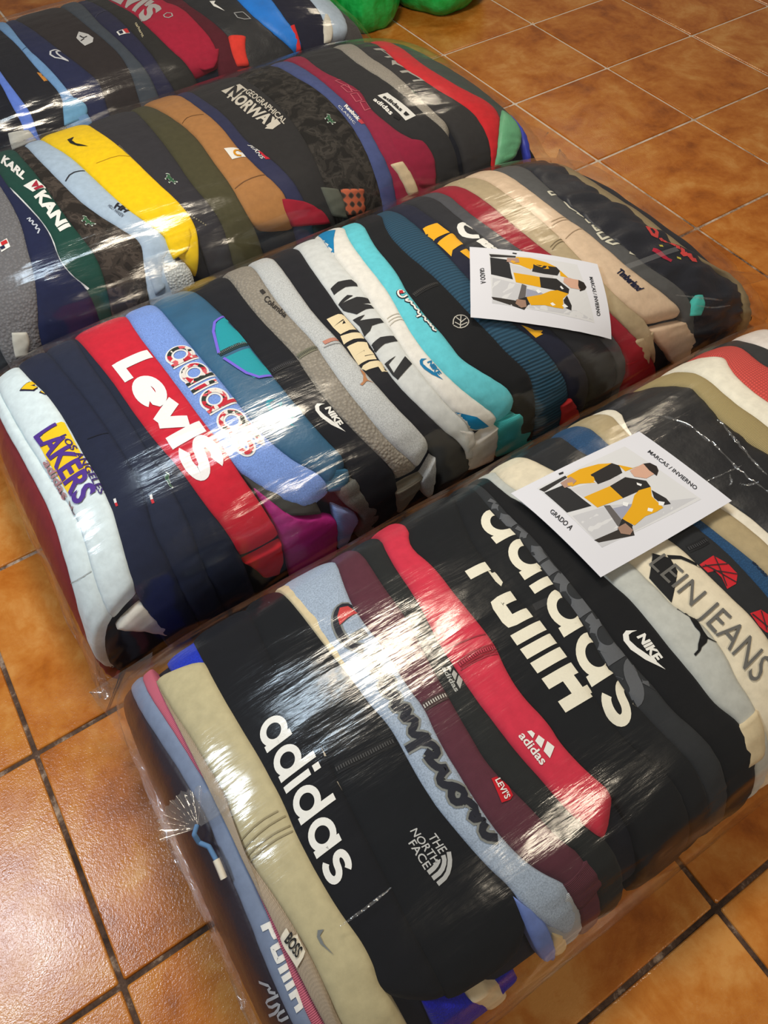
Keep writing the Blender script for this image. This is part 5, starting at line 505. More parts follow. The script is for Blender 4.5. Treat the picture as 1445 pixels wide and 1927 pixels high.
    ('K','B_bnike',[[(0.3591,0.4182),(0.3738,0.4179),(0.39,0.4129)]],0.00588,(60,60,64),{'lift': 0.0035,'name': 'zipper_teeth','dash': 0.0019}),
    ('K','B_col',[[(0.3869,0.4232),(0.4009,0.4257),(0.4148,0.4257)]],0.014,(120,118,100),{'name': 'zipper_tape'}),
    ('K','B_col',[[(0.3869,0.4232),(0.4009,0.4257),(0.4148,0.4257)]],0.00588,(90,90,78),{'lift': 0.0035,'name': 'zipper_teeth','dash': 0.0019}),
    ('K','B_puma',[[(0.4148,0.4257),(0.4234,0.4263),(0.4314,0.4229)]],0.01,(190,130,112),{'name': 'zipper_tape'}),
    ('K','B_puma',[[(0.412,0.4171),(0.4209,0.4167),(0.43,0.4118)]],0.003,(150,150,150),{'name': 'seam'}),
    ('T','B_col','Columbia',[(0.3965,0.5799),(0.4009,0.5156)],[(0.4033,0.5898),(0.4074,0.5239)],(52,48,46),{'bold': 0.02}),
    ('Y','B_col',[[(0.4003,0.6087),(0.4044,0.6109),(0.4045,0.5982),(0.4,0.5947)]],(52,48,46),{'name': 'emblem'}),
    ('Y','B_puma',[[(0.4277,0.3494),(0.4293,0.3443),(0.4302,0.3388),(0.428,0.3308),(0.4279,0.3242),(0.4321,0.3158),(0.4266,0.3234),(0.4202,0.3191),(0.4187,0.3224),(0.4227,0.3249),(0.4265,0.3345),(0.4272,0.3429)]],(180,124,84),{'name': 'emblem'}),
    ('Y','B_nikec',[[(0.433,0.4726),(0.4453,0.4716),(0.4537,0.4645),(0.452,0.4407),(0.4447,0.4376),(0.4459,0.4565),(0.4327,0.4502)],[(0.4327,0.4502),(0.4457,0.4539),(0.4417,0.4469),(0.4499,0.4445),(0.4535,0.4418),(0.4521,0.4229),(0.4436,0.429),(0.4338,0.4291)],[(0.4328,0.4261),(0.4434,0.4218),(0.4513,0.4155),(0.4501,0.4005),(0.441,0.4081),(0.4307,0.4088)],[(0.4313,0.4007),(0.4422,0.3986),(0.4496,0.3909),(0.4473,0.3777),(0.4479,0.3633),(0.4385,0.3683),(0.4424,0.3779),(0.4302,0.376)],[(0.4302,0.376),(0.4417,0.3774),(0.439,0.3665),(0.4476,0.3624),(0.4468,0.3522),(0.4393,0.3576),(0.4299,0.359)],[(0.4296,0.3533),(0.44,0.3533),(0.4501,0.3472),(0.4491,0.3235),(0.4435,0.3266),(0.4436,0.3379),(0.432,0.3427)]],(226,208,170),{'name': 'lettering'}),
    ('Y','B_niked',[[(0.4581,0.5376),(0.469,0.5444),(0.4821,0.5378),(0.4837,0.525),(0.4821,0.5166),(0.4707,0.5245),(0.4562,0.5193)],[(0.4527,0.4943),(0.4661,0.5035),(0.4702,0.4967),(0.4536,0.49),(0.4583,0.4905),(0.4719,0.4897),(0.4811,0.4791),(0.4792,0.4652),(0.4707,0.4692),(0.4542,0.4676),(0.4524,0.4759)],[(0.4707,0.4692),(0.4781,0.4603),(0.4783,0.451),(0.4703,0.4545),(0.4593,0.4525),(0.4542,0.4676)],[(0.4529,0.4468),(0.4655,0.4438),(0.4575,0.4371),(0.476,0.4244),(0.476,0.4131),(0.4638,0.4157),(0.4587,0.4076),(0.4516,0.4048),(0.454,0.4268)],[(0.4501,0.3825),(0.4628,0.3869),(0.4748,0.3791),(0.4747,0.3662),(0.4618,0.3711),(0.4504,0.3656)],[(0.4503,0.3381),(0.4636,0.3411),(0.4529,0.3331),(0.4525,0.3157),(0.471,0.3336),(0.4727,0.3161),(0.4522,0.3021),(0.4505,0.3133)]],(40,40,42),{'name': 'lettering'}),
    ('Y','B_nikew',[[(0.505,0.7492),(0.5107,0.7461),(0.5191,0.714),(0.5053,0.6748),(0.4886,0.6207)]],(14,126,178),{'name': 'colour_panel'}),
    ('Y','B_nikew',[[(0.4888,0.2089),(0.507,0.1852),(0.5262,0.1367),(0.5163,0.1298),(0.5038,0.1342),(0.4957,0.1702)]],(14,126,178),{'name': 'colour_panel'}),
    ('K','B_nikew',[[(0.4778,0.4167),(0.4904,0.4195),(0.4981,0.4151)],[(0.4769,0.4093),(0.489,0.4125),(0.498,0.4067)],[(0.4757,0.401),(0.488,0.4066),(0.4983,0.398)]],0.0022,(196,190,176),{'name': 'seam'}),
    ('K','B_aqua',[[(0.5138,0.4535),(0.5126,0.4634),(0.5086,0.4612),(0.5065,0.4513),(0.5083,0.4432),(0.5139,0.4457)],[(0.5121,0.4358),(0.5084,0.437),(0.5097,0.431),(0.513,0.4287),(0.5103,0.4229),(0.5121,0.4181),(0.5103,0.41),(0.5132,0.4052),(0.509,0.4001),(0.5112,0.3934),(0.5052,0.3931)],[(0.5113,0.3905),(0.5127,0.3849),(0.5093,0.3789),(0.5118,0.3762),(0.511,0.3692),(0.5134,0.3693),(0.51,0.365),(0.513,0.3619),(0.5097,0.3563),(0.5124,0.3511)]],0.0085,(30,34,46),{'name': 'embroidery_border'}),
    ('K','B_aqua',[[(0.5138,0.4535),(0.5126,0.4634),(0.5086,0.4612),(0.5065,0.4513),(0.5083,0.4432),(0.5139,0.4457)],[(0.5121,0.4358),(0.5084,0.437),(0.5097,0.431),(0.513,0.4287),(0.5103,0.4229),(0.5121,0.4181),(0.5103,0.41),(0.5132,0.4052),(0.509,0.4001),(0.5112,0.3934),(0.5052,0.3931)],[(0.5113,0.3905),(0.5127,0.3849),(0.5093,0.3789),(0.5118,0.3762),(0.511,0.3692),(0.5134,0.3693),(0.51,0.365),(0.513,0.3619),(0.5097,0.3563),(0.5124,0.3511)]],0.0045,(236,234,228),{'lift': 0.0024,'name': 'script_embroidery'}),
    ('Y','B_aqua',[[(0.5104,0.4622),(0.5137,0.4599),(0.5122,0.4524),(0.5089,0.4547)]],(190,40,50),{'lift': 0.003,'name': 'emblem'}),
    ('K','B_timb',[[(0.5196,0.4403),(0.5342,0.4423),(0.5482,0.4422)]],0.014,(30,30,32),{'name': 'zipper_tape'}),
    ('K','B_timb',[[(0.5196,0.4403),(0.5342,0.4423),(0.5482,0.4422)]],0.00588,(64,62,60),{'lift': 0.0035,'name': 'zipper_teeth','dash': 0.0019}),
    ('K','B_timb',[[(0.53,0.3478),(0.535,0.3592),(0.5416,0.3605),(0.5471,0.3523),(0.5461,0.3402),(0.5399,0.3336),(0.5327,0.3357),(0.5299,0.346)],[(0.5337,0.3359),(0.5426,0.3568)],[(0.539,0.3473),(0.5375,0.3579)],[(0.5382,0.3454),(0.5456,0.3485)],[(0.5359,0.3401),(0.5332,0.3505)],[(0.5361,0.3399),(0.5436,0.3401)]],0.0022,(190,186,176),{'name': 'emblem'}),
    ('Y','B_yel',[[(0.5879,0.5947),(0.6047,0.5901),(0.6052,0.5502),(0.5812,0.5505)],[(0.5846,0.5377),(0.6074,0.5472),(0.6084,0.5092),(0.5896,0.502),(0.5837,0.4905)],[(0.5946,0.4912),(0.6145,0.4951),(0.6147,0.4628),(0.596,0.4496)]],(240,176,36),{'name': 'print'}),
    ('Y','B_yel',[[(0.5899,0.2929),(0.605,0.2615),(0.5968,0.2612)]],(240,176,36),{'name': 'print'}),
    ('Y','B_yel',[[(0.593,0.2792),(0.6068,0.2669),(0.5983,0.261)]],(240,176,36),{'name': 'print'}),
    ('K','B_chw',[[(0.6307,0.5347),(0.6278,0.5572),(0.6194,0.5551),(0.6136,0.5306),(0.6171,0.5141),(0.6249,0.5065)],[(0.6179,0.491),(0.628,0.495),(0.6191,0.4775),(0.6281,0.4788),(0.6193,0.4619),(0.6299,0.463),(0.6202,0.4478),(0.6282,0.4388)]],0.016,(236,234,228),{'name': 'script_lettering'}),
    ('T','B_bei','Timberland',[(0.7151,0.3061),(0.7261,0.2582)],[(0.7237,0.3095),(0.7362,0.2579)],(28,32,60),{'bold': 0.05}),
    ('K','B_cha',[[(0.7415,0.5587),(0.7537,0.5573),(0.7528,0.5482),(0.7395,0.5442),(0.7415,0.5587)],[(0.7442,0.5149),(0.756,0.517),(0.751,0.4675),(0.7438,0.4757),(0.7409,0.4925),(0.7442,0.5149)],[(0.7412,0.4704),(0.7598,0.4804),(0.7605,0.4691),(0.7435,0.4582),(0.7412,0.4704)],[(0.7428,0.4484),(0.761,0.4616),(0.7656,0.4451),(0.7415,0.4375),(0.7428,0.4484)],[(0.7419,0.4272),(0.76,0.4345),(0.7646,0.4154),(0.7395,0.4112),(0.7419,0.4272)],[(0.737,0.4035),(0.7535,0.4054),(0.7656,0.3924),(0.7353,0.3862),(0.737,0.4035)],[(0.7366,0.3778),(0.7639,0.381),(0.7628,0.3651),(0.7406,0.3665),(0.7366,0.3778)],[(0.7501,0.3347),(0.7577,0.3412),(0.7625,0.3334),(0.7563,0.3299),(0.7501,0.3347)]],0.0065,(214,210,192),{'name': 'outlined_lettering'}),
    ('Y','B_cha',[[(0.7459,0.4743),(0.7566,0.4784),(0.7568,0.4675),(0.7448,0.4608)],[(0.7446,0.4437),(0.7579,0.4528),(0.763,0.443),(0.7448,0.4385)],[(0.7422,0.4222),(0.7572,0.4293),(0.76,0.4179),(0.7428,0.4122)],[(0.7471,0.3875),(0.7593,0.3834),(0.7579,0.3751),(0.7467,0.3756)]],(168,166,148),{'name': 'foil_print'}),
    ('K','B_blk',[[(0.8049,0.3868),(0.8119,0.384),(0.8116,0.3705),(0.8067,0.3612),(0.8015,0.3669),(0.8021,0.3784),(0.8049,0.3868)],[(0.8087,0.3525),(0.8152,0.3527),(0.81,0.3467),(0.818,0.3466)],[(0.815,0.339),(0.818,0.3331),(0.813,0.3275)],[(0.816,0.3243),(0.8215,0.3196)],[(0.8216,0.317),(0.8251,0.3114),(0.818,0.3051),(0.8272,0.3036)],[(0.8259,0.3014),(0.8327,0.2982),(0.8271,0.2916),(0.8374,0.288)]],0.011,(212,70,66),{'name': 'script_lettering'}),
    ('K','B_blk',[[(0.7846,0.3317),(0.7888,0.3203),(0.7932,0.3116),(0.7973,0.2962)]],0.014,(176,36,60),{'name': 'script_lettering'}),
    ('K','B_blk',[[(0.7964,0.3354),(0.7998,0.3319)],[(0.8098,0.3021),(0.8133,0.2966)]],0.008,(190,176,70),{'name': 'script_lettering'}),
    ('K','B_bei',[[(0.7022,0.4682),(0.7206,0.4706),(0.7341,0.4632)],[(0.7003,0.4599),(0.7196,0.4627),(0.7343,0.451)],[(0.6985,0.4166),(0.7156,0.4263),(0.732,0.4255)]],0.002,(170,146,118),{'name': 'seam'}),
    ('K','B_kha',[[(0.6764,0.4128),(0.6877,0.4196),(0.6981,0.4185)],[(0.6758,0.4059),(0.6861,0.4134),(0.6961,0.4128)]],0.002,(130,114,86),{'name': 'seam'}),
    ('K','B_navy1',[[(0.1933,0.4541),(0.2024,0.4511),(0.2124,0.4473)]],0.002,(20,24,40),{'name': 'seam'}),
    ('K','B_white',[[(0.1171,0.281),(0.1319,0.2683),(0.1461,0.2633)]],0.0015,(176,182,184),{'name': 'seam'}),
    ('T','C_green','KARL',[(0.265,0.6229),(0.2752,0.5193)],[(0.2741,0.6584),(0.2833,0.5307)],(236,234,228),{'bold': 0.05}),
    ('Y','C_green',[[(0.272,0.4984),(0.2886,0.5104),(0.2928,0.4722),(0.2774,0.4681)]],(236,234,228),{'name': 'emblem'}),
    ('Y','C_green',[[(0.2789,0.4828),(0.2881,0.5039),(0.2866,0.4798)],[(0.28,0.4756),(0.2905,0.4817),(0.2906,0.4733),(0.281,0.4686)]],(170,40,60),{'lift': 0.003,'name': 'emblem'}),
    ('T','C_green','KANI',[(0.2755,0.4514),(0.2797,0.331)],[(0.2902,0.4672),(0.293,0.336)],(236,234,228),{'bold': 0.05}),
    ('K','C_green',[[(0.2578,0.5173),(0.2636,0.4439),(0.2683,0.3748),(0.2688,0.3253),(0.2637,0.2774),(0.2668,0.2388),(0.2769,0.202)]],0.006,(236,234,228),{'name': 'piping'}),
    ('K','C_navy',[[(0.2564,0.3945),(0.261,0.3949),(0.2566,0.3841),(0.2623,0.3846),(0.2577,0.3729),(0.2638,0.3697),(0.2583,0.3595),(0.2635,0.3573),(0.2586,0.3456)]],0.004,(190,194,206),{'name': 'emblem'}),
    ('Y','C_sher',[[(0.2193,0.3593),(0.2285,0.3631),(0.2275,0.3394),(0.2168,0.3347)]],(236,234,228),{'name': 'patch'}),
    ('Y','C_sher',[[(0.2207,0.3578),(0.2273,0.3594),(0.2271,0.3499),(0.2205,0.3484)]],(200,40,44),{'lift': 0.003,'name': 'patch'}),
    ('Y','C_sher',[[(0.2181,0.3473),(0.2226,0.3474),(0.2224,0.3405),(0.2178,0.3394)]],(30,36,70),{'lift': 0.003,'name': 'patch'}),
    ('Y','C_camo',[[(0.3085,0.3488),(0.3106,0.3477),(0.3125,0.3436),(0.3121,0.3383),(0.3126,0.3328),(0.3139,0.3292),(0.3136,0.3256),(0.3174,0.3183),(0.3161,0.3171),(0.3129,0.3219),(0.3133,0.3159),(0.3118,0.316),(0.3109,0.3237),(0.3099,0.3259),(0.307,0.3233),(0.3064,0.3271),(0.3089,0.3296),(0.3083,0.3356),(0.3055,0.3349),(0.3053,0.339),(0.308,0.3397),(0.3088,0.3437),(0.3106,0.3425),(0.3096,0.3461)]],(206,210,200),{'name': 'patch_border'}),
    ('Y','C_camo',[[(0.3088,0.3461),(0.3106,0.3452),(0.3122,0.3417),(0.3118,0.3373),(0.3122,0.3326),(0.3133,0.3295),(0.3131,0.3265),(0.3162,0.3203),(0.3151,0.3193),(0.3125,0.3234),(0.3129,0.3183),(0.3117,0.3184),(0.3109,0.3249),(0.31,0.3268),(0.3077,0.3247),(0.3072,0.3278),(0.3092,0.3299),(0.3087,0.3351),(0.3064,0.3345),(0.3061,0.338),(0.3084,0.3385),(0.3091,0.3419),(0.3105,0.3409),(0.3097,0.3438)]],(52,92,62),{'lift': 0.0026,'name': 'reptile_patch'}),
    ('Y','C_blk',[[(0.4146,0.3816),(0.4168,0.3809),(0.4184,0.3763),(0.4175,0.3699),(0.4176,0.3634),(0.4186,0.3593),(0.4181,0.355),(0.4211,0.3471),(0.4199,0.3453),(0.4174,0.3504),(0.4175,0.3434),(0.4162,0.3432),(0.4156,0.3522),(0.4147,0.3546),(0.412,0.3509),(0.4114,0.3552),(0.4139,0.3588),(0.4135,0.3658),(0.4107,0.3643),(0.4105,0.3692),(0.4134,0.3706),(0.4145,0.3756),(0.4163,0.3746),(0.4155,0.3786)]],(206,210,200),{'name': 'patch_border'}),
    ('Y','C_blk',[[(0.4147,0.3785),(0.4165,0.3778),(0.4179,0.374),(0.4172,0.3686),(0.4173,0.3631),(0.4181,0.3596),(0.4177,0.356),(0.4201,0.3492),(0.4192,0.3478),(0.4171,0.3521),(0.4172,0.3462),(0.4161,0.346),(0.4156,0.3536),(0.4149,0.3557),(0.4127,0.3526),(0.4122,0.3563),(0.4142,0.3592),(0.4139,0.3652),(0.4115,0.364),(0.4114,0.3681),(0.4137,0.3693),(0.4146,0.3735),(0.4161,0.3726),(0.4155,0.3759)]],(52,92,62),{'lift': 0.0026,'name': 'reptile_patch'}),
    ('Y','C_croc',[[(0.6278,0.3874),(0.6299,0.386),(0.6311,0.3814),(0.6294,0.3755),(0.6287,0.3695),(0.6292,0.3655),(0.6281,0.3614),(0.6305,0.3538),(0.6289,0.3522),(0.6265,0.3571),(0.6257,0.3505),(0.6241,0.3503),(0.6247,0.359),(0.6241,0.3615),(0.6205,0.3583),(0.6206,0.3627),(0.6239,0.3657),(0.6245,0.3726),(0.6212,0.3719),(0.6218,0.3766),(0.625,0.3772),(0.6269,0.3818),(0.6286,0.3803),(0.6284,0.3843)]],(206,210,200),{'name': 'patch_border'}),
    ('Y','C_croc',[[(0.6275,0.3844),(0.6293,0.3833),(0.6303,0.3793),(0.6288,0.3744),(0.6282,0.3693),(0.6287,0.3659),(0.6277,0.3624),(0.6296,0.3558),(0.6283,0.3545),(0.6264,0.3588),(0.6257,0.3531),(0.6244,0.353),(0.625,0.3604),(0.6245,0.3626),(0.6215,0.3599),(0.6216,0.3636),(0.6243,0.3662),(0.6248,0.372),(0.6221,0.3714),(0.6226,0.3753),(0.6252,0.3758),(0.6268,0.3797),(0.6282,0.3784),(0.628,0.3818)]],(52,92,62),{'lift': 0.0026,'name': 'reptile_patch'}),
    ('Y','C_grey',[[(0.7527,0.3866),(0.7538,0.3852),(0.7544,0.3821),(0.7536,0.379),(0.7534,0.3755),(0.7537,0.373),(0.7533,0.3709),(0.7544,0.3653),(0.7537,0.3649),(0.7527,0.3688),(0.7525,0.365),(0.7518,0.3655),(0.7519,0.3706),(0.7516,0.3723),(0.7501,0.3716),(0.75,0.3741),(0.7514,0.3748),(0.7515,0.3788),(0.7501,0.3793),(0.7502,0.382),(0.7517,0.3814),(0.7524,0.3836),(0.7533,0.3822),(0.7531,0.3846)]],(206,210,200),{'name': 'patch_border'}),
    ('Y','C_grey',[[(0.7527,0.385),(0.7535,0.3838),(0.754,0.3811),(0.7534,0.3785),(0.7532,0.3755),(0.7535,0.3734),(0.7531,0.3716),(0.754,0.3669),(0.7535,0.3665),(0.7527,0.3698),(0.7524,0.3666),(0.7519,0.367),(0.752,0.3713),(0.7517,0.3728),(0.7505,0.3722),(0.7504,0.3743),(0.7516,0.375),(0.7517,0.3783),(0.7505,0.3787),(0.7506,0.381),(0.7518,0.3805),(0.7524,0.3823),(0.7531,0.3812),(0.7529,0.3832)]],(52,92,62),{'lift': 0.0026,'name': 'reptile_patch'}),
    ('T','C_lblue','HH',[(0.3427,0.3395),(0.3513,0.3173)],[(0.3493,0.3548),(0.3589,0.3245)],(34,34,44),{'bold': 0.05,'shear': 0.2}),
    ('T','C_lblue','HELLY HANSEN',[(0.3381,0.349),(0.3446,0.3118)],[(0.3413,0.3523),(0.3489,0.3137)],(60,64,78),{}),
    ('Y','C_yel',[[(0.3456,0.6213),(0.3544,0.6249),(0.3494,0.6103),(0.3508,0.5889),(0.3607,0.5596),(0.3504,0.5752),(0.3455,0.5976)]],(24,24,24),{'name': 'emblem'}),
    ('Y','C_tan',[[(0.4909,0.3908),(0.5095,0.3809),(0.5101,0.3494),(0.4907,0.3523)]],(226,222,214),{'name': 'patch'}),
    ('K','C_tan',[[(0.5067,0.3671),(0.5031,0.3751),(0.4982,0.371),(0.4973,0.3587),(0.5028,0.3535)]],0.006,(206,140,30),{'lift': 0.003,'name': 'emblem'}),
    ('Y','C_jean',[[(0.5246,0.3826),(0.5316,0.3802),(0.5326,0.3523),(0.5248,0.3553)]],(236,234,228),{'name': 'flag_tab'}),
    ('Y','C_jean',[[(0.5248,0.3553),(0.5326,0.3523),(0.534,0.3225),(0.5259,0.3244)]],(196,34,52),{'name': 'flag_tab'}),
    ('T','C_jean','JEANS',[(0.5199,0.3812),(0.5215,0.3295)],[(0.5239,0.3802),(0.5259,0.3282)],(236,234,228),{'bold': 0.0}),
    ('Y','C_geo',[[(0.5466,0.6178),(0.5744,0.6243),(0.5741,0.5801),(0.5492,0.5627)],[(0.5498,0.4093),(0.5716,0.4284),(0.5707,0.407),(0.557,0.3975)]],(200,192,178),{'name': 'print'}),
    ('T','C_geo','NORWAY',[(0.5447,0.5765),(0.5471,0.481),(0.557,0.3997)],[(0.563,0.5987),(0.5662,0.4973),(0.5717,0.4081)],(200,192,178),{'bold': 0.04}),
    ('T','C_geo','GEOGRAPHICAL',[(0.5672,0.5696),(0.5701,0.4791),(0.5734,0.4019)],[(0.5781,0.585),(0.5801,0.4935),(0.5824,0.4145)],(200,192,178),{'bold': 0.02}),
    ('T','C_geo','N',[(0.5464,0.592),(0.5505,0.5607)],[(0.5679,0.6211),(0.5715,0.5844)],(44,42,42),{'bold': 0.04,'lift': 0.003}),
    ('T','C_reeb','Reebok',[(0.6564,0.3981),(0.6569,0.3387)],[(0.6621,0.4036),(0.6627,0.3439)],(236,234,228),{'bold': 0.04}),
    ('T','C_reeb','CLASSIC',[(0.6502,0.4051),(0.6496,0.3332)],[(0.653,0.408),(0.6524,0.3358)],(236,234,228),{}),
    ('Y','C_reeb',[[(0.6568,0.3404),(0.6632,0.3452),(0.6633,0.3284),(0.658,0.3278)]],(190,60,70),{'name': 'emblem'}),
    ('Y','C_adi',[[(0.7033,0.3923),(0.7179,0.3921),(0.7278,0.3004),(0.7113,0.2961)]],(226,224,218),{'name': 'woven_label'}),
    ('T','C_adi','adidas',[(0.7063,0.3806),(0.7125,0.3221)],[(0.7118,0.3849),(0.7186,0.3264)],(26,26,28),{'bold': 0.03,'lift': 0.003}),
    ('T','C_adi','adidas',[(0.6932,0.3835),(0.6976,0.322)],[(0.699,0.3872),(0.705,0.3269)],(236,234,228),{'bold': 0.03}),
    ('Y','C_adi',[[(0.6988,0.3153),(0.704,0.3179),(0.7072,0.3047),(0.7027,0.3019)],[(0.7139,0.314),(0.7191,0.3185),(0.7206,0.3065),(0.7151,0.3071)]],(26,26,28),{'lift': 0.0032,'name': 'emblem'}),
    ('Y','C_dark',[[(0.7723,0.6121),(0.7924,0.6135),(0.7884,0.5954),(0.7788,0.5972),(0.7732,0.5989)],[(0.782,0.6107),(0.7831,0.5564),(0.7805,0.5426),(0.7712,0.5405),(0.7685,0.55),(0.7793,0.5546),(0.7797,0.5951)]],(176,172,164),{'name': 'lettering'}),
    ('Y','C_dark',[[(0.772,0.5256),(0.7783,0.5258),(0.7746,0.5093),(0.7789,0.4876),(0.7744,0.4857),(0.7699,0.5028),(0.7638,0.5005)]],(176,172,164),{'name': 'lettering'}),
    ('Y','C_dark',[[(0.7635,0.4682),(0.7812,0.4668),(0.7796,0.4541),(0.7641,0.4576)],[(0.7728,0.4687),(0.7857,0.4173),(0.7832,0.4088),(0.7725,0.4107),(0.7653,0.4118),(0.7656,0.4185),(0.7777,0.4164),(0.7726,0.456)]],(176,172,164),{'name': 'lettering'}),
    ('K','C_mar',[[(0.675,0.4942),(0.6901,0.4928),(0.6962,0.4513),(0.6947,0.4342),(0.6839,0.4314),(0.675,0.4942)],[(0.674,0.4651),(0.6836,0.4643),(0.6796,0.4312),(0.6744,0.4366),(0.674,0.4651)],[(0.6753,0.4267),(0.6837,0.4226),(0.6815,0.3951),(0.673,0.395),(0.6753,0.4267)],[(0.6773,0.391),(0.6846,0.388),(0.6828,0.3624),(0.6735,0.3595),(0.6773,0.391)]],0.003,(190,90,104),{'name': 'outlined_lettering'}),
    ('K','C_blk',[[(0.3918,0.5331),(0.3951,0.4498),(0.4002,0.3673),(0.4098,0.2911),(0.4151,0.2569),(0.4234,0.2329)]],0.004,(120,112,92),{'name': 'zipper_teeth','dash': 0.003}),
    ('K','C_lblue',[[(0.3145,0.4663),(0.3245,0.4838),(0.34,0.4819)]],0.004,(50,52,60),{'name': 'seam'}),
    ('K','C_yel',[[(0.3553,0.4848),(0.3784,0.4876),(0.395,0.4715)]],0.002,(204,168,16),{'name': 'seam'}),
    ('K','C_tan',[[(0.4714,0.5301),(0.4856,0.544),(0.5019,0.5325)],[(0.4739,0.2835),(0.492,0.2912),(0.5154,0.2897)]],0.002,(120,80,44),{'name': 'seam'}),
    ('K','D_nav',[[(0.4014,0.3912),(0.3949,0.3965),(0.3875,0.3936),(0.3842,0.3802),(0.3877,0.364),(0.3951,0.3526),(0.4019,0.3373),(0.3966,0.3587),(0.3939,0.3765),(0.3945,0.3867),(0.4014,0.3912)]],0.0055,(206,206,210),{'name': 'emblem'}),
    ('Y','D_tnf',[[(0.4333,0.4212),(0.4428,0.4463),(0.448,0.4341),(0.4525,0.423),(0.4554,0.3988),(0.4501,0.3808),(0.4364,0.3756),(0.4344,0.3932)]],(196,194,192),{'name': 'emblem'}),
    ('K','D_tnf',[[(0.4396,0.424),(0.4423,0.4089),(0.4483,0.412)],[(0.436,0.4003),(0.4425,0.4057)]],0.004,(48,42,42),{'lift': 0.003,'name': 'emblem'}),
    ('Y','D_fila',[[(0.4913,0.3961),(0.5091,0.3997),(0.5079,0.3746),(0.4912,0.3776)]],(236,234,228),{'name': 'patch'}),
    ('Y','D_fila',[[(0.502,0.3963),(0.5088,0.3982),(0.5077,0.3759),(0.5025,0.3767)]],(200,50,50),{'lift': 0.003,'name': 'patch'}),
    ('Y','D_fila',[[(0.4935,0.3927),(0.5001,0.3935),(0.4989,0.38),(0.4936,0.3799)]],(36,38,60),{'lift': 0.003,'name': 'patch'}),
    ('T','D_car','carhartt',[(0.5245,0.4093),(0.52,0.3438)],[(0.5296,0.4168),(0.5242,0.3476)],(196,184,150),{'bold': 0.02}),
    ('Y','D_blk',[[(0.3525,0.3331),(0.3583,0.3315),(0.3624,0.3018),(0.3549,0.2984)]],(200,134,60),{'name': 'patch'}),
    ('T','D_lev',"LEVI'S",[(0.5233,0.6255),(0.5355,0.5061),(0.5414,0.4022)],[(0.5608,0.6865),(0.5716,0.5258),(0.5805,0.4331)],(176,170,166),{'bold': 0.05}),
    ('K','D_lev',[[(0.5711,0.4022),(0.5786,0.4095),(0.5842,0.4011),(0.5821,0.3869),(0.5749,0.3843),(0.5703,0.3916),(0.5711,0.4022)]],0.004,(176,170,166),{'name': 'lettering'}),
    ('Y','D_mar',[[(0.6344,0.4232),(0.6416,0.4225),(0.645,0.377),(0.6377,0.3978)]],(220,70,44),{'name': 'emblem'}),
    ('Y','D_nik',[[(0.6525,0.4142),(0.6612,0.4082),(0.6555,0.3963),(0.6615,0.3525),(0.6513,0.3835)]],(236,234,228),{'name': 'emblem'}),
    ('K','D_nik',[[(0.6735,0.3384),(0.6872,0.3343),(0.6921,0.3037),(0.6817,0.3069),(0.673,0.3171),(0.6735,0.3384)]],0.004,(150,150,150),{'name': 'emblem'}),
    ('K','D_fila',[[(0.4766,0.5001),(0.4933,0.5192),(0.509,0.5158)]],0.003,(70,70,92),{'name': 'seam'}),
    ('K','D_lb',[[(0.3486,0.437),(0.3621,0.4504)]],0.003,(84,120,160),{'name': 'seam'}),
]
CARDS = [
    ('A',[(0.5809,0.6528),(0.5849,0.4884),(0.4587,0.4975),(0.4558,0.6697)],'nearer'),
    ('B',[(0.6972,0.3295),(0.6693,0.2033),(0.5447,0.3382),(0.5996,0.4765)],'farther'),
]
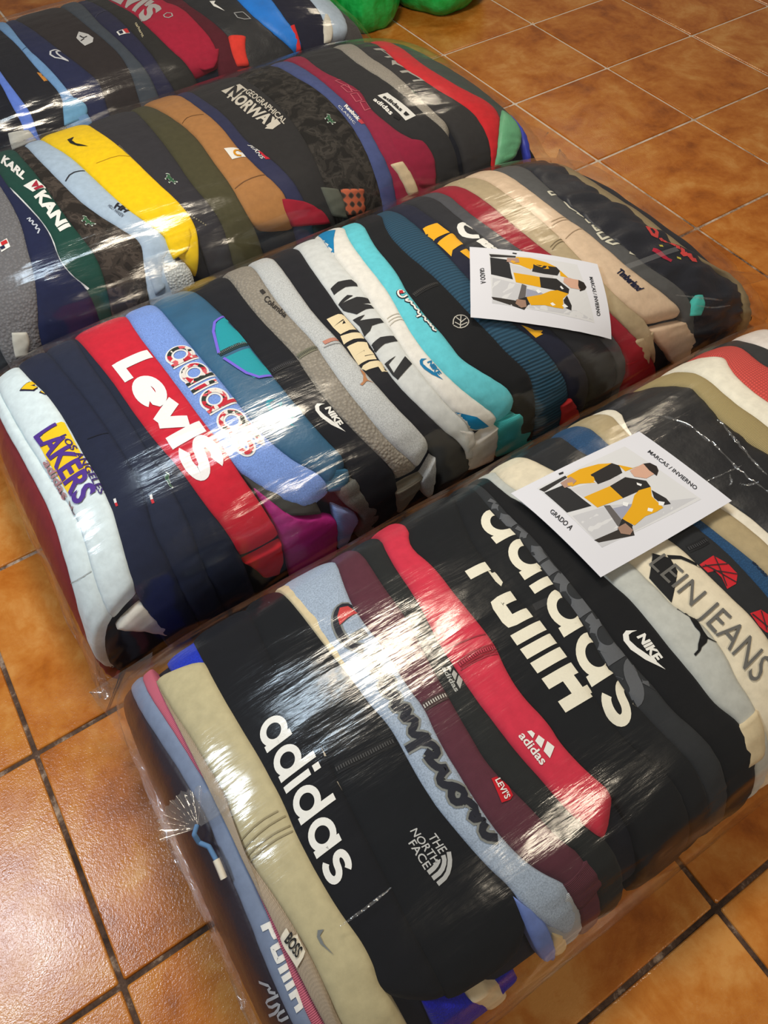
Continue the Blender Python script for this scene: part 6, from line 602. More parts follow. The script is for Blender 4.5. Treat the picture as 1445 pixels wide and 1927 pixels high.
CARD_PRINT = [
    ((206,206,208),[(0.076,0.146),(0.081,0.827),(0.855,0.87),(0.802,0.146)]),
    ((190,190,194),[(0.519,0.401),(0.825,0.862),(0.802,0.146),(0.456,0.16)]),
    ((52,50,50),[(0.097,0.148),(0.089,0.352),(0.117,0.35),(0.144,0.158)]),
    ((54,50,48),[(0.721,0.143),(0.745,0.408),(0.842,0.364),(0.756,0.154)]),
    ((96,92,92),[(0.499,0.368),(0.519,0.401),(0.786,0.368),(0.709,0.328)]),
    ((150,152,168),[(0.557,0.398),(0.603,0.531),(0.712,0.478),(0.681,0.382)]),
    ((44,44,46),[(0.15,0.153),(0.164,0.281),(0.227,0.297),(0.358,0.3),(0.453,0.307),(0.41,0.151)]),
    ((196,194,196),[(0.227,0.297),(0.317,0.615),(0.417,0.591),(0.365,0.319)]),
    ((216,160,30),[(0.102,0.355),(0.096,0.461),(0.128,0.582),(0.179,0.654),(0.228,0.607),(0.259,0.453),(0.281,0.456),(0.224,0.371),(0.216,0.317)]),
    ((46,44,44),[(0.179,0.654),(0.231,0.676),(0.306,0.647),(0.313,0.546),(0.303,0.458),(0.191,0.478)]),
    ((216,160,30),[(0.218,0.674),(0.309,0.727),(0.318,0.769),(0.307,0.67)]),
    ((216,160,30),[(0.353,0.316),(0.368,0.507),(0.516,0.504),(0.49,0.326)]),
    ((46,44,44),[(0.368,0.507),(0.356,0.635),(0.474,0.717),(0.543,0.703),(0.526,0.621),(0.516,0.504)]),
    ((216,160,30),[(0.52,0.625),(0.543,0.703),(0.62,0.655),(0.756,0.647),(0.758,0.587),(0.746,0.513),(0.771,0.414),(0.675,0.386),(0.613,0.5),(0.542,0.574)]),
    ((44,42,42),[(0.671,0.389),(0.764,0.407),(0.791,0.353),(0.732,0.311)]),
    ((46,44,44),[(0.571,0.689),(0.697,0.712),(0.759,0.703),(0.737,0.66),(0.642,0.657)]),
    ((226,226,226),[(0.687,0.66),(0.72,0.684),(0.743,0.656),(0.717,0.639)]),
    ((226,226,226),[(0.694,0.573),(0.723,0.593),(0.741,0.57),(0.714,0.553)]),
    ((226,226,226),[(0.546,0.482),(0.579,0.506),(0.602,0.478),(0.574,0.463)]),
    ((202,160,138),[(0.321,0.696),(0.319,0.804),(0.454,0.802),(0.456,0.73),(0.39,0.682)]),
    ((46,40,38),[(0.319,0.804),(0.341,0.842),(0.399,0.854),(0.445,0.836),(0.479,0.796),(0.402,0.792)]),
    ((168,136,122),[(0.136,0.283),(0.124,0.37),(0.187,0.373),(0.209,0.321),(0.198,0.275)]),
    ((150,120,104),[(0.72,0.32),(0.718,0.38),(0.8,0.382),(0.822,0.343),(0.776,0.305)]),
    ((214,160,60),[(0.166,0.316),(0.182,0.346),(0.216,0.328),(0.193,0.303)]),
    ((228,228,228),[(0.449,0.658),(0.485,0.674),(0.497,0.659),(0.47,0.648)]),
    ((40,40,42),[(0.042,0.332),(0.046,0.365),(0.062,0.356),(0.057,0.327)]),
]
CARD_TEXT = [
    ('MARCAS / INVIERNO',[(0.235,0.898),(0.763,0.894)],[(0.228,0.927),(0.749,0.924)]),
    ('GRADO A',[(0.338,0.07),(0.559,0.072)],[(0.318,0.102),(0.548,0.112)]),
]

# ------------------------------------------------------------------ garments
def resample(env, pl, n):
    p = np.array(pl, float) * (env.Ls, env.Lt)
    if len(p) > 2: p = chaikin(p, 2)
    d = np.r_[0, np.cumsum(np.hypot(*np.diff(p, axis=0).T))]
    u = np.linspace(0, d[-1], n)
    return np.stack([np.interp(u, d, p[:, 0]), np.interp(u, d, p[:, 1])], 1) / (env.Ls, env.Lt), d[-1]
def fbm(P3, f, seed):
    return np.array([noise.noise((p[0] * f + seed, p[1] * f - seed, p[2] * f + 3.1 * seed)) for p in P3])
def strip_mesh(env, L, R, op, seed, loose=False):
    _, la = resample(env, L, 8); _, lb = resample(env, R, 8)
    ln = max(la, lb); nq = int(min(110, max(14, ln / .009)))
    A, _ = resample(env, L, nq); Bq, _ = resample(env, R, nq)
    PA, PB = env.P(A[:, 0], A[:, 1]), env.P(Bq[:, 0], Bq[:, 1])
    wid = np.linalg.norm(PA - PB, axis=1); wm = float(np.median(wid))
    nr = int(min(26, max(7, wm / .007)))
    r = .5 - .5 * np.cos(np.linspace(0, np.pi, nr)) * .999
    r = .35 * r + .65 * np.linspace(0, 1, nr)
    st = A[:, None, :] * (1 - r)[None, :, None] + Bq[:, None, :] * r[None, :, None]
    P3 = env.P(st[..., 0], st[..., 1]); N3 = env.N(st[..., 0], st[..., 1])
    lift = op.get('lift', 0.) * .7; wr = op.get('wr', 1.)
    bmax = .004 if loose else .0065
    bul = np.minimum(bmax, .10 * wid)[:, None] * (1 - np.abs(2 * r - 1) ** 4)[None, :]
    flat = P3.reshape(-1, 3)
    # folds: stretched along the garment's own length, deeper down the near side
    near = np.clip((.34 - st[..., 1]) / .25, 0, 1).ravel()
    q = np.stack([st[..., 0].ravel() * env.Ls, st[..., 1].ravel() * env.Lt, np.zeros(len(flat))], 1)
    w1 = fbm(q * (1.6, .5, 1), 7., seed); w2 = fbm(q * (1., 1.7, 1), 21., seed + 5); w3 = fbm(q * (.6, 2.6, 1), 26., seed + 11)
    wrk = (.0020 * w1 + .0011 * w2 + .0042 * near * w3 + .0022 * (wr - 1) * fbm(q * (.7, 2.4, 1), 15., seed + 17)) * wr
    off = lift + bul - .006 + wrk.reshape(st.shape[:2])
    k = np.linspace(0, 1, nq)[:, None]
    if op.get('ne'): off = off - .03 * np.clip((k - .95) / .05, 0, 1) ** 2
    if op.get('fe'): off = off - .03 * np.clip((.05 - k) / .05, 0, 1) ** 2
    V = P3 + N3 * off[..., None]
    # side walls going down between the neighbours
    cols = []
    for e, s_ in ((0, -1), (-1, 1)):
        dirv = (P3[:, e] - P3[:, (1 if e == 0 else -2)]); dirv /= np.linalg.norm(dirv, axis=1, keepdims=True) + 1e-9
        c1 = V[:, e] + dirv * .003 - N3[:, e] * .012
        c2 = V[:, e] + dirv * .003 - N3[:, e] * .05
        cols.append((c1, c2))
    V = np.concatenate([cols[0][1][:, None], cols[0][0][:, None], V, cols[1][0][:, None], cols[1][1][:, None]], 1)
    Nn = np.concatenate([N3[:, :1], N3[:, :1], N3, N3[:, -1:], N3[:, -1:]], 1)
    V = np.concatenate([(V[:1] - Nn[:1] * .05), V, (V[-1:] - Nn[-1:] * .05)], 0)
    V[..., 2] = np.maximum(V[..., 2], .003)
    nu, nv = V.shape[:2]
    rr = np.concatenate([[-.05, -.02], r, [1.02, 1.05]]) * wm; kk = np.concatenate([[-.02], np.linspace(0, 1, nq), [1.02]]) * ln
    uv = np.stack(np.meshgrid(kk, rr, indexing='ij')[::-1], -1).reshape(-1, 2)
    F = [f[::-1] for f in grid_faces(nu, nv)]
    return V.reshape(-1, 3), F, uv
GAR = {}; BVH = {}; GENV = {}
def orient(L, R):
    return (L, R)
for gi, (bale, gid, name, cat, label, colr, fab, L, R, op) in enumerate(GARMENTS):
    env = ENVS[bale]
    V, F, uv = strip_mesh(env, L, R, op, gi * 1.37)
    o = link_mesh(name, V, F, fabric(colr, fab), uv=uv)
    tag(o, label, cat, 'folded clothes in the %s bale' % {'A': 'front', 'B': 'second', 'C': 'third', 'D': 'rear'}[bale])
    GAR[gid] = o; GENV[gid] = env
    BVH[gid] = BVHTree.FromPolygons([tuple(v) for v in V], F)
for gi, (bale, gid, name, colr, fab, L, R, op) in enumerate(LOOSE):
    env = ENVS[bale]
    V, F, uv = strip_mesh(env, L, R, op, gi * 2.11 + 50, True)
    link_mesh(name, V, F, fabric(colr, fab), parent=GAR[gid], uv=uv)

# ------------------------------------------------------------------ lettering, emblems, zips: real thin pieces lying on the cloth
def rect(x0, y0, x1, y1): return [(x0, y0), (x1, y0), (x1, y1), (x0, y1)]
def arc(cx, cy, rx, ry, a0, a1, n=18): return [(cx + rx * math.cos(math.radians(a0 + (a1 - a0) * k / n)), cy + ry * math.sin(math.radians(a0 + (a1 - a0) * k / n))) for k in range(n + 1)]
def dens(p, h=.06):
    o = [p[0]]
    for a, b in zip(p, p[1:]):
        n = max(1, int(math.hypot(b[0] - a[0], b[1] - a[1]) / h))
        o += [(a[0] + (b[0] - a[0]) * k / n, a[1] + (b[1] - a[1]) * k / n) for k in range(1, n + 1)]
    return o
def glyphs(font):      # ch -> (strokes, advance, stroke width)
    if font == 'adi':
        ring = arc(.36, .36, .275, .275, 0, 360, 28)
        s = arc(.29, .53, .19, .115, 20, 180, 10) + arc(.29, .50, .19, .125, 180, 270, 6) + arc(.30, .22, .21, .155, 90, 0, 6) + arc(.30, .20, .21, .125, 0, -160, 10)
        return {'a': ([ring, dens([(.635, 0), (.635, .72)])], .82), 'd': ([ring, dens([(.635, 0), (.635, 1.)])], .82), 'i': ([dens([(.1, 0), (.1, .72)]), dens([(.1, .82), (.1, 1.)])], .28), 's': ([s], .6)}, .165
    if font == 'levi':
        e = dens([(.1, .34), (.62, .34)]) + arc(.36, .36, .28, .26, 0, 320, 24)
        s = arc(.32, .70, .22, .16, 15, 180, 10) + arc(.32, .66, .22, .16, 180, 270, 6) + arc(.33, .28, .24, .2, 90, 0, 6) + arc(.33, .26, .24, .14, 0, -165, 10)
        return {'L': ([dens([(.14, 1.), (.14, .12)]), dens([(.02, .12), (.56, .12)])], .64), 'E': ([e], .72), 'V': ([dens([(.06, .72), (.32, .06)]), dens([(.32, .06), (.58, .72)])], .62),
                'I': ([dens([(.16, .0), (.16, .95)])], .32), 'S': ([s], .66)}, .25
    if font == 'blk':
        return {'P': ([dens([(.15, 0), (.15, 1.)]), dens([(.15, .42), (.58, .42), (.58, .9), (.15, .9)])], .78), 'U': ([dens([(.13, 1.), (.13, .12), (.55, .12), (.55, 1.)])], .74),
                'M': ([dens([(.13, 0), (.13, 1.)]), dens([(.42, .0), (.42, .9)]), dens([(.71, 0), (.71, 1.)]), dens([(.13, .92), (.71, .92)])], .9), 'A': ([dens([(.13, 0), (.13, 1.)]), dens([(.58, 0), (.58, 1.)]), dens([(.13, .36), (.58, .36)]), dens([(.13, .9), (.58, .9)])], .72)}, .21
def stroke_mesh(pts, w, closed=False):
    p = np.array(pts, float); n = len(p)
    t = np.zeros_like(p); t[1:-1] = p[2:] - p[:-2]; t[0] = p[1] - p[0]; t[-1] = p[-1] - p[-2]
    if closed or (np.hypot(*(p[0] - p[-1])) < 1e-6 and n > 3): t[0] = t[-1] = p[1] - p[-2]
    t /= np.hypot(t[:, 0], t[:, 1])[:, None] + 1e-9
    nn = np.stack([-t[:, 1], t[:, 0]], 1) * w / 2
    V = np.concatenate([p + nn, p, p - nn]); F = []
    for i in range(n - 1):
        F += [(i, i + 1, n + i + 1, n + i), (n + i, n + i + 1, 2 * n + i + 1, 2 * n + i)]
    return V.tolist(), F
def poly_mesh(poly, h):
    p = np.array(poly); lo, hi = p.min(0), p.max(0)
    h = max(h, float((hi - lo).max()) / 40)
    pts = [Vector(q) for q in dens([tuple(q) for q in poly] + [tuple(poly[0])], h)[:-1]]
    n = len(pts); edges = [(i, (i + 1) % n) for i in range(n)]
    x = lo[0] + h * .5
    def inside(qx, qy):
        c = False
        for (ax, ay), (bx, by) in zip(poly, poly[1:] + poly[:1]):
            if (ay > qy) != (by > qy) and qx < (bx - ax) * (qy - ay) / (by - ay) + ax: c = not c
        return c
    ppoly = [tuple(q) for q in poly]
    while x < hi[0]:
        y = lo[1] + h * .5
        while y < hi[1]:
            c = True
            for (ax, ay), (bx, by) in zip(ppoly, ppoly[1:] + ppoly[:1]): pass
            if inside_(ppoly, x, y): pts.append(Vector((x, y)))
            y += h
        x += h
    r = delaunay_2d_cdt(pts, edges, [], 1, 1e-7)
    return [tuple(v) for v in r[0]], [tuple(f) for f in r[2]]
def inside_(poly, qx, qy):
    c = False
    for (ax, ay), (bx, by) in zip(poly, poly[1:] + poly[:1]):
        if (ay > qy) != (by > qy) and qx < (bx - ax) * (qy - ay) / (by - ay) + ax: c = not c
    return c
def font_mesh(text, bold, shear, h):
    cu = bpy.data.curves.new('lettering', 'FONT'); cu.body = text; cu.offset = bold; cu.shear = shear; cu.resolution_u = 3
    ob = bpy.data.objects.new('lettering', cu); col_.objects.link(ob)
    bpy.context.view_layer.update()
    me = bpy.data.meshes.new_from_object(ob.evaluated_get(bpy.context.evaluated_depsgraph_get()))
    bm = bmesh.new(); bm.from_mesh(me); bpy.data.objects.remove(ob); bpy.data.curves.remove(cu); bpy.data.meshes.remove(me)
    bmesh.ops.triangulate(bm, faces=bm.faces)
    for _ in range(3):
        ee = [e for e in bm.edges if e.calc_length() > h]
        if not ee: break
        bmesh.ops.subdivide_edges(bm, edges=ee, cuts=1); bmesh.ops.triangulate(bm, faces=[f for f in bm.faces if len(f.verts) > 3])
    bm.verts.index_update()
    V = [(v.co.x, v.co.y) for v in bm.verts]; F = [tuple(v.index for v in f.verts) for f in bm.faces]
    bm.free(); a = np.array(V); lo, hi = a.min(0), a.max(0)
    V = [((x - lo[0]) / (hi[0] - lo[0]), (y - (0 if lo[1] < -.05 else lo[1])) / (hi[1] - (0 if lo[1] < -.05 else lo[1]))) for x, y in V]
    return V, F
def interp_poly(pl, u):
    p = np.array(pl, float)
    if len(p) > 2:
        d = np.linspace(0, 1, len(p))
        dd = np.r_[0, np.cumsum(np.hypot(*np.diff(p, axis=0).T))]; d = dd / dd[-1]
    else: d = np.array([0., 1.])
    return np.stack([np.interp(u, d, p[:, 0]) + np.where(u > 1, (u - 1), np.where(u < 0, u, 0)) * (p[-1, 0] - p[0, 0]), np.interp(u, d, p[:, 1]) + np.where(u > 1, (u - 1), np.where(u < 0, u, 0)) * (p[-1, 1] - p[0, 1])], 1)
def drape(gid, ST, F, lift):
    env = GENV[gid]; ST = np.clip(np.array(ST), .001, .999)
    P3 = env.P(ST[:, 0], ST[:, 1]); N3 = env.N(ST[:, 0], ST[:, 1]); tree = BVH[gid]
    out = []; ok = []
    for p, n in zip(P3, N3):
        n_ = Vector(n); hit = tree.ray_cast(Vector(p) + n_ * .05, -n_, .068)
        if hit[0] is None: out.append((0, 0, 0)); ok.append(False)
        else: out.append(tuple(hit[0] + n_ * lift)); ok.append(True)
    use = {}; V = []; FF = []
    for f in F:
        if all(ok[i] for i in f):
            g_ = []
            for i in f:
                if i not in use: use[i] = len(V); V.append(out[i])
                g_.append(use[i])
            FF.append(tuple(g_))
    return V, FF
def add_mark(gid, name, ST, F, color, lift, mat=None):
    V, FF = drape(gid, ST, F, lift)
    if len(FF) == 0: print('MARK LOST', gid, name); return
    o = link_mesh(name, V, FF, fabric(color, mat or 'print'), parent=GAR[gid], smooth=False)
    # small thickness so that it stands on the cloth
    bm = bmesh.new(); bm.from_mesh(o.data); bmesh.ops.recalc_face_normals(bm, faces=bm.faces)
    bm.to_mesh(o.data); bm.free(); o.data.shade_smooth()
for mk in MARKS:
    kind, gid, op = mk[0], mk[1], mk[-1]
    env = GENV[gid]; lift = op.get('lift', .0014); sc = np.array((env.Ls, env.Lt))
    V, F = [], []; SEP = []
    def put(v, f):
        SEP.append(len(F)); b0 = len(V); V.extend(v); F.extend([tuple(b0 + i for i in q) for q in f])
    if kind in 'TW':
        base, top = mk[3], mk[4]
        if kind == 'T':
            bl = np.hypot(*((np.array(base[-1]) - np.array(base[0])) * sc)); v, f = font_mesh(mk[2], op.get('bold', 0.) * 1., op.get('shear', 0.), .25 if bl < .12 else .12)
            put(v, f)
        else:
            text, font = mk[2]; gs, w = glyphs(font); w = op.get('w', w); x = 0.
            for ch in text:
                strokes, adv = gs[ch]
                for s_ in strokes:
                    v, f = stroke_mesh([(a + x, b_) for a, b_ in s_], w); put(v, f)
                x += adv
            V = [(a / x, b_) for a, b_ in V]
        a = np.array(V); bs, tp = interp_poly(base, a[:, 0]), interp_poly(top, a[:, 0])
        ST = bs + (tp - bs) * a[:, 1:2]
        nm = op.get('name', 'lettering'); colr = mk[5]
    elif kind == 'Y':
        for pl in mk[2]:
            v, f = poly_mesh([tuple(np.array(q) * sc) for q in pl], .006); put(v, f)
        ST = np.array(V) / sc; nm = op.get('name', 'print'); colr = mk[3]
    else:
        for pl in mk[2]:
            p_ = np.array(pl) * sc
            if len(p_) > 2 and 'dash' not in op: p_ = chaikin(p_, 1 if np.hypot(*(p_[0] - p_[-1])) > 1e-6 else 0)
            p_ = dens([tuple(q) for q in p_], op.get('dash', .004))
            v, f = stroke_mesh(p_, mk[3])
            if 'dash' in op: n_ = len(p_); f = [q for k, q in enumerate(f) if (k // 2) % 2 == 0]
            put(v, f)
        ST = np.array(V) / sc; nm = op.get('name', 'stripe'); colr = mk[4]
    if kind in 'YK' and len(SEP) > 1 and 'script' not in nm and 'border' not in nm:
        for a_, b_ in zip(SEP, SEP[1:] + [len(F)]): add_mark(gid, nm, ST, F[a_:b_], colr, lift, op.get('mat'))
    else: add_mark(gid, nm, ST, F, colr, lift, op.get('mat'))

# ------------------------------------------------------------------ dark mass of clothing deep inside each bale
WHERE = {'A': 'front', 'B': 'second', 'C': 'third', 'D': 'rear'}
for bk, env in ENVS.items():
    nu, nv = 90, 60
    S_, T_ = np.meshgrid(np.linspace(.004, .996, nu), np.linspace(.01, .99, nv), indexing='ij')
    P3, N3 = env.P(S_, T_), env.N(S_, T_)
    q = P3.reshape(-1, 3); lum = fbm(q, 12., 3.3).reshape(nu, nv) * .006
    V = P3 - N3 * (.022 - lum)[..., None]; V[..., 2] = np.maximum(V[..., 2], .004)
    o = link_mesh('packed_clothing', V.reshape(-1, 3), [f[::-1] for f in grid_faces(nu, nv)], fabric((24, 26, 36), 'cotton'))
    tag(o, 'dark navy clothing packed deep inside the %s clear bale' % WHERE[bk], 'clothing', kind='stuff')

# ------------------------------------------------------------------ clear film bags
FILM = film_material(); FLAP = film_material(.06, .5, .02, .14, 'slack_plastic_film'); CRINKLE = film_material(.16, .6, .07, .12, 'crinkled_plastic_film')
def film_offset(env, s, t, seed):
    a, b = s * env.Ls, t * env.Lt; q = np.stack([a, b, 0 * a], 1)
    near = np.clip((.36 - t) / .2, 0, 1); endw = np.clip((.10 - s) / .08, 0, 1) + np.clip((s - .86) / .1, 0, 1)
    o = .0105 + .0016 * fbm(q, 5., seed) + .0007 * fbm(q * (1, 2.2, 1), 16., seed + 3)
    o += (.0012 + .0035 * near + .003 * endw) * (1 - 2 * np.abs(fbm(q * (.55, 2.0, 1), 11., seed + 9))) + .0035 * endw * (1 - 2 * np.abs(fbm(q * (2.2, .7, 1), 17., seed + 19)))
    o += .008 * np.clip((.12 - t) / .12, 0, 1)
    return o
def build_film(bk, label):
    env = ENVS[bk]; nu, nv = 260, 170
    S_, T_ = np.meshgrid(np.linspace(0.0005, .9995, nu), np.linspace(.0005, .9995, nv), indexing='ij')
    P3, N3 = env.P(S_, T_), env.N(S_, T_)
    of = film_offset(env, S_.ravel(), T_.ravel(), {'A': 1., 'B': 8., 'C': 17., 'D': 29.}[bk]).reshape(nu, nv)
    V = P3 + N3 * of[..., None]; V[..., 2] = np.maximum(V[..., 2], .001)
    o = link_mesh('plastic_bag', V.reshape(-1, 3), [f[::-1] for f in grid_faces(nu, nv)], FILM)
    tag(o, label, 'plastic bag', 'clear bags packed with clothes'); return o, V
def ribbon(name, parent, path, width, up, seed, crinkle=.006, n=90):
    p = np.array(path, float); d = np.r_[0, np.cumsum(np.linalg.norm(np.diff(p, axis=0), axis=1))]; u = np.linspace(0, d[-1], n)
    c = np.stack([np.interp(u, d, p[:, k]) for k in range(3)], 1); m = 5; V = []
    up = np.array(up, float)
    for i in range(n):
        for j in range(m):
            w_ = j / (m - 1)
            z = noise.noise((u[i] * 38, w_ * 2 + seed, seed)) * crinkle * (.3 + w_)
            V.append(c[i] + up * width * w_ * (1 + .25 * noise.noise((u[i] * 9, seed, 0))) + np.array((0, 0, z + .001)))
    V = np.array(V); V[:, 2] = np.maximum(V[:, 2], .0015)
    return link_mesh(name, V, grid_faces(n, m), CRINKLE, parent=parent)
def ear(parent, a, b, tip, seed):
    # a pinched corner of slack film: a folded triangular pocket
    a, b, tip = (np.array(q, float) for q in (a, b, tip)); n = 14; V = []
    for side in (1, -1):
        for i in range(n):
            for j in range(n):
                u, v = i / (n - 1), j / (n - 1)
                q = (a + (b - a) * u) * (1 - v) + tip * v
                puff = side * .016 * math.sin(math.pi * u) * (1 - v) + .006 * noise.noise((u * 5, v * 5, seed))
                nrm = np.cross(b - a, tip - a); nrm /= np.linalg.norm(nrm) + 1e-9
                V.append(q + nrm * puff)
    V = np.array(V); V[:, 2] = np.maximum(V[:, 2], .002)
    F = grid_faces(n, n) + grid_faces(n, n, n * n)
    return link_mesh('corner_flap', V, F, FLAP, parent=parent)
fA, VA = build_film('A', 'clear plastic bag stretched over the front bale of clothes')
fB, VB = build_film('B', 'clear plastic bag stretched over the second bale of clothes')
fC, VC = build_film('C', 'clear plastic bag stretched over the third bale of clothes')
fD, VD = build_film('D', 'clear plastic bag stretched over the rear bale of clothes')
def left_path(env, dx, z):
    ys = np.linspace(env.y0 - .01, env.y1 - .07, 40)
    return [(env.x0 - dx - .006 * math.sin(y * 23) , y, z) for y in ys]
for k, (fo, bk) in enumerate(((fA, 'A'), (fB, 'B'))):
    env = ENVS[bk]
    ribbon('weld_seam', fo, left_path(env, .008, .004), .014, (-1, 0, .35), 3 + k, .005)
eA, eB, eC = ENVS['A'], ENVS['B'], ENVS['C']
ear(fA, (eA.x0 + .11, eA.y1 - .02, .22), (eA.x0 - .01, eA.y1 - .13, .02), (eA.x0 - .025, eA.y1 + .02, .13), 1)
ear(fB, (eB.x0 + .03, eB.y0 + .06, .16), (eB.x0 - .01, eB.y0 + .10, .02), (eB.x0 - .02, eB.y0 - .025, .05), 2)
ear(fB, (eB.x1 - .10, eB.y0 + .10, .17), (eB.x1 + .01, eB.y0 + .16, .02), (eB.x1 + .05, eB.y0 + .04, .12), 4)
ear(fB, (eB.x1 - .16, eB.y1 - .06, .19), (eB.x1 - .02, eB.y1 - .08, .05), (eB.x1 - .06, eB.y1 + .03, .14), 5)
ear(fC, (eC.x1 - .08, eC.y0 + .10, .19), (eC.x1 + .01, eC.y0 + .12, .02), (eC.x1 + .035, eC.y0 + .10, .12), 6)

for bk, pl, w_, nm in STRIPS:
    env = ENVS[bk]; p_, ln_ = resample(env, pl, 60); P3, N3 = env.P(p_[:, 0], p_[:, 1]), env.N(p_[:, 0], p_[:, 1])
    tg = np.gradient(P3, axis=0); tg /= np.linalg.norm(tg, axis=1, keepdims=True); sd = np.cross(N3, tg); V = []
    for i in range(60):
        for j in range(4):
            tap = math.sin(math.pi * (i + 1) / 62) ** .5 if nm != 'tape_strip' else 1.
            V.append(P3[i] + N3[i] * (.0135 + .004 * noise.noise((i * .35, j * .8, ln_ * 50)) * (nm != 'tape_strip')) + sd[i] * w_ * tap * (j / 3 - .5))
    link_mesh(nm, V, grid_faces(60, 4), CRINKLE, parent={'A': fA, 'B': fB}[bk])
# gathered neck of the front bag, tied with a blue and white cord, at its left end
def cord(name, path, rad, colr, parent):
    p = np.array(path, float); p = np.stack([np.interp(np.linspace(0, len(p) - 1, 40), range(len(p)), p[:, k]) for k in range(3)], 1); V = []
    tg = np.gradient(p, axis=0); tg /= np.linalg.norm(tg, axis=1, keepdims=True) + 1e-9
    for c, d in zip(p, tg):
        a = np.cross(d, (0, .3, 1.)); a /= np.linalg.norm(a); b_ = np.cross(d, a)
        V += [c + rad * (math.cos(k * math.pi / 3) * a + math.sin(k * math.pi / 3) * b_) for k in range(6)]
    F = [(i * 6 + k, i * 6 + (k + 1) % 6, (i + 1) * 6 + (k + 1) % 6, (i + 1) * 6 + k) for i in range(39) for k in range(6)]
    return link_mesh(name, V, F, fabric(colr, 'cotton'), parent=parent)
TX, TY, TZ = NECK
V = []; n_, m_ = 60, 9
for i in range(n_):
    a = math.radians(20 + 185 * i / (n_ - 1)); dx, dy = math.cos(a) * .857 + math.sin(a) * .515, math.cos(a) * -.515 + math.sin(a) * .857
    for j in range(m_):
        q = j / (m_ - 1); ra = .004 + .044 * q * (1 + .2 * noise.noise((i * .3, 0, 4)))
        V.append((TX + ra * dx, TY + ra * dy, TZ + .008 + .022 * q + .005 * q * math.sin(i * 1.7)))
link_mesh('gathered_film', V, grid_faces(n_, m_), CRINKLE, parent=fA)
cord('tie_cord', [(TX, TY + .004, TZ + .006), (TX - .008, TY - .006, TZ + .010), (TX - .008, TY - .016, TZ - .002), (TX + .002, TY - .03, TZ + .004), (TX + .003, TY - .052, TZ + .002)], .0036, (88, 122, 160), fA)
cord('tie_cord_end', [(TX + .003, TY - .050, TZ + .002), (TX + .002, TY - .066, TZ - .001), (TX + .001, TY - .076, TZ - .004)], .005, (214, 204, 186), fA)

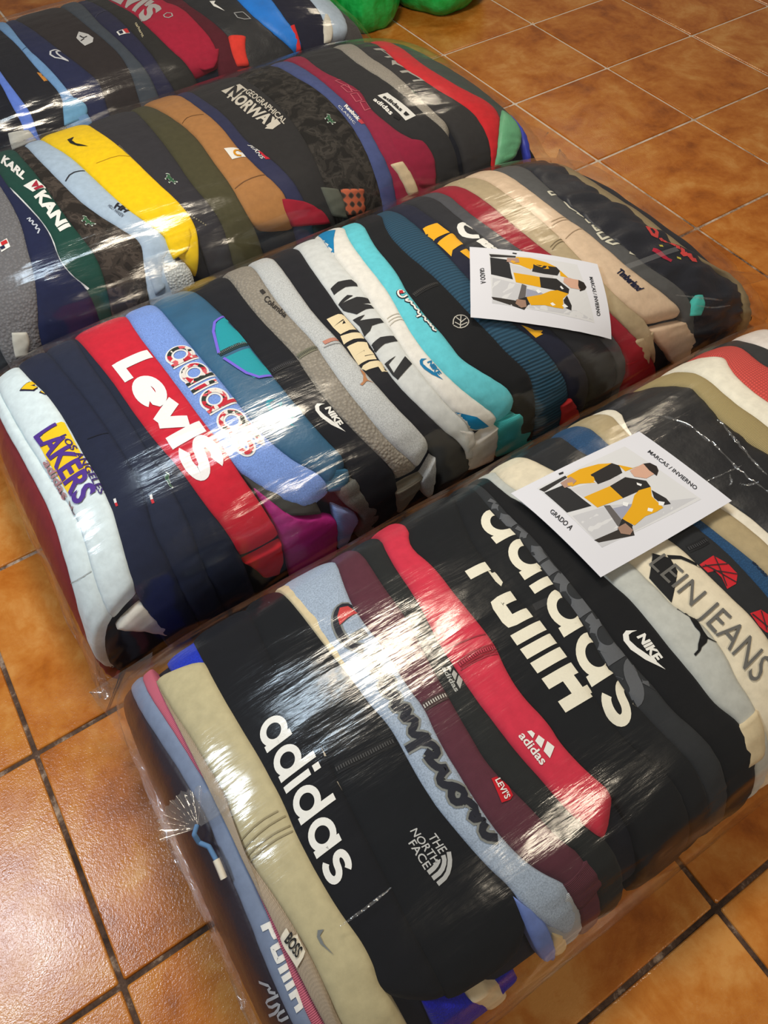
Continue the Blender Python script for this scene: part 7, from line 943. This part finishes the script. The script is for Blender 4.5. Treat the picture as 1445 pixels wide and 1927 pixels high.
# ------------------------------------------------------------------ printed paper sheets lying on the film
def build_card(bk, q, word):
    env = ENVS[bk]
    TL, TR, BR, BL = (np.array(v) for v in q)
    def surf(u, v, lift=0.):
        u, v = np.asarray(u, float), np.asarray(v, float)
        st = (BL * (1 - u)[:, None] + BR * u[:, None]) * (1 - v)[:, None] + (TL * (1 - u)[:, None] + TR * u[:, None]) * v[:, None]
        P3 = env.P(st[:, 0], st[:, 1]); N3 = env.N(st[:, 0], st[:, 1])
        curl = .006 * ((u - .5) ** 2 + (v - .5) ** 2) + .0025 * np.sin(u * 3 + v * 4)
        return P3 + N3 * (.0165 + curl + lift)[:, None]
    nu, nv = 15, 21
    uu, vv = np.meshgrid(np.linspace(0, 1, nu), np.linspace(0, 1, nv), indexing='ij'); uu, vv = uu.ravel(), vv.ravel()
    V = np.concatenate([surf(uu, vv, 0. * uu), surf(uu, vv, 0. * uu - .0006)]); n = nu * nv
    F = grid_faces(nu, nv) + [tuple(n + i for i in f[::-1]) for f in grid_faces(nu, nv)]
    card = link_mesh('paper_sheet', V, F, fabric((212, 212, 219), 'paper'))
    tag(card, 'white printed paper sheet lying on the %s bale' % {'A': 'front', 'B': 'second'}[bk], 'paper sheet', 'printed paper sheets on the bales')
    mats = []; AV = []; AF = []; MI = []
    for k, (c, pl) in enumerate(CARD_PRINT):
        v, f = poly_mesh([(a * .707, b) for a, b in pl], .06)
        a = np.array(v); P3 = surf(a[:, 0] / .707, a[:, 1], np.full(len(a), .0003 + .00004 * k))
        b0 = len(AV); AV += [tuple(p) for p in P3]; AF += [tuple(b0 + i for i in q_) for q_ in f]
        m = fabric(c, 'paper')
        if m not in mats: mats.append(m)
        MI += [mats.index(m)] * len(f)
    o = link_mesh('printed_photo', AV, AF, mats, parent=card, smooth=False)
    o.data.polygons.foreach_set('material_index', MI)
    for t, b_, c_ in CARD_TEXT:
        v, f = font_mesh(t, .015, 0., .5); a = np.array(v)
        bs, tp = interp_poly(b_, a[:, 0]), interp_poly(c_, a[:, 0]); w = bs + (tp - bs) * a[:, 1:2]
        link_mesh('lettering', surf(w[:, 0], w[:, 1], np.full(len(w), .0008)), f, fabric((52, 52, 56), 'paper'), parent=card, smooth=False)
for c in CARDS: build_card(*c)

# ------------------------------------------------------------------ green bags on the floor behind
GREEN = green_material()
def green_bag(loc, rx, ry, h, seed, label, neck):
    nu, nv = 64, 36; V = []
    for i in range(nu):
        a = 2 * math.pi * i / nu
        for j in range(nv):
            v = j / (nv - 1)
            prof = (math.sin(math.pi * min(1, .16 + v * .84)) ** .55) * (1 - .25 * v) if v < .97 else .02
            rr = prof * (1 + .16 * noise.noise((math.cos(a) * 1.6 + seed, math.sin(a) * 1.6, v * 1.5)))
            cre = .075 * (1 - 2 * abs(noise.noise((math.cos(a) * 5 + seed, math.sin(a) * 5, v * 1.2)))) * min(1, 2.2 * v + .15)
            V.append((loc[0] + (rr + cre) * rx * math.cos(a) + neck[0] * v, loc[1] + (rr + cre) * ry * math.sin(a) + neck[1] * v, .002 + h * v ** 1.05))
    F = [(i * nv + j, ((i + 1) % nu) * nv + j, ((i + 1) % nu) * nv + j + 1, i * nv + j + 1) for i in range(nu) for j in range(nv - 1)]
    F.append(tuple(i * nv for i in range(nu))[::-1]); F.append(tuple(i * nv + nv - 1 for i in range(nu)))
    o = link_mesh('rubbish_bag', V, F, GREEN); tag(o, label, 'plastic bag', 'green bags on the floor')
    return o
green_bag((-.10, .45, 0), .17, .20, .34, 2., 'green plastic bag on the floor touching the end of the rear bale', (.0, .05))
green_bag((.27, .43, 0), .24, .24, .30, 9., 'green plastic bag on the floor farther right behind the bales', (.05, .08))
